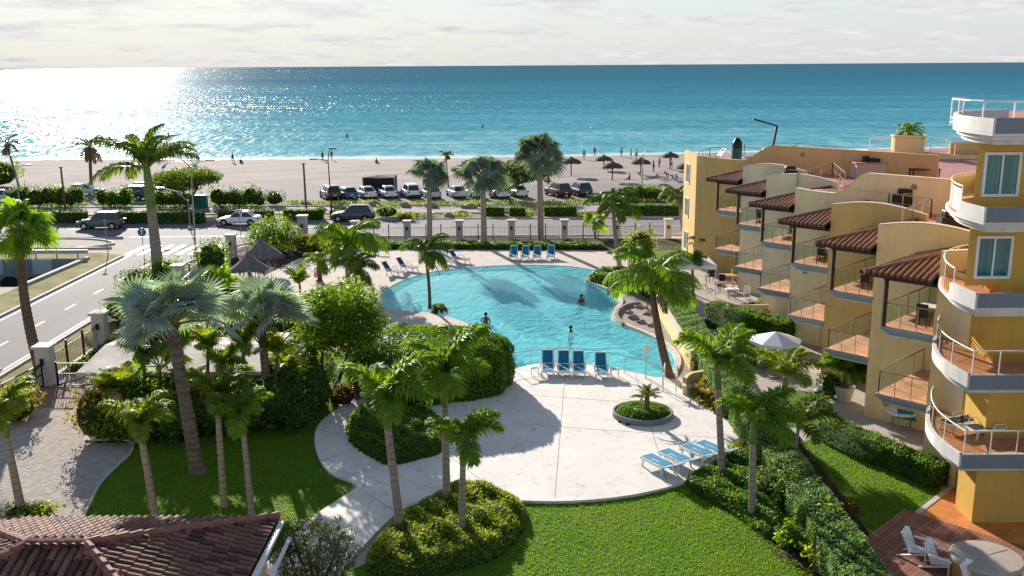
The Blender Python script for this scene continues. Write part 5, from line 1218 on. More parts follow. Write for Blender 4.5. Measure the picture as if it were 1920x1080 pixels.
cover('yellow-green planting beside the pool steps at the deck edge', [(1290, 738), (1330, 715), (1375, 740), (1420, 790), (1400, 808), (1355, 790), (1300, 760)], .45, .17, 'leaf_yellow', 150, 'groundcover_bed', 'planting bed')
cover('low plants on the rocky point in the far pool corner', [(1102, 528), (1125, 518), (1160, 515), (1190, 520), (1175, 538), (1150, 545), (1125, 537)], .7, .18, 'leaf_hedge', 150, 'groundcover_bed', 'planting bed')
cover('small tuft of plants on the pool islet under the slim palm', [(806, 585), (812, 577), (830, 575), (838, 580), (830, 587), (815, 589)], .3, .12, 'leaf_dark', 200, 'groundcover_bed', 'planting bed', edge=.2)
rr = [(pcy.x + 1.28 * math.cos(a), pcy.y + 1.28 * math.sin(a)) for a in np.linspace(0, 2 * math.pi, 28, endpoint=False)]
_c = cover('clipped green groundcover filling the round planter on the deck', None, .34, .07, 'leaf_hedge', 1100, 'groundcover_bed', 'planting bed', .03, .6, rr); _c.location.z = .26

# ---- bushes
def bush(label, px, w, h, m, leaf=.16, n=900, name='shrub', group=None, core=True, aspect=.45, jit=.8, z0=0):
    pb = P(*px, z0); C, Nn = [], []
    for i in range(7):
        a = i * 2.4; q = np.array([math.cos(a) * w * .32 * (i > 0), math.sin(a) * w * .32 * (i > 0), h * (.55 + .12 * math.sin(i * 3.1))]); r = np.array([w * .30, w * .30, h * .42]) * RNG.uniform(.8, 1.15)
        d = unit(RNG.normal(0, 1, (n // 7, 3))); C.append(q + d * r * RNG.uniform(.6, 1.08, (n // 7, 1))); Nn.append(d + [0, 0, .3])
    C = np.vstack(C); C[:, 2] = np.maximum(C[:, 2], .05)
    cr = None
    if core:
        cr = grid_core(lambda u, v: (math.cos(u * 6.2832) * math.sin(v * 3.1416) * w * .36, math.sin(u * 6.2832) * math.sin(v * 3.1416) * w * .36, h * .45 - math.cos(v * 3.1416) * h * .40), 9, 6)
    o = leafy(name, C, np.vstack(Nn), leaf, M[m], aspect, jit, cr); o.location = pb; return tag(o, label, 'shrub', group or 'garden shrubs')
for px, w, h, m, leaf, n, lb in [
        ((178, 824), 1.9, 2.6, 'leaf_yellow', .20, 1000, 'yellow croton shrub at the gravel edge by the cream wall'),
        ((225, 828), 2.1, 1.6, 'leaf_tree', .18, 1000, 'green shrub right of the yellow croton on the gravel edge'),
        ((275, 825), 2.0, 2.2, 'leaf_dark', .18, 1100, 'dark shrub in shade behind the leftmost pavilion palm'),
        ((335, 828), 2.3, 2.0, 'leaf_dark', .18, 1100, 'dark shrub left of the thick silver palm trunk'),
        ((415, 815), 2.4, 2.2, 'leaf_dark', .18, 1200, 'dark shrub right of the thick silver palm trunk'),
        ((480, 805), 2.4, 2.2, 'leaf_dark', .18, 1200, 'dark shrub around the foot of the smaller silver palm'),
        ((585, 778), 2.6, 2.7, 'leaf_dark', .16, 1500, 'dark shrub on the lawn edge left of the round tree trunk'),
        ((515, 802), 2.8, 2.9, 'leaf_dark', .16, 1500, 'dark shrub right of the smaller silver palm foot'),
        ((555, 805), 2.0, 1.5, 'leaf_dark', .15, 1000, 'low dark shrub at the end of the shaded thicket'),
        ((500, 650), 3.0, 2.6, 'leaf_dark', .18, 1300, 'dark shrub behind the bright flat roof end'),
        ((560, 640), 2.6, 2.2, 'leaf_tree', .17, 1200, 'leafy shrub left of the round tree crown'),
        ((455, 570), 2.4, 1.8, 'leaf_tree', .18, 1000, 'shrub below the front thatched shelter'),
        ((540, 790), 2.6, 2.6, 'leaf_dark', .18, 1300, 'deep green thicket shrub left of the shaded grass strip'),
        ((565, 735), 2.6, 2.8, 'leaf_tree', .18, 1300, 'green thicket shrub below the round tree'),
        ((532, 765), 2.6, 3.4, 'leaf_tree', .18, 1300, 'sunlit shrub beside the bright flat roof end'),
        ((262, 812), 1.8, 2.9, 'leaf_tree', .19, 1000, 'tall leafy shrub covering the cream service building wall'),
        ((322, 812), 2.0, 3.1, 'leaf_tree', .19, 1100, 'tall leafy shrub in front of the pump house left of the silver palm'),
        ((445, 808), 2.2, 2.9, 'leaf_tree', .19, 1100, 'tall leafy shrub in front of the pump house right end'),
        ((398, 812), 1.7, 2.6, 'leaf_yellow', .19, 900, 'yellowish shrub behind the thick silver palm trunk'),
        ((345, 612), 3.0, 2.6, 'leaf_yellow', .20, 1200, 'yellow-green shrub behind the pale flat roof'),
        ((430, 600), 3.2, 2.6, 'leaf_tree', .20, 1300, 'leafy shrub between the flat roof and the shelters'),
        ((260, 560), 2.8, 2.4, 'leaf_dark', .22, 1000, 'dark shrub beside the side road fence near the royal palm'),
        ((310, 540), 3.0, 2.4, 'leaf_tree', .22, 1100, 'leafy shrub right of the royal palm foot'),
        ((400, 520), 2.8, 3.2, 'leaf_tree', .22, 1200, 'bright leafy shrub by the fence left of the shelters'),
        ((220, 600), 1.8, 1.5, 'leaf_cover', .18, 700, 'small shrub at the side road fence'),
        ((575, 475), 3.2, 1.9, 'leaf_yellow', .22, 900, 'yellow flowering shrub below the white corner pillar'),
        ((630, 480), 3.0, 1.8, 'leaf_tree', .22, 900, 'shrub behind the wide coconut palm'),
        ((30, 790), 2.6, 1.6, 'leaf_yellow', .20, 1100, 'yellow-green shrub by the left gate pillar'),
        ((645, 760), 1.5, 1.1, 'leaf_red', .15, 700, 'bronze leaved shrub beside the round tree trunk'),
        ((770, 765), 2.6, 1.3, 'leaf_red', .16, 900, 'bronze leaved shrub between the round hedge and the path bed'),
        ((1200, 500), 2.8, 3.4, 'leaf_cover', .2, 1100, 'tall light green shrub by the far right corner of the pool'),
        ((1215, 560), 2.0, 1.8, 'leaf_tree', .18, 900, 'shrub at the foot of the bushy coconut palm by the pool'),
        ((1180, 545), 2.0, 1.5, 'leaf_dark', .18, 800, 'dark shrub beside the rocky pool point'),
        ((1375, 668), 2.0, 1.7, 'leaf_cover', .17, 1000, 'feathery light shrub between the long hedge and the patio umbrella'),
        ((1440, 690), 1.8, 1.2, 'leaf_tree', .16, 800, 'shrub in front of the patio umbrella'),
        ((1320, 690), 2.0, 1.4, 'leaf_tree', .16, 900, 'shrub below the end of the cream garden wall'),
        ((1490, 960), 1.7, 1.5, 'leaf_dark', .17, 900, 'dark shrub beside the clipped hedge in the side bed'),
        ((1540, 1010), 1.6, 1.3, 'leaf_cover', .20, 900, 'light leafy shrub at the lower end of the side bed'),
        ((1560, 1065), 1.6, 1.2, 'leaf_cover', .20, 900, 'lowest leafy shrub in the side bed near the clipped hedge'),
        ((1500, 1030), 1.5, .9, 'leaf_tree', .20, 800, 'strappy shrub where the front lawn meets the side bed'),
        ((1450, 940), 1.6, 1.3, 'leaf_dark', .17, 900, 'dark glossy shrub right of the palm nearest the front lawn'),
        ((1565, 985), 1.3, 1.0, 'leaf_red', .18, 700, 'bronze leaved shrub against the clipped hedge'),
        ((1558, 745), 1.3, 1.4, 'leaf_tree', .15, 700, 'leafy shrub beside the big potted palm'),
        ((515, 385), 2.6, 1.8, 'leaf_dark', .3, 500, 'round dark shrub on the sand left of the bare pole'),
        ((725, 408), 3.2, 1.4, 'leaf_tree', .25, 500, 'flowering median shrub right of the dark car'),
        ((760, 412), 2.2, .9, 'leaf_cover', .25, 350, 'low median shrub left of the first fence palm'),
        ((0, 350), 7.0, 4.0, 'leaf_tree', .4, 900, 'leafy tree-like shrub on the beach at the left frame edge'),
        ((35, 972), 1.2, .5, 'leaf_cover', .14, 600, 'small tuft at the foot of the leaning frame-edge palm'),
        ((80, 968), 1.0, .5, 'leaf_cover', .14, 500, 'small tuft beside the gravel drive end')]:
    bush(lb, px, w, h, m, leaf, n)
VB = [(560, 383, 2.6, 'just left of the bare sand pole'), (600, 384, 2.4, 'below the brown parked car'), (645, 384, 3.0, 'below the blue parked car'), (690, 384, 2.4, 'below the left white saloon by the tent'), (740, 385, 2.6, 'below the white saloon at the tent corner'),
      (790, 385, 2.4, 'just left of the first fence palm trunk'), (840, 385, 2.6, 'just right of the first fence palm trunk'), (890, 384, 2.4, 'just left of the middle fence palm trunk'), (945, 384, 3.0, 'below the dark leaning tree trunks'), (985, 384, 3.0, 'below the last white saloon'),
      (1040, 383, 3.0, 'below the dark red parked car'), (1085, 382, 3.0, 'below the dark teal parked car'), (1125, 381, 3.0, 'right of the whole parked row'), (860, 406, 2.2, 'on the median right of the first fence palm trunk'), (800, 408, 2.4, 'on the median behind the first fence palm trunk'), (985, 401, 2, 'on the median left of the tallest fence palm trunk'), (1090, 406, 2.4, 'on the median above the small fence palm')]
for i, (x, y, w, wh) in enumerate(VB):
    bush('low scrubby verge bush ' + wh, (x, y), w * 1.25, .5, 'leaf_cover' if i % 2 else 'leaf_hedge', .25, 220, 'verge_bush', 'low bushes on the verge', core=False)
# ================================================================== objects
M['car_glass'] = mat('car_glass', (0.012, 0.018, 0.022), 0.05, 0, spec=0.8)
M['tyre'] = mat('tyre', (0.012, 0.012, 0.012), 0.85, 0.1)
M['rim'] = mat('wheel_rim', (0.5, 0.5, 0.5), 0.3, 0.05, 3, metal=.8)
M['lamp_white'] = mat('headlight', (0.75, 0.77, 0.78), 0.15, 0, spec=.8)
M['lamp_red'] = mat('taillight', (0.35, 0.01, 0.01), 0.2, 0, spec=.6)
M['blue_sling'] = mat('blue_sling_fabric', (0.012, 0.25, 0.44), 0.7, 0.12, 4)
M['teal_sling'] = mat('teal_sling_fabric', (0.010, 0.20, 0.33), 0.7, 0.12, 4)
M['navy_sling'] = mat('navy_sling_fabric', (0.015, 0.06, 0.17), 0.7, 0.12, 4)
M['plastic'] = mat('white_resin', (0.80, 0.79, 0.76), 0.4, 0.04, 3)
M['thatch'] = mat('thatch', (0.20, 0.175, 0.16), 0.95, 0.3, 2.5, 1.0, 14, 0.1, stretch=(1, 1, .3))
M['thatch_dark'] = mat('dark_thatch', (0.105, 0.08, 0.065), 0.95, 0.3, 2.5, 1.0, 14, 0.1)
M['skin'] = mat('skin', (0.33, 0.17, 0.105), 0.55, 0.08, 6)
M['skin_dark'] = mat('tanned_skin', (0.16, 0.08, 0.05), 0.55, 0.08, 6)
M['hair'] = mat('dark_hair', (0.015, 0.010, 0.008), 0.6, 0.1)
M['canvas'] = mat('white_canvas', (0.72, 0.74, 0.77), 0.85, 0.05, 1.5)
M['fence_black'] = mat('black_fence', (0.02, 0.018, 0.016), 0.55, 0.1)
M['galv'] = mat('galvanised_steel', (0.34, 0.35, 0.36), 0.45, 0.1, 3, metal=.6)
M['teal_box'] = mat('green_cabinet', (0.03, 0.15, 0.13), 0.6, 0.15, 2)
M['mesh_black'] = mat('black_shade_cloth', (0.022, 0.021, 0.024), 0.9, 0.25, 2)
M['deck_wood'] = mat('redwood_plank', (0.25, 0.105, 0.07), 0.7, 0.22, 1.5, 0.2, 25)
M['deck_wood2'] = mat('redwood_plank_pale', (0.30, 0.13, 0.085), 0.7, 0.22, 1.5, 0.2, 25)
M['tub_cover'] = mat('hot_tub_cover', (0.42, 0.36, 0.30), 0.6, 0.10, 1.5, 0.1, 20)
M['tub_side'] = mat('hot_tub_side', (0.45, 0.22, 0.08), 0.6, 0.12, 2)
M['blue_print'] = mat('blue_towel', (0.01, 0.20, 0.36), 0.9, 0.2, 6)
M['pink'] = mat('pink_inflatable', (0.5, 0.04, 0.16), 0.4, 0.3, 5, col2=(0.05, 0.15, 0.5))
M['wicker'] = mat('dark_wicker', (0.03, 0.022, 0.02), 0.7, 0.2, 8)
M['yellow_plastic'] = mat('yellow_cloth', (0.60, 0.33, 0.03), 0.7, 0.1)
M['clay_pot'] = mat('pale_pot', (0.50, 0.44, 0.39), 0.8, 0.1, 3)
M['blue_sign'] = mat('blue_road_sign', (0.01, 0.16, 0.27), 0.4, 0)
M['red_paint'] = mat('red_sign_border', (0.55, 0.03, 0.03), 0.4, 0)
M['teal_sail'] = mat('turquoise_sail', (0.02, 0.33, 0.45), 0.7, 0.05)

# ---- cars -------------------------------------------------------------
CARPAINT = {}
def paint(name, c):
    if name not in CARPAINT: CARPAINT[name] = mat(name + '_car_paint', c, 0.28, 0.03, 2, spec=.5, coat=.6)
    return CARPAINT[name]
def make_car(kind, pm):
    """local +X is the front"""
    suv = kind == 'suv'; Ln, W, H = (4.55, 1.86, 1.72) if suv else (4.45, 1.76, 1.43)
    root = thing('parked_car', 'x', 'car')
    belt = .98 if suv else .86; hood = .98 if suv else .84; tail = 1.0 if suv else .93
    # body: loft of rounded sections
    st = [(-Ln / 2, .70, .42, tail * .78), (-Ln / 2 + .10, .90, .30, tail * .97), (-Ln / 2 + .5, .98, .24, tail), (-.9, 1.0, .22, belt + .02), (.4, 1.0, .22, belt), (1.0, 1.0, .22, hood + .02), (1.6, .97, .24, hood - .06), (Ln / 2 - .16, .88, .28, hood - .20), (Ln / 2, .68, .40, hood - .36)]
    b = MB(); n = 0; vs = []; cs = []
    for x, w, z0, z1 in st:
        w = W / 2 * w; zc = z0 + (z1 - z0) * .55
        ring = [(-w * .86, z0), (-w, z0 + .12), (-w * 1.0, zc), (-w * .94, z1 - .04), (-w * .82, z1), (w * .82, z1), (w * .94, z1 - .04), (w, zc), (w, z0 + .12), (w * .86, z0)]
        vs += [(x, y, z) for y, z in ring]; n = len(ring)
    fs = [(i * n + j, i * n + (j + 1) % n, (i + 1) * n + (j + 1) % n, (i + 1) * n + j) for i in range(len(st) - 1) for j in range(n)] + [tuple(range(n))[::-1], tuple((len(st) - 1) * n + j for j in range(n))]
    b.add(vs, fs, pm); body = b.build('body', root, sm=False, bevel=.03)
    # cabin: roof, pillars and separate panes
    if suv: x0b, x1b, x0t, x1t = -2.1, .95, -1.75, .2
    elif kind == 'hatch': x0b, x1b, x0t, x1t = -1.95, .98, -1.45, .1
    else: x0b, x1b, x0t, x1t = -1.75, .98, -1.05, .12
    wb, wt = W / 2 * .90, W / 2 * .70; zb, zt = belt - .03, H
    B4 = [(x0b, -wb, zb), (x1b, -wb, zb), (x1b, wb, zb), (x0b, wb, zb)]; T4 = [(x0t, -wt, zt - .06), (x1t, -wt, zt - .05), (x1t, wt, zt - .05), (x0t, wt, zt - .06)]
    r = MB(); r.add(B4 + T4, [(4, 5, 6, 7), (0, 1, 5, 4), (1, 2, 6, 5), (2, 3, 7, 6), (3, 0, 4, 7)], pm); r.build('cabin', root, bevel=.05)
    def pane(name, q, k=.86, off=.012):
        q = [Vector(p) for p in q]; c = sum(q, Vector()) / 4; nn = (q[1] - q[0]).cross(q[3] - q[0]).normalized()
        if nn.dot(c - Vector((-.4, 0, 1.0))) < 0: nn = -nn
        MB().add([c + (p - c) * k + nn * off for p in q], [(0, 1, 2, 3)], M['car_glass']).build(name, root)
    B = [Vector(p) for p in B4]; T = [Vector(p) for p in T4]
    pane('windscreen', (B[1], B[2], T[2], T[1])); pane('rear_window', (B[3], B[0], T[0], T[3]), .82)
    for a, c in ((0, 1), (3, 2)):
        m0, m1 = B[a].lerp(B[c], .5), T[a].lerp(T[c], .5)
        pane('side_window', (B[a], m0, m1, T[a]), .84); pane('side_window', (m0, B[c], T[c], m1), .84)
    r2 = MB(); r2.box(((x0t + x1t) / 2, 0, zt - .03), (x1t - x0t - .1, wt * 1.85, .07), pm); r2.build('roof', root, bevel=.03)
    wr = .34 if suv else .31
    for sx, xx in ((1, Ln / 2 - .85), (-1, -Ln / 2 + .85)):
        for s in (-1, 1):
            y = s * (W / 2 - .10)
            ar = MB(); cyl(ar, (xx, y + s * .06, wr + .02), wr * 1.16, .10, M['dark'], 16); ar.build('wheel_arch', root)
            wl = MB(); cyl(wl, (xx, y + s * .02, wr), wr, .22, M['tyre'], 16); w_ = wl.build('wheel', root)
            rm = MB(); cyl(rm, (xx, y + s * .03, wr), wr * .62, .225, M['rim'], 10); rm.build('rim', w_)
    for s in (-1, 1):
        MB().box((Ln / 2 - .16, s * W * .34, hood - .24), (.18, .36, .14), M['lamp_white']).build('headlight', root)
        MB().box((-Ln / 2 + .07, s * W * .37, tail - .18), (.12, .26, .17), M['lamp_red']).build('taillight', root)
        MB().box((.75, s * (W / 2 + .06), belt + .06), (.14, .16, .12), pm).build('mirror', root)
    MB().box((-Ln / 2 - .005, 0, .62), (.03, .36, .13), M['white']).build('licence_plate', root)
    MB().box((-Ln / 2 + .06, 0, .42), (.16, W * .86, .16), M['dark'] if suv else pm).build('rear_bumper', root)
    MB().box((Ln / 2 - .05, 0, .42), (.14, W * .8, .18), M['dark']).build('front_grille', root)
    return root
def cyl(b, c, r, w, m, n=14):
    """wheel-like cylinder, axis along Y"""
    vs = []
    for y in (-w / 2, w / 2):
        for j in range(n): a = 2 * math.pi * j / n; vs.append((c[0] + r * math.cos(a), c[1] + y, c[2] + r * math.sin(a)))
    b.add(vs, [(j, (j + 1) % n, n + (j + 1) % n, n + j) for j in range(n)] + [tuple(range(n))[::-1], tuple(n + j for j in range(n))], m)
CARS = {}
def car(kind, cname, c, px, rz, label, group, z=0.015):
    k = (kind, cname)
    if k not in CARS: CARS[k] = make_car(kind, paint(cname, c))
    p = P(*px); o = instance(CARS[k], (p.x, p.y, z), rz, label, group)
    return o
WHT, SIL, BLU, DRK, RED, TEA, BRN = (.84, .84, .83), (.55, .57, .59), (.03, .12, .27), (.022, .03, .036), (.10, .02, .022), (.03, .085, .095), (.11, .075, .06)
PK = 'cars parked nose to the beach'
up = R(112)
for kind, cn, c, x, y, lb in [('suv', 'brown', BRN, 620, 372, 'brown car at the lamp pole end of the parked row'), ('hatch', 'blue', BLU, 651, 371, 'blue car in the parked row beside the brown one'),
        ('sedan', 'white', WHT, 686, 370, 'white saloon in front of the black shade tent, left one'), ('sedan', 'white', WHT, 727, 369, 'white saloon at the right corner of the black shade tent'),
        ('suv', 'white', WHT, 770, 369, 'white off-road car left of the first fence palm trunk'), ('hatch', 'silver', SIL, 808, 370, 'silver car half hidden behind the first fence palm trunk'),
        ('sedan', 'silver', SIL, 856, 369, 'silver saloon between the first two fence palm trunks'), ('sedan', 'grey', (.3, .31, .33), 890, 369, 'grey saloon just left of the middle fence palm trunk'),
        ('hatch', 'white', WHT, 936, 369, 'white car behind the dark leaning trunks'), ('sedan', 'white', WHT, 968, 367, 'white saloon left of the tallest fence palm trunk'),
        ('suv', 'dark_red', RED, 1046, 367, 'dark red car right of the tallest fence palm trunk'), ('suv', 'dark_teal', TEA, 1086, 366, 'dark teal car at the right end of the parked row')]:
    car(kind, cn, c, (x, y), up + R(random.uniform(-5, 5)), lb, PK)
car('suv', 'dark_grey', (.06, .075, .085), (191, 428), R(180), 'dark grey car driving on the boulevard past the traffic island', 'cars on the boulevard')
car('sedan', 'white', WHT, (449, 421), R(180), 'white car driving on the boulevard left of the corner bushes', 'cars on the boulevard')
car('suv', 'black', DRK, (662, 414), R(180), 'black estate car driving on the boulevard behind the wide coconut palm', 'cars on the boulevard')
car('hatch', 'silver', SIL, (163, 365), R(10), 'silver car standing behind the tall hedges below the dried palm', 'cars by the left beach access')
car('sedan', 'dark_blue', (.02, .035, .06), (260, 362), R(160), 'dark blue saloon left of the flat-topped tree', 'cars by the left beach access')
car('suv', 'black', DRK, (248, 374), R(170), 'black car half behind the tall hedge left of the royal palm', 'cars by the left beach access')
car('sedan', 'pale_blue', (.45, .52, .56), (8, 377), R(20), 'pale blue car at the left frame edge behind the tall hedge', 'cars by the left beach access')

# ---- sun loungers -----------------------------------------------------
def make_lounger(sling, head=(.80, .98)):
    t = thing('sun_lounger', 'x', 'sun lounger')
    f = MB()
    for s in (-1, 1): f.bar((-1.0, s * .31, .33), (.35, s * .31, .33), .06, .09, M['plastic'])
    f.bar((-1.0, -.31, .33), (-1.0, .31, .33), .08, .08, M['plastic']); f.bar((.35, -.31, .33), (.35, .31, .33), .05, .05, M['plastic']); f.build('frame', t)
    for x in (-.8, .25):
        for s in (-1, 1): MB().bar((x, s * .30, .33), (x + (.08 if x > 0 else -.08), s * .32, 0), .06, .06, M['plastic']).build('leg', t)
    for s in (-1, 1):
        MB().tube([(.28, s * .36, .34), (.2, s * .37, .55), (-.2, s * .37, .56), (-.3, s * .36, .34)], .025, M['plastic'], 5).build('armrest', t)
    s_ = MB(); s_.box((-.35, 0, .375), (1.25, .54, .025), sling); s_.build('seat_sling', t)
    bk = MB(); a, c = Vector((.33, 0, .36)), Vector((head[0], 0, head[1]))
    for s in (-1, 1): bk.bar(a + Vector((0, s * .30, 0)), c + Vector((0, s * .28, 0)), .05, .05, M['plastic'])
    bk.bar(c + Vector((0, -.28, 0)), c + Vector((0, .28, 0)), .06, .05, M['plastic']); bo = bk.build('backrest', t)
    MB().add([a + Vector((.0, -.275, .03)), a + Vector((0, .275, .03)), c + Vector((0, .255, -.02)), c + Vector((0, -.255, -.02)), a + Vector((.03, -.275, .01)), a + Vector((.03, .275, .01)), c + Vector((.03, .255, -.04)), c + Vector((.03, -.255, -.04))],
             [(0, 1, 2, 3), (7, 6, 5, 4), (0, 4, 5, 1), (2, 6, 7, 3), (1, 5, 6, 2), (3, 7, 4, 0)], sling).build('back_sling', bo)
    MB().bar((.6, 0, .36 + (head[1] - .36) * .5), (.35, 0, .33), .05, .03, M['plastic']).build('support', t)
    return t
LG = make_lounger(M['teal_sling']); LG2 = make_lounger(M['navy_sling']); LG3 = make_lounger(M['blue_sling'], (.98, .66))
def lounger(px, rz, lb, grp, z=.15, pr=None):
    p = P(px[0], px[1], z); instance(pr or LG, (p.x, p.y, z), rz, lb, grp)
# facing the pool with their backs to the deck: local +X (head end) towards the camera
for x, y, lb in ((1027, 697, 'leftmost of four loungers facing the pool'), (1057, 698, 'second lounger from the left in the row facing the pool'), (1085, 699, 'third lounger from the left in the row facing the pool'), (1127, 702, 'rightmost lounger of the row facing the pool, set apart from the others')):
    lounger((x, y), R(88), lb, 'loungers at the pool railing')
for x, y, rz, lb in ((1242, 884, -58, 'lowest of four loungers at the deck rim'), (1274, 874, -58, 'second lounger up from the lowest at the deck rim'), (1317, 863, -55, 'third lounger at the deck rim, left of the palm trunk'), (1344, 857, -55, 'topmost lounger at the deck rim, partly behind the palm trunk')):
    lounger((x, y), R(rz), lb, 'loungers at the deck rim', .15, LG3)
for x, y, lb in ((963, 485, 'leftmost lounger at the far end of the pool'), (985, 485, 'second lounger at the far end of the pool'), (1007, 485, 'third lounger at the far end of the pool'), (1033, 484, 'rightmost lounger at the far end of the pool')):
    lounger((x, y), R(86), lb, 'loungers at the far pool end', .02)
for x, y, lb in ((735, 515, 'lounger on the sand nearest the dark spiky palm'), (762, 507, 'second lounger on the sand left of the slim pool palm'), (834, 495, 'lounger right of the slim pool palm crown'), (860, 492, 'lounger on the far shore between the slim palm and the far row'), (672, 528, 'lounger under the dark spiky palm at the shallow end')):
    lounger((x, y), R(150), lb, 'loungers on the shallow shore', .02, LG2)

for x, y, lb in ((1003, 703, 'small white side table left of the lounger row'), (1152, 706, 'small white side table right of the lounger row')):
    q = P(x, y, .15); t = thing('side_table', lb, 'table', q, group='white side tables'); MB().box((0, 0, .42), (.45, .45, .035), M['plastic']).build('table_top', t, bevel=.01)
    for sx in (-1, 1):
        for sy in (-1, 1): MB().bar((sx * .19, sy * .19, 0), (sx * .19, sy * .19, .41), .035, .035, M['plastic']).build('leg', t)
# ---- pool railing along the deck ------------------------------------
def pool_rail():
    t = thing('pool_railing', 'thin steel handrail curving along the deck between loungers and pool', 'railing')
    pts = smooth([tuple(P(x, y, .15)) for x, y in [(962, 693), (995, 688), (1040, 684), (1085, 685), (1128, 690), (1172, 699), (1210, 709), (1242, 726)]], 6, False)
    MB().tube([(x, y, z + .92) for x, y, z in pts], .022, M['steel'], 6).build('handrail', t)
    for i in range(0, len(pts), 6): MB().bar(pts[i], (pts[i][0], pts[i][1], 1.07), .035, .035, M['steel']).build('rail_post', t)
    t2 = thing('step_railing', 'short white step handrail by the foot of the big curved palm', 'railing')
    for k in range(2):
        a, c = P(1243 + 24 * k, 735 + 4 * k, .1), P(1246 + 24 * k, 712 + 6 * k, .1); b = MB(); b.tube([a, a + Vector((0, 0, .9)), c + Vector((0, 0, .95)), c], .025, M['rail_white'], 6); b.build('hoop', t2)
    t3 = thing('depth_sign', 'small white notice post on the pool railing', 'sign'); a = P(1211, 707, .15); MB().bar(a, a + Vector((0, 0, 1.35)), .035, .035, M['steel']).build('post', t3); MB().box(a + Vector((0, 0, 1.55)), (.3, .03, .42), M['white']).build('board', t3)
pool_rail()
# ---- round planter, garden wall, rocks ------------------------------
t = thing('round_planter', 'round low concrete planter ring standing on the deck', 'planter', (pcy.x, pcy.y, 0))
b = MB(); b.lathe([(1.36, .12), (1.40, .16), (1.40, .38), (1.37, .41), (1.30, .41), (1.28, .30)], (0, 0, 0), M['grey_fascia'], 48); b.build('ring', t, sm=False)  # shaded tone put into the ring's colour
GX = 9.62
gw = thing('garden_wall', 'low cream garden wall along the pool side of the long hedge', 'wall')
b = MB(); b.slab((GX - .11, 65.0, 0), Vector((0, -1, 0)), [(0, 0), (0, 1.05), (15, 1.05), (15, 0)], .22, Vector((1, 0, 0)), M['cream_yellow']); b.build('wall_face', gw)
b = MB(); b.bar((GX, 65.1, 1.08), (GX, 49.9, 1.08), .30, .07, M['cap']); b.build('coping', gw)
cw = thing('curved_wall', 'short curved cream wall at the end of the pool steps', 'wall')
pts = smooth([tuple(P(x, y)) for x, y in [(1283, 745), (1284, 730), (1295, 720), (1315, 716), (1330, 712)]], 5, False)
b = MB()
for a, c in zip(pts[:-1], pts[1:]): b.bar((a[0], a[1], .3), (c[0], c[1], .3), .2, .6, M['cream_yellow'])
b.build('wall_face', cw)
def rock(label, p, s, m='rock', grp='stones by the pool', name='boulder'):
    b = MB(); v, f = [], []; nu, nv = 9, 6; sd = random.random() * 9
    for i in range(nv + 1):
        for j in range(nu):
            th, ph = math.pi * i / nv, 2 * math.pi * j / nu; r = 1 + .22 * math.sin(3 * ph + sd + th * 2) + .12 * math.sin(5 * th + ph * 2 + sd)
            v.append((s[0] * r * math.sin(th) * math.cos(ph), s[1] * r * math.sin(th) * math.sin(ph), s[2] * (r * math.cos(th) * .9 + .55)))
    f = [(i * nu + j, i * nu + (j + 1) % nu, (i + 1) * nu + (j + 1) % nu, (i + 1) * nu + j) for i in range(nv) for j in range(nu)]
    b.add(v, f, M[m]); o = b.build(name, sm=True); o.location = p; tag(o, label, 'stone', grp)
for x, y, s, lb in [(1188, 598, .5, 'boulder at the tip of the rocky pool bed'), (1203, 606, .42, 'boulder beside the pool bed edge next to the tip'), (1180, 588, .35, 'small boulder nearest the pool bend'), (1215, 590, .45, 'boulder in the middle of the rocky pool bed'), (1198, 578, .4, 'flat boulder behind the rocky pool bed tip'), (1222, 612, .38, 'boulder left of the big curved palm trunk'), (1160, 535, .5, 'boulder on the far pool point'), (1175, 541, .4, 'small boulder on the far pool point'), (1142, 475, .35, 'grey stone on the far pool surround'), (1215, 437, .6, 'pale boulder by the far fence')]:
    rock(lb, P(x, y), (s * .75, s * .6, s * .38))
for i, (x, y, wh) in enumerate([(575, 384, 'at the foot of the bare sand pole'), (600, 398, 'on the lane edge behind the street lamp'), (770, 405, 'on the median left of the first fence palm'), (842, 408, 'on the median between the first two fence palms, nearer'), (865, 402, 'on the median between the first two fence palms, farther'), (635, 392, 'on the lane beside the dark street lamp'), (718, 391, 'below the white saloon at the tent corner'),
        (810, 389, 'behind the first fence palm trunk'), (880, 390, 'left of the middle fence palm trunk'), (760, 388, 'below the white off-road car'), (1030, 385, 'below the dark red parked car'), (700, 386, 'below the left white saloon by the tent'), (905, 386, 'behind the middle fence palm trunk'), (595, 410, 'on the median left of the black car')]):
    rock('dark verge stone ' + wh, P(x, y), (.6 + .2 * (i % 3), .45, .28 + .08 * (i % 2)), 'rock', 'stones on the boulevard verge', 'verge_stone')
kb = smooth([tuple(P(x, y)) for x, y in [(1168, 612), (1156, 597), (1160, 585), (1178, 575), (1200, 573), (1212, 580)]], 5, False)
b = MB()
for a, c in zip(kb[:-1], kb[1:]): b.bar((a[0], a[1], .12), (c[0], c[1], .12), .2, .26, M['rock'])
tag(b.build('stone_edging'), 'curved stone edging of the rocky pool bed', 'edging')
M['pillar'] = mat('pillar_plaster', (0.52, 0.50, 0.46), 0.8, 0.1, 1.2, 0.15, 30)
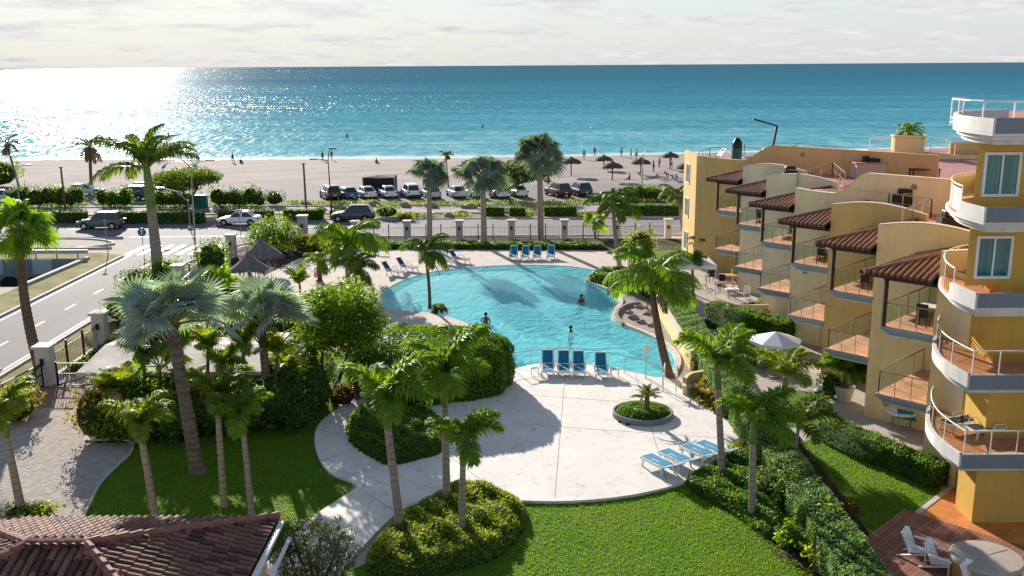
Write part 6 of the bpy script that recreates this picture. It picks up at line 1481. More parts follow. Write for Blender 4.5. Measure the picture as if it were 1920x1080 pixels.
# ---- boulevard and side road fences -----------------------------------
def pillar(p, label, h=1.75, w=.62, grp='white fence pillars'):
    t = thing('fence_pillar', label, 'pillar', p, group=grp)
    MB().box((0, 0, h / 2), (w, w, h), M['pillar']).build('shaft', t); MB().box((0, 0, h + .07), (w + .22, w + .22, .14), M['pillar']).build('capstone', t)
    MB().box((0, -w / 2 - .05, h * .66), (.16, .1, .34), M['fence_black']).build('wall_lantern', t)
def fence_run(a, c, label, h=1.45, step=.14, grp='black picket fences', nmain=2, solid=True):
    a, c = Vector(a), Vector(c); L = (c - a).length; t = thing('picket_fence', label, 'fence', a, group=grp); d = (c - a)
    for z in (.18, h - .12): MB().bar(Vector((0, 0, z)), d + Vector((0, 0, z)), .035, .035, M['fence_black']).build('rail', t)
    for i in range(1, nmain + 1): q = d * (i / (nmain + 1)); MB().bar(q, q + Vector((0, 0, h + .22)), .09, .09, M['fence_black']).build('fence_post', t)
    n = int(L / step); pm = MB().bar((0, 0, .05), (0, 0, h), .018, .018, M['fence_black']).mesh('picket')
    for i in range(n): o = link('picket', pm, t); o.location = d * ((i + .5) / n)
names = ['at the fence corner behind the shelters', 'hidden behind the wide coconut palm crown', 'left of the first fence palm', 'between the first and middle fence palms', 'left of the tallest fence palm', 'right of the tallest fence palm', 'behind the far right pool palm', 'nearest the apartment end']
xs_ = [-19.6, -14.7, -9.8, -4.9, 0.0, 4.95, 9.9, 14.7]
for i, x in enumerate(xs_): pillar((x, 90.6, 0), 'white fence pillar ' + names[i], 1.75 if i else 2.3, .62 if i else .8)
for i in range(len(xs_) - 1): fence_run((xs_[i] + .35, 90.6, 0), (xs_[i + 1] - .35, 90.6, 0), 'picket fence ending at the pillar ' + names[i + 1], 1.3, .22)
py_ = [48.3, 55.2, 62, 69, 76, 82.6]; pn = ['at the gate end of the side road fence', 'behind the small shrub on the side road fence', 'midway along the side road fence', 'near the royal palm on the side road fence', 'past the royal palm on the side road fence', 'behind the thatched shelters at the fence bend']
for i, y in enumerate(py_): pillar((-24.1, y, 0), 'pale fence pillar ' + pn[i], 2.0 if i != 5 else 1.9, .72)
for i in range(5): fence_run((-24.1, py_[i] + .4, 0), (-24.1, py_[i + 1] - .4, 0), 'fence ending at the pillar ' + pn[i + 1], 1.5, .16)
fence_run((-23.8, 82.9, 0), (-20.0, 90.3, 0), 'short fence section turning the corner to the boulevard', 1.4, .2)
pillar((-24.7, 43.9, 0), 'pale gate pillar at the left frame edge', 2.0, .72)
b = MB(); b.bar((-24.1, 49, .1), (-24.1, 82, .1), .25, .3, M['plaster_white']); tag(b.build('fence_plinth'), 'low white plinth under the side road fence', 'plinth')
def gate(a, c, label, h=1.25):
    a, c = Vector(a), Vector(c); t = thing('metal_gate', label, 'gate', a, group='black metal gates'); d = c - a; n = int(d.length / .13)
    for z in (.1, .7, h): MB().bar(Vector((0, 0, z)), d + Vector((0, 0, z)), .05, .05, M['fence_black']).build('rail', t)
    for q in (Vector(), d): MB().bar(q, q + Vector((0, 0, h + .1)), .07, .07, M['fence_black']).build('stile', t)
    MB().bar(Vector((0, 0, .1)), d + Vector((0, 0, h)), .06, .06, M['fence_black']).build('brace', t)
    pm = MB().bar((0, 0, .1), (0, 0, h), .02, .02, M['fence_black']).mesh('gate_bar')
    for i in range(n): o = link('gate_bar', pm, t); o.location = d * ((i + .5) / n)
gate((-24.5, 44.4, 0), (-24.1, 47.8, 0), 'open slanted metal gate left of the gate pillar')
gate((-23.4, 47.9, 0), (-19.7, 47.9, 0), 'metal gate between the gate pillar and the service building')
# ---- street lamps and poles ------------------------------------------
def street_lamp(px, top, label, arms, m='galv', r=.09):
    p = P(*px); q = PY(*top, p.y); t = thing('street_lamp', label, 'street lamp', p, group='street lamps'); h = q - p
    MB().tube([(0, 0, 0), h * .5, h], [r, r * .8, r * .55], M[m], 8).build('pole', t); MB().box((0, 0, .15), (.35, .35, .3), M['kerb']).build('footing', t)
    for dx, dz in arms:
        e = h + Vector((dx, 0, dz)); MB().tube([h - Vector((0, 0, .1)), h + Vector((dx * .5, 0, dz * .75)), e], [.05, .045, .04], M[m], 6).build('arm', t); MB().box(e + Vector((.25 if dx > 0 else -.25, 0, .02)), (.75, .28, .14), M['galv' if m == 'galv' else 'black_metal']).build('lamp_head', t)
street_lamp((367, 478), (358, 312), 'tall double-armed street lamp behind the zebra crossing', ((-1.6, .9), (1.4, .5)))
street_lamp((357, 430), (352, 375), 'small second lamp post beside the tall double lamp', ((-2.4, 1.2),), 'galv', .06)
street_lamp((623, 412), (615, 300), 'dark street lamp beside the black car on the boulevard', ((-1.3, .1), (.3, 1.2)), 'black_metal')
street_lamp((1203, 368), (1206, 288), 'thin lamp post among the beach shelters', ((.6, .3),))
street_lamp((39, 398), (29, 318), 'left frame edge lamp post with two arms', ((-2.0, 1.2), (1.2, .5)))
def pole(px, top, label, r=.13, m='bark_brown'):
    p = P(*px); q = PY(*top, p.y) - p; t = thing('utility_pole', label, 'pole', p, group='bare poles'); MB().tube([(0, 0, 0), q * .5, q], [r, r * .9, r * .8], M[m], 8).build('shaft', t); MB().box(q, (.3, .3, .12), M['bark_brown']).build('cap', t)
pole((574, 390), (569, 307), 'bare dark pole on the sand left of the parked row'); pole((123, 398), (114, 314), 'bare pole in front of the long tall hedge')
def sign_post(px, label, kind):
    p = P(*px); t = thing('road_sign', label, 'sign', p); MB().tube([(0, 0, 0), (0, 0, 2.3)], .035, M['galv'], 6).build('post', t)
    b = MB()
    if kind == 'round':
        vs = [(.36 * math.cos(a), y, 2.5 + .36 * math.sin(a)) for y in (-.03, .0) for a in np.linspace(0, 2 * math.pi, 24, endpoint=False)]; b.add(vs, [tuple(range(24)), tuple(range(24, 48))[::-1]] + [(i, (i + 1) % 24, 24 + (i + 1) % 24, 24 + i) for i in range(24)], M['blue_sign']); bo = b.build('disc', t)
        MB().add([(-.05, -.034, 2.3), (.05, -.034, 2.3), (.05, -.034, 2.6), (-.05, -.034, 2.6)], [(0, 1, 2, 3)], M['paint']).build('arrow_mark', bo); MB().add([(-.16, -.034, 2.58), (.16, -.034, 2.58), (0, -.034, 2.78)], [(0, 1, 2)], M['paint']).build('arrow_mark', bo)
    else:
        b.add([(-.36, 0, 2.75), (.36, 0, 2.75), (0, 0, 2.13), (-.36, .03, 2.75), (.36, .03, 2.75), (0, .03, 2.13)], [(0, 1, 2), (5, 4, 3), (0, 3, 4, 1), (1, 4, 5, 2), (2, 5, 3, 0)], M['red_paint']); bo = b.build('board', t)
        MB().add([(-.22, -.006, 2.67), (.22, -.006, 2.67), (0, -.006, 2.29)], [(0, 1, 2)], M['paint']).build('inner_field', bo)
sign_post((271, 490), 'round blue direction sign beside the zebra crossing', 'round'); sign_post((452, 446), 'triangular red and white give way sign in front of the white car', 'tri')
pole((203, 478), (196, 415), 'thin post at the tip of the traffic island', .05, 'galv')
# guard rail
gr = thing('guard_rail', 'steel guard rail along the drainage channel', 'guard rail'); a, c = P(0, 486), P(168, 484); a.x -= 14
MB().bar(a + Vector((0, 0, .62)), Vector((c.x, a.y, .62)), .08, .34, M['galv']).build('rail', gr)
for i in range(12): q = a.lerp(Vector((c.x, a.y, 0)), (i + .5) / 12); MB().bar(q, q + Vector((0, .02, .7)), .1, .1, M['galv']).build('post', gr)
# ---- beach ---------------------------------------------------------------
def palapa(px, top_y, r, label, grp, m='thatch_dark', hfac=.5, pole_r=.09, conical=False):
    p = P(*px); q = PY(px[0], top_y, p.y); H = q.z; t = thing('thatched_umbrella', label, 'beach shelter', p, group=grp)
    MB().tube([(0, 0, 0), (0, 0, H - .2)], pole_r, M['bark_brown'], 7).build('post', t)
    n = 26; prof = [(r, H - r * hfac - .12), (r * 1.0, H - r * hfac), (r * .82, H - r * hfac * .66), (r * .55, H - r * hfac * .33), (r * .22, H - .10), (.06, H + .12)]
    if conical: hfac = .85; prof = [(r, H - r * .86), (r * .97, H - r * .78), (r * .70, H - r * .60), (r * .42, H - r * .38), (r * .18, H - r * .14), (.07, H + .16)]
    b = MB(); vs = []
    for k, (rr, z) in enumerate(prof):
        for j in range(n): a = 2 * math.pi * j / n; w = 1 + (.05 * math.sin(j * 5.1 + k) if k < 3 else 0); vs.append((rr * w * math.cos(a), rr * w * math.sin(a), z + (.05 * math.sin(j * 7.3) if k == 0 else 0)))
    b.add(vs, [(i * n + j, i * n + (j + 1) % n, (i + 1) * n + (j + 1) % n, (i + 1) * n + j) for i in range(len(prof) - 1) for j in range(n)] + [tuple((len(prof) - 1) * n + j for j in range(n))], M[m]); roof_ = b.build('thatch_roof', t)
    # ragged straw fringe
    f = MB(); rnd = random.Random(3)
    for j in range(110):
        a = rnd.uniform(0, 2 * math.pi); rr = r * rnd.uniform(.86, 1.02); z = H - r * hfac * (rr / r) ** 1.1; d = Vector((math.cos(a), math.sin(a), 0)); s = Vector((-d.y, d.x, 0)) * .05
        q0 = d * rr + Vector((0, 0, z + .03)); q1 = d * (rr + r * .10) + Vector((0, 0, z - .16 - rnd.uniform(0, .12))); f.add([q0 - s, q0 + s, q1 + s * .5, q1 - s * .5], [(0, 1, 2, 3)], M[m])
    f.build('fringe', roof_, fix=False)
    return t
GP = 'thatched umbrellas on the beach'
for x, y, ty, r, lb in [(1071, 329, 295, 1.45, 'thatched beach umbrella just right of the tallest fence palm'), (1132, 318, 291, 1.35, 'thatched umbrella in the rear left near the water'), (1148, 338, 303, 1.45, 'front thatched umbrella above the pool corner palm'), (1201, 326, 296, 1.45, 'thatched umbrella beside the thin lamp post'), (1256, 316, 285, 1.35, 'thatched umbrella closest to the apartment block near the water'), (1287, 338, 304, 1.5, 'thatched umbrella half hidden by the apartment corner')]:
    palapa((x, y), ty, r, lb, GP)
palapa((1028, 345), 316, 1.2, 'thatched umbrella behind the tallest fence palm crown', GP)
palapa((493, 512), 447, 1.6, 'rear grey thatched shelter at the left pool corner', 'grey thatched shelters', 'thatch', .62, .12, True)
palapa((470, 546), 474, 1.4, 'front grey thatched shelter at the left pool corner', 'grey thatched shelters', 'thatch', .62, .12, True)
# shade tent
p0 = P(681, 366); tn = thing('shade_tent', 'black mesh shade tent behind the parked white cars', 'tent', (P(711, 362).x, P(711, 362).y + 1.2, 0))
b = MB()
vs = [(-2.0, -1.4, 0), (2.0, -1.4, 0), (2.0, 1.4, 0), (-2.0, 1.4, 0), (-2.0, -1.4, 2.05), (2.0, -1.4, 2.0), (2.0, 1.4, 2.1), (-2.0, 1.4, 2.0), (0, -1.4, 1.95), (0, 0, 2.2)]
b.add(vs, [(0, 1, 5, 8, 4), (1, 2, 6, 5), (2, 3, 7, 6), (3, 0, 4, 7), (4, 8, 9), (8, 5, 9), (5, 6, 9), (6, 7, 9), (7, 4, 9)], M['mesh_black']); b.build('cloth', tn)
for sx in (-1, 1):
    for sy in (-1, 1): MB().bar((sx * 2.05, sy * 1.45, 0), (sx * 2.05, sy * 1.45, 2.1), .06, .06, M['plaster_white'] if sx > 0 else M['wood']).build('tent_pole', tn)
cb = thing('utility_cabinet', 'green utility cabinet beside the leafy tall hedge', 'cabinet', P(377, 389)); MB().box((0, 0, .7), (1.5, .8, 1.4), M['teal_box']).build('casing', cb, bevel=.04); MB().box((0, -.42, .7), (.03, .03, 1.2), M['dark']).build('door_seam', cb); MB().box((0, 0, 1.44), (1.62, .92, .08), M['teal_box']).build('lid', cb)
# turquoise and white sail umbrella by the beach
sp_ = P(340, 350); su = thing('beach_umbrella', 'turquoise and white tilted beach sail near the double street lamp', 'umbrella', sp_)
b = MB()
for i in range(8):
    a0, a1 = math.pi * i / 8, math.pi * (i + 1) / 8; v = lambda a, y: (-2.3 * math.cos(a), y, 2.5 + 1.0 * math.sin(a))
    b.add([v(a0, -.8), v(a1, -.8), v(a1, .8), v(a0, .8)], [(0, 1, 2, 3)], M['teal_sail'] if i in (0, 1, 5, 6, 7) else M['canvas'])
b.build('sail', su, fix=False)
for s in (-1, 1): MB().bar((s * 2.28, 0, 0), (s * 2.28, 0, 2.55), .06, .06, M['steel']).build('pole', su)
# ---- people -----------------------------------------------------------------
def person_mesh(pose, skin):
    """one continuous body grown from a skeleton; about 1.72 m tall"""
    me = bpy.data.meshes.new('body'); b = bmesh.new()
    J = {'pelvis': (0, 0, .95, .135), 'waist': (0, 0, 1.10, .115), 'chest': (0, 0, 1.30, .15), 'neckb': (0, 0, 1.44, .07), 'neck': (0, 0, 1.50, .055), 'head': (0, -.01, 1.62, .105), 'top': (0, 0, 1.70, .075)}
    if pose == 'walk': leg = {1: ((.10, 0, .9, .09), (.11, -.16, .5, .062), (.11, .02, .09, .04), (.11, -.12, .04, .035)), -1: ((-.10, 0, .9, .09), (-.11, .05, .49, .062), (-.11, .30, .12, .04), (-.11, .22, .05, .035))}
    else: leg = {s: ((s * .10, 0, .9, .09), (s * .12, -.01, .5, .062), (s * .13, .02, .09, .04), (s * .14, -.12, .04, .035)) for s in (1, -1)}
    if pose == 'sit': leg = {s: ((s * .10, -.05, .9, .09), (s * .14, -.45, 1.02, .062), (s * .14, -.72, .80, .04), (s * .14, -.84, .84, .035)) for s in (1, -1)}
    arm = {s: ((s * .19, 0, 1.40, .06), (s * .26, .03, 1.14, .045), (s * .27, -.06, .90, .034), (s * .27, -.09, .80, .036)) for s in (1, -1)}
    if pose == 'hips': arm = {s: ((s * .19, 0, 1.40, .06), (s * .36, .06, 1.16, .045), (s * .18, -.10, 1.02, .034), (s * .13, -.13, .98, .034)) for s in (1, -1)}
    vs, rad, ed = {}, [], []
    def addv(k, t): vs[k] = b.verts.new(t[:3]); rad.append(t[3]); return vs[k]
    for k in ('pelvis', 'waist', 'chest', 'neckb', 'neck', 'head', 'top'): addv(k, J[k])
    ch = ['pelvis', 'waist', 'chest', 'neckb', 'neck', 'head', 'top']
    for a, c in zip(ch[:-1], ch[1:]): b.edges.new((vs[a], vs[c]))
    for s in (1, -1):
        prev = vs['pelvis']
        for i, q in enumerate(leg[s]): v = addv(('l', s, i), q); b.edges.new((prev, v)); prev = v
        prev = vs['chest']
        for i, q in enumerate(arm[s]): v = addv(('a', s, i), q); b.edges.new((prev, v)); prev = v
        hand = arm[s][-1]
        for i in range(4): v = addv(('f', s, i), (hand[0] + (i - 1.5) * .016, hand[1] - .02, hand[2] - .08, .009)); b.edges.new((prev, v))
    b.to_mesh(me); b.free(); o = bpy.data.objects.new('tmp', me); COL.objects.link(o)
    md = o.modifiers.new('skin', 'SKIN'); md.use_smooth_shade = True
    for i, r in enumerate(rad): me.skin_vertices[0].data[i].radius = (r, r)
    me.skin_vertices[0].data[0].use_root = True
    o.modifiers.new('sub', 'SUBSURF').levels = 1
    dg = bpy.context.evaluated_depsgraph_get(); out = bpy.data.meshes.new_from_object(o.evaluated_get(dg)); out.materials.clear(); out.materials.append(skin); bpy.data.objects.remove(o)
    out.name = 'body'; return out
PM = {}
M['cloth_red'] = mat('red_swimwear', (.3, .03, .03), .8, .1); M['cloth_dark'] = mat('dark_swimwear', (.02, .03, .05), .8, .1); M['cloth_white'] = mat('white_shirt', (.6, .6, .58), .8, .1)
def person(label, p, rz, pose='stand', skin='skin_dark', shorts='cloth_dark', shirt=None, sink=0.0, grp=None):
    k = (pose, skin)
    if k not in PM: PM[k] = person_mesh(pose, M[skin])
    t = thing('person', label, 'person', (p[0], p[1], p[2] - sink), rz, grp); link('body', PM[k], t)
    hr = MB(); hr.lathe([(.02, 1.755), (.09, 1.73), (.118, 1.66), (.112, 1.60), (.09, 1.585)][::-1], (0, .012, 0), M['hair'], 12); hr.build('hair', t, sm=True)
    fc = MB(); fc.box((0, -.115, 1.615), (.03, .035, .05), M[skin]); fc.build('nose', t)
    if pose != 'sit':
        sh = MB(); sh.lathe([(.165, .78), (.17, .9), (.15, 1.02)], (0, 0, 0), M[shorts], 14, 1.15, .92); sh.build('shorts', t, sm=True)
    if shirt: st_ = MB(); st_.lathe([(.15, .98), (.155, 1.15), (.185, 1.32), (.15, 1.43), (.07, 1.46)], (0, 0, 0), M[shirt], 14, 1.1, .8); st_.build('shirt', t, sm=True)
    return t
person('bare-chested man standing waist-deep in the pool', P(911, 606, -.03), R(150), 'hips', 'skin_dark', 'cloth_dark', None, 1.02)
person('swimmer with head and shoulders out of the water near the far pool bend', P(1090, 568, -.03), R(30), 'stand', 'skin_dark', 'cloth_dark', None, 1.12)
person('swimmer with only the head above water in the middle of the pool', P(1070, 621, -.03), R(60), 'stand', 'skin_dark', 'cloth_dark', None, 1.38)
BP = 'people on the beach'
for x, y, pose, lb in [(1095, 299, 'walk', 'person at the water edge above the first beach umbrella'), (1115, 293, 'stand', 'person wading just right of the first beach umbrella'), (1165, 294, 'stand', 'person wading left of the thin lamp post'), (1183, 298, 'stand', 'person wading right beside the thin lamp post'), (1236, 314, 'stand', 'person standing left of the umbrella nearest the block'), (1258, 318, 'walk', 'person walking under the umbrella nearest the block'), (1225, 322, 'stand', 'person standing between the lamp post and the block'), (1193, 299, 'stand', 'person at the shore behind the lamp post umbrella'), (437, 305, 'walk', 'lone person walking on the empty left beach'), (605, 302, 'stand', 'person at the shore behind the dark street lamp'), (622, 300, 'stand', 'person at the shore right of the dark street lamp')]:
    person(lb, P(x, y), random.uniform(0, 6), pose, 'skin_dark', random.choice(('cloth_dark', 'cloth_red')), random.choice((None, None, 'cloth_dark', 'cloth_white')), 0, BP)
for x, y, lb in [(1252, 336, 'person sitting on the sand left of the block corner'), (1268, 338, 'person sitting on the sand right at the block corner'), (1180, 336, 'person sitting on the sand below the lamp post umbrella'), (1028, 340, 'person sitting in the shade behind the tallest fence palm'), (1022, 342, 'second person sitting in the shade behind the tallest fence palm'), (452, 306, 'person lying low beside the lone beach walker'), (706, 306, 'person sitting at the shore above the black tent')]:
    person(lb, P(x, y), random.uniform(0, 6), 'sit', 'skin_dark', 'cloth_dark', random.choice((None, 'cloth_dark')), .85, BP)
for x, y, lb in [(651, 258, 'distant bather in the sea left of centre'), (905, 240, 'distant bather in the sea near the centre'), (316, 255, 'distant bather in the glittering sea')]:
    pp = P(x, y, -.55); person(lb, pp, 0, 'stand', 'skin_dark', 'cloth_dark', None, .6, 'bathers in the sea')
CH = make_lounger(M['navy_sling'])
for x, y, lb in [(1268, 340, 'dark beach lounger at the block corner'), (1240, 338, 'dark beach lounger left of the block corner'), (1205, 334, 'dark beach lounger under the lamp post umbrella'), (1255, 333, 'dark beach lounger behind the sitting people')]:
    lounger((x, y), R(200), lb, 'beach loungers', 0, CH)
b = MB(); b.lathe([(.02, -.5), (.35, -.35), (.45, 0), (.35, .35), (.02, .5)], (0, 0, 0), M['white'], 10); o = b.build('buoy', sm=True); o.location = P(1110, 241, -.45); tag(o, 'small white buoy floating beyond the beach umbrellas', 'buoy')

# ---- patio and balcony furniture --------------------------------------------
def table(label, p, r, h=.72, top='plastic', leg_m='galv', grp=None, rect_=None):
    t = thing('table', label, 'table', p, group=grp); b = MB()
    if rect_: b.box((0, 0, h), (rect_[0], rect_[1], .05), M[top])
    else: b.lathe([(r * .98, h - .04), (r, h - .02), (r, h), (r * .98, h + .01)], (0, 0, 0), M[top], 22)
    b.build('table_top', t)
    for k in range(4):
        a = k * math.pi / 2 + .785; q = (math.cos(a) * r * .62, math.sin(a) * r * .62) if not rect_ else (rect_[0] * .42 * (1 if k in (0, 3) else -1), rect_[1] * .4 * (1 if k < 2 else -1)); MB().bar((*q, 0), (q[0] * .9, q[1] * .9, h - .04), .045, .045, M[leg_m]).build('leg', t)
    return t
def make_chair(m, lm):
    t = thing('patio_chair', 'x', 'chair')
    MB().box((0, 0, .44), (.46, .46, .05), m).build('seat', t, bevel=.015); MB().box((.21, 0, .72), (.05, .46, .54), m, ry=.14).build('backrest', t, bevel=.015)
    for sx in (-1, 1):
        for sy in (-1, 1): MB().bar((sx * .19, sy * .2, 0), (sx * .19, sy * .2, .43), .035, .035, lm).build('leg', t)
    for sy in (-1, 1): MB().bar((-.2, sy * .23, .64), (.2, sy * .23, .66), .04, .03, lm).build('armrest', t)
    return t
CHD = make_chair(M['wicker'], M['wicker']); CHW = make_chair(M['plastic'], M['plastic']); CHB = make_chair(M['navy_sling'], M['galv'])
def chair(pr, p, rz, lb, grp='patio chairs'): instance(pr, p, rz, lb, grp)
def bal(k, lvl, a, bb): q = LK(k) + A_ * a + B_ * bb; return Vector((q.x, q.y, ST * lvl + .003))
for k, place in ((0, 'nearest'), (1, 'second nearest'), (2, 'third nearest'), (4, 'second farthest')):
    table('round table on the top balcony of the %s unit' % place, bal(k, 2, 1.3, 1.9), .5, .72, 'plastic', 'bronze', 'balcony tables')
    chair(CHD if k != 4 else CHW, bal(k, 2, 1.55, 2.9), R(45), 'chair behind the table on the %s unit top balcony' % place, 'balcony chairs')
    chair(CHD, bal(k, 2, 1.3, .95), R(-130), 'rail side chair on the %s unit top balcony' % place, 'balcony chairs')
chair(CHD, bal(3, 2, 1.2, 1.6), R(60), 'lone dark chair on a top balcony in the middle of the block', 'balcony chairs')
tb = lambda lvl, x, y: Vector((x, y, ST * lvl - .04))
table('low dark table on the lowest curved tower balcony', tb(1, 17.9, 34.6), .4, .55, 'wicker', 'wicker', rect_=(.8, .8))
for x, y, rz, lb in ((16.7, 34.0, 20, 'grey lounge chair nearest the curved rail of the lowest tower balcony'), (17.4, 33.3, 10, 'grey lounge chair nearest the wall of the lowest tower balcony')):
    if lb.startswith('grey lounge chair nearest the curved'): LGD = make_lounger(M['wicker'])
    instance(LGD, tb(1, x, y), R(rz), lb, 'tower balcony loungers')
for s, (x, y) in (('left', (1684, 790)), ('right', (1712, 800))): pass
tw = table('round white table with a blue towel on the ground floor patio', P(1690, 800, .02), .68, .72)
b = MB(); vs = [(-.45, -.3, .745), (.25, -.42, .745), (.42, .25, .75), (-.2, .35, .75), (-.5, -.34, .55), (.3, -.6, .45)]; b.add(vs, [(0, 1, 2, 3), (0, 4, 5, 1)], M['blue_print']); o = b.build('beach_towel'); o.location = P(1694, 800, .02); tag(o, 'blue towel draped over the round white patio table', 'towel')
for x, y, rz, lb in ((1672, 783, 60, 'blue chair left behind the round white patio table'), (1700, 785, 80, 'blue chair right behind the round white patio table'), (1720, 800, 10, 'blue chair at the wall side of the round white table')):
    chair(CHB, P(x, y, .02), R(rz), lb)
# big potted palm
pp = P(1582, 752); pot = thing('plant_pot', 'big pale pot holding the patio palm', 'pot', pp); b = MB(); b.lathe([(.30, 0), (.38, .3), (.48, .72), (.50, .78), (.44, .78), (.42, .7)], (0, 0, 0), M['clay_pot'], 18); b.build('vessel', pot)
MB().lathe([(.40, .68), (.02, .70)], (0, 0, 0), M['soil'], 14).build('soil_fill', pot)
small_palm('leafy palm growing in the big pale patio pot', (pp.x, pp.y, .68), 'plume', 1.6, 22, .7)
# patio canopy and umbrella
def canopy(px, z, w, d, label):
    p = P(*px, z); t = thing('canopy', label, 'canopy', (p.x, p.y, 0)); b = MB(); h = .55
    c4_ = [(-w, -d, z), (w, -d, z), (w, d, z), (-w, d, z)]; lo = [(x, y, z - .28) for x, y, _ in c4_]
    b.add(c4_ + lo + [(0, 0, z + h)], [(0, 1, 8), (1, 2, 8), (2, 3, 8), (3, 0, 8), (0, 4, 5, 1), (1, 5, 6, 2), (2, 6, 7, 3), (3, 7, 4, 0)], M['canvas']); b.build('cloth_roof', t)
    for x, y, _ in c4_: MB().bar((x * .97, y * .97, 0), (x * .97, y * .97, z), .06, .06, M['plaster_white']).build('leg', t)
canopy((1290, 490), 2.3, 1.75, 1.6, 'white square canopy on the far patio')
def umbrella(px, z, r, label):
    p = P(*px, z); t = thing('patio_umbrella', label, 'umbrella', (p.x, p.y, 0)); n = 8; b = MB()
    rim = [(r * math.cos(2 * math.pi * j / n), r * math.sin(2 * math.pi * j / n), z - .35) for j in range(n)]; lo = [(x * 1.01, y * 1.01, zz - .14) for x, y, zz in rim]
    b.add(rim + lo + [(0, 0, z + .1)], [(j, (j + 1) % n, 2 * n) for j in range(n)] + [(j, n + j, n + (j + 1) % n, (j + 1) % n) for j in range(n)], M['canvas']); b.build('cloth_canopy', t)
    MB().tube([(0, 0, 0), (0, 0, z)], .035, M['steel'], 6).build('pole', t); MB().box((0, 0, .05), (.5, .5, .1), M['grey_fascia']).build('base', t)
umbrella((1455, 625), 2.4, 1.35, 'white patio umbrella between the long hedge and the yellow unit')
gk = thing('barbecue_grill', 'black gas barbecue beside the yellow fin wall on the patio', 'grill', P(1522, 640)); MB().box((0, 0, .45), (1.2, .55, .85), M['wicker']).build('cabinet', gk, bevel=.02); MB().box((0, 0, 1.02), (.9, .5, .28), M['galv']).build('lid', gk, bevel=.08); MB().bar((-.4, -.3, 1.0), (.4, -.3, 1.0), .03, .03, M['steel']).build('handle', gk)
for x, y, pr, lb in [(1400, 560, CHW, 'white chair on the far patio beside the cream wall'), (1352, 540, CHD, 'dark chair on the sunny far patio'), (1378, 530, CHW, 'white chair nearest the yellow table on the far patio'), (1330, 528, CHD, 'dark chair under the white canopy edge')]:
    chair(pr, P(x, y), random.uniform(0, 6), lb)
table('yellow covered table on the far patio', P(1368, 533), .6, .72, 'yellow_plastic', 'yellow_plastic', rect_=(1.5, .8)); table('round glass table on the far patio', P(1372, 560), .5, .7, 'canvas', 'galv'); table('dark wooden table on the far patio', P(1362, 545), .5, .6, 'deck_wood', 'wood', rect_=(1.3, .8))
for x, y, lb in [(1408, 590, 'dark potted plant by the cream wall on the far patio'), (1430, 585, 'green potted plant beside the far patio hedge'), (1330, 515, 'small potted plant under the white canopy')]: bush(lb, (x, y), .9, 1.0, 'leaf_tree', .13, 350, 'potted_plant', 'potted patio plants')
sq = thing('bench_seat', 'yellow bench seat behind the dark patio hedge', 'bench', P(1410, 598)); MB().box((0, 0, .3), (2.2, .7, .5), M['yellow_plastic']).build('seat', sq); MB().box((.0, .4, .6), (2.2, .12, .5), M['cream']).build('backrest', sq)
for x, y, lb in [(1540, 738, 'teal pebble cushion on the patio beside the potted palm'),]:
    b = MB(); b.lathe([(.3, 0), (.42, .1), (.3, .22), (.05, .25)], (0, 0, 0), M['teal_box'], 12); o = b.build('floor_cushion', sm=True); o.location = P(x, y); tag(o, lb, 'cushion')
# roof terrace things
RZ = ROOF_Z + .003
bc = thing('barbecue_counter', 'rosy masonry barbecue counter on the roof terrace', 'counter', P(1628, 333, RZ)); MB().box((0, 0, .5), (2.1, 1.2, 1.0), M['mauve']).build('base', bc); MB().box((0, 0, 1.04), (2.3, 1.35, .08), M['roof_floor']).build('worktop', bc); MB().box((.4, 0, 1.2), (1.0, .6, .24), M['wicker']).build('grill', bc); MB().tube([(-.3, 0, 1.08), (-.3, 0, 1.5)], .22, M['wicker'], 10).build('kettle', bc)
rb = thing('roof_table', 'dark narrow table on the roof terrace by the orange party wall', 'table', P(1732, 340, RZ)); MB().box((0, 0, .8), (1.9, .7, .06), M['wood']).build('table_top', rb)
for sx in (-1, 1):
    for sy in (-1, 1): MB().bar((sx * .85, sy * .28, 0), (sx * .85, sy * .28, .78), .08, .08, M['wood']).build('leg', rb)
def rgrill(px, label, w=1.5):
    g = thing('roof_barbecue', label, 'grill', P(*px, RZ)); MB().box((0, 0, .45), (w, .6, .8), M['wicker']).build('cabinet', g); MB().box((0, 0, 1.0), (w * .75, .55, .35), M['black_metal']).build('lid', g, bevel=.1); MB().bar((-w * .3, -.32, .95), (w * .3, -.32, .95), .03, .03, M['steel']).build('handle', g)
rgrill((1705, 395, ), 'black barbecue on the nearer roof terrace', 1.7); rgrill((1785, 440), 'black and white box grill on the nearest roof terrace', 1.3)
rgrill((1480, 345), 'small black barbecue on the farther roof terrace', .9)
up_ = thing('folded_umbrella', 'folded dark umbrella and teal bin on the far end roof', 'umbrella', P(1381, 300, 8.4)); MB().lathe([(.45, 0), (.42, .9), (.40, .95), (.05, 1.0)], (0, 0, 0), M['teal_box'], 14).build('bin', up_); MB().lathe([(.42, .95), (.40, 1.4), (.2, 1.75), (.05, 1.8)], (0, 0, 0), M['black_metal'], 12).build('hood', up_)
for x, y, lb in [(1340, 302, 'dark lounger on the far end roof left of the teal bin'), (1415, 303, 'dark lounger on the far end roof right of the teal bin'), (1432, 302, 'second dark lounger on the far end roof by the party wall')]: lounger((x, y), R(10), lb, 'roof loungers', 8.4, CH)
lm = thing('crane_mast', 'dark angled mast rising behind the orange party wall', 'mast'); a_, b_, c_ = PY(1447, 282, 76), PY(1457, 236, 76), PY(1412, 223, 76)
MB().bar(Vector((a_.x - .15, 76, 8.4)), b_, .16, .16, M['black_metal']).build('mast', lm); MB().bar(b_, c_, .12, .12, M['black_metal']).build('boom', lm)
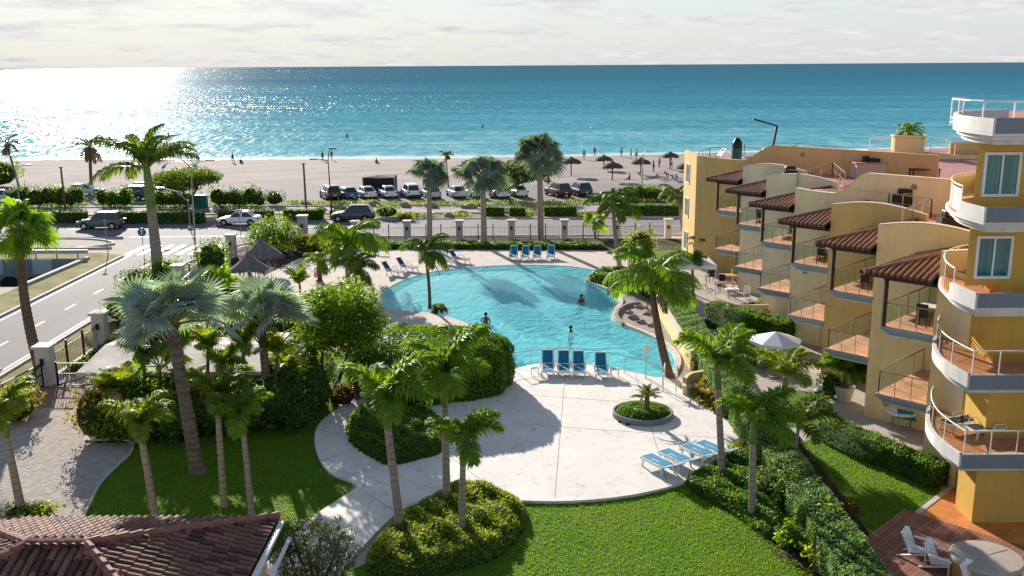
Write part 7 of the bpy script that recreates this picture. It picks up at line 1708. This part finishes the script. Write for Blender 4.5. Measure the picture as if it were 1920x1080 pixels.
# ---- timber deck, hot tub, chairs ---------------------------------------------
O0 = P(1652, 1020, .06); O0 = Vector((O0.x, O0.y, 0))
LD = (P(1716, 962, .06) - P(1652, 1020, .06)).length
dk2 = thing('timber_deck', 'reddish timber plank deck below the tower with white chairs', 'deck'); pmesh = {}
for m in ('deck_wood', 'deck_wood2'):
    pmesh[m] = MB().box((LD / 2 - 1.2, 0, 0), (LD + 2.4, .135, .05), M[m]).mesh('plank')
u_ = Vector((1, 1, 0)).normalized(); v_ = Vector((1, -1, 0)).normalized()
for i in range(44):
    o = link('plank', pmesh[random.choice(list(pmesh))], dk2); o.location = O0 + v_ * (.145 * (i - 4) + .07) + Vector((0, 0, .055 + random.uniform(-.003, .003))); o.rotation_euler = (0, 0, R(45))
b = MB(); T0 = O0 + u_ * (LD + .02); tp = [T0 + v_ * 0, T0 + v_ * 4.6, T0 + v_ * 4.6 + u_ * 4.2, T0 + u_ * 4.2]; b.prism([tuple(p)[:2] for p in tp], -.05, .07, M['orange_tile']); ot = structure('tile_patio', b)
b = MB(); b.bar(T0 + v_ * -.1 + Vector((0, 0, .04)), T0 + v_ * -.1 + u_ * 4.2 + Vector((0, 0, .04)), .2, .1, M['kerb']); structure('patio_edging', b)
ht = P(1850, 1046, .82); tub = thing('hot_tub', 'round hot tub with beige cover on the timber deck', 'hot tub', (ht.x, ht.y, .08))
b = MB(); b.lathe([(.98, 0), (1.02, .05), (1.02, .62), (.98, .66)], (0, 0, 0), M['tub_side'], 36); b.build('tub_shell', tub)
b = MB(); b.lathe([(1.06, .66), (1.09, .70), (1.09, .78), (1.04, .81), (.02, .84)], (0, 0, 0), M['tub_cover'], 40); co = b.build('cover', tub); MB().box((0, 0, .842), (1.9, .02, .01), M['clay_pot'], rz=.5).build('cover_seam', co)
def make_adirondack():
    t = thing('garden_chair', 'x', 'chair'); m = M['plastic']
    for i in range(6): MB().box((-.28 + .1 * i, 0, .40 - .028 * i), (.085, .52, .025), m, ry=.27).build('seat_slat', t)
    for i in range(5):
        y = -.22 + .11 * i; MB().bar((.22, y, .24), (.52, y * 1.15, .98 - .05 * abs(i - 2)), .095, .025, m).build('back_slat', t)
    for s in (-1, 1):
        MB().box((-.05, s * .34, .58), (.75, .13, .03), m).build('armrest', t); MB().bar((-.33, s * .31, 0), (-.33, s * .31, .57), .08, .03, m).build('front_leg', t); MB().bar((-.34, s * .27, .38), (.62, s * .27, .02), .09, .03, m).build('rear_leg', t)
    MB().bar((.42, -.3, .72), (.42, .3, .72), .05, .03, m).build('back_rail', t)
    return t
AD = make_adirondack()
for x, y, rz, lb in ((1722, 1048, 135, 'white slatted garden chair nearest the clipped hedge on the timber deck'), (1765, 1070, 135, 'white slatted garden chair in the middle beside the hot tub'), (1834, 1116, 120, 'white slatted garden chair at the bottom frame edge by the hot tub')):
    p = P(x, y, .08); instance(AD, p, R(rz), lb, 'white garden chairs')
infl = thing('beach_toys', 'pink and blue inflatable toys under the lowest curved balcony', 'inflatable', P(1815, 905, .08))
for i, (x, y, z, r) in enumerate(((0, 0, .12, .3), (.25, .1, .3, .26), (-.1, .2, .4, .24))):
    b = MB(); pts = [(x + r * math.cos(a), y + r * math.sin(a), z + .05 * math.sin(a)) for a in np.linspace(0, 2 * math.pi, 15)]; b.tube(pts, .1, M['pink'], 7, False); b.build('ring', infl, sm=True)
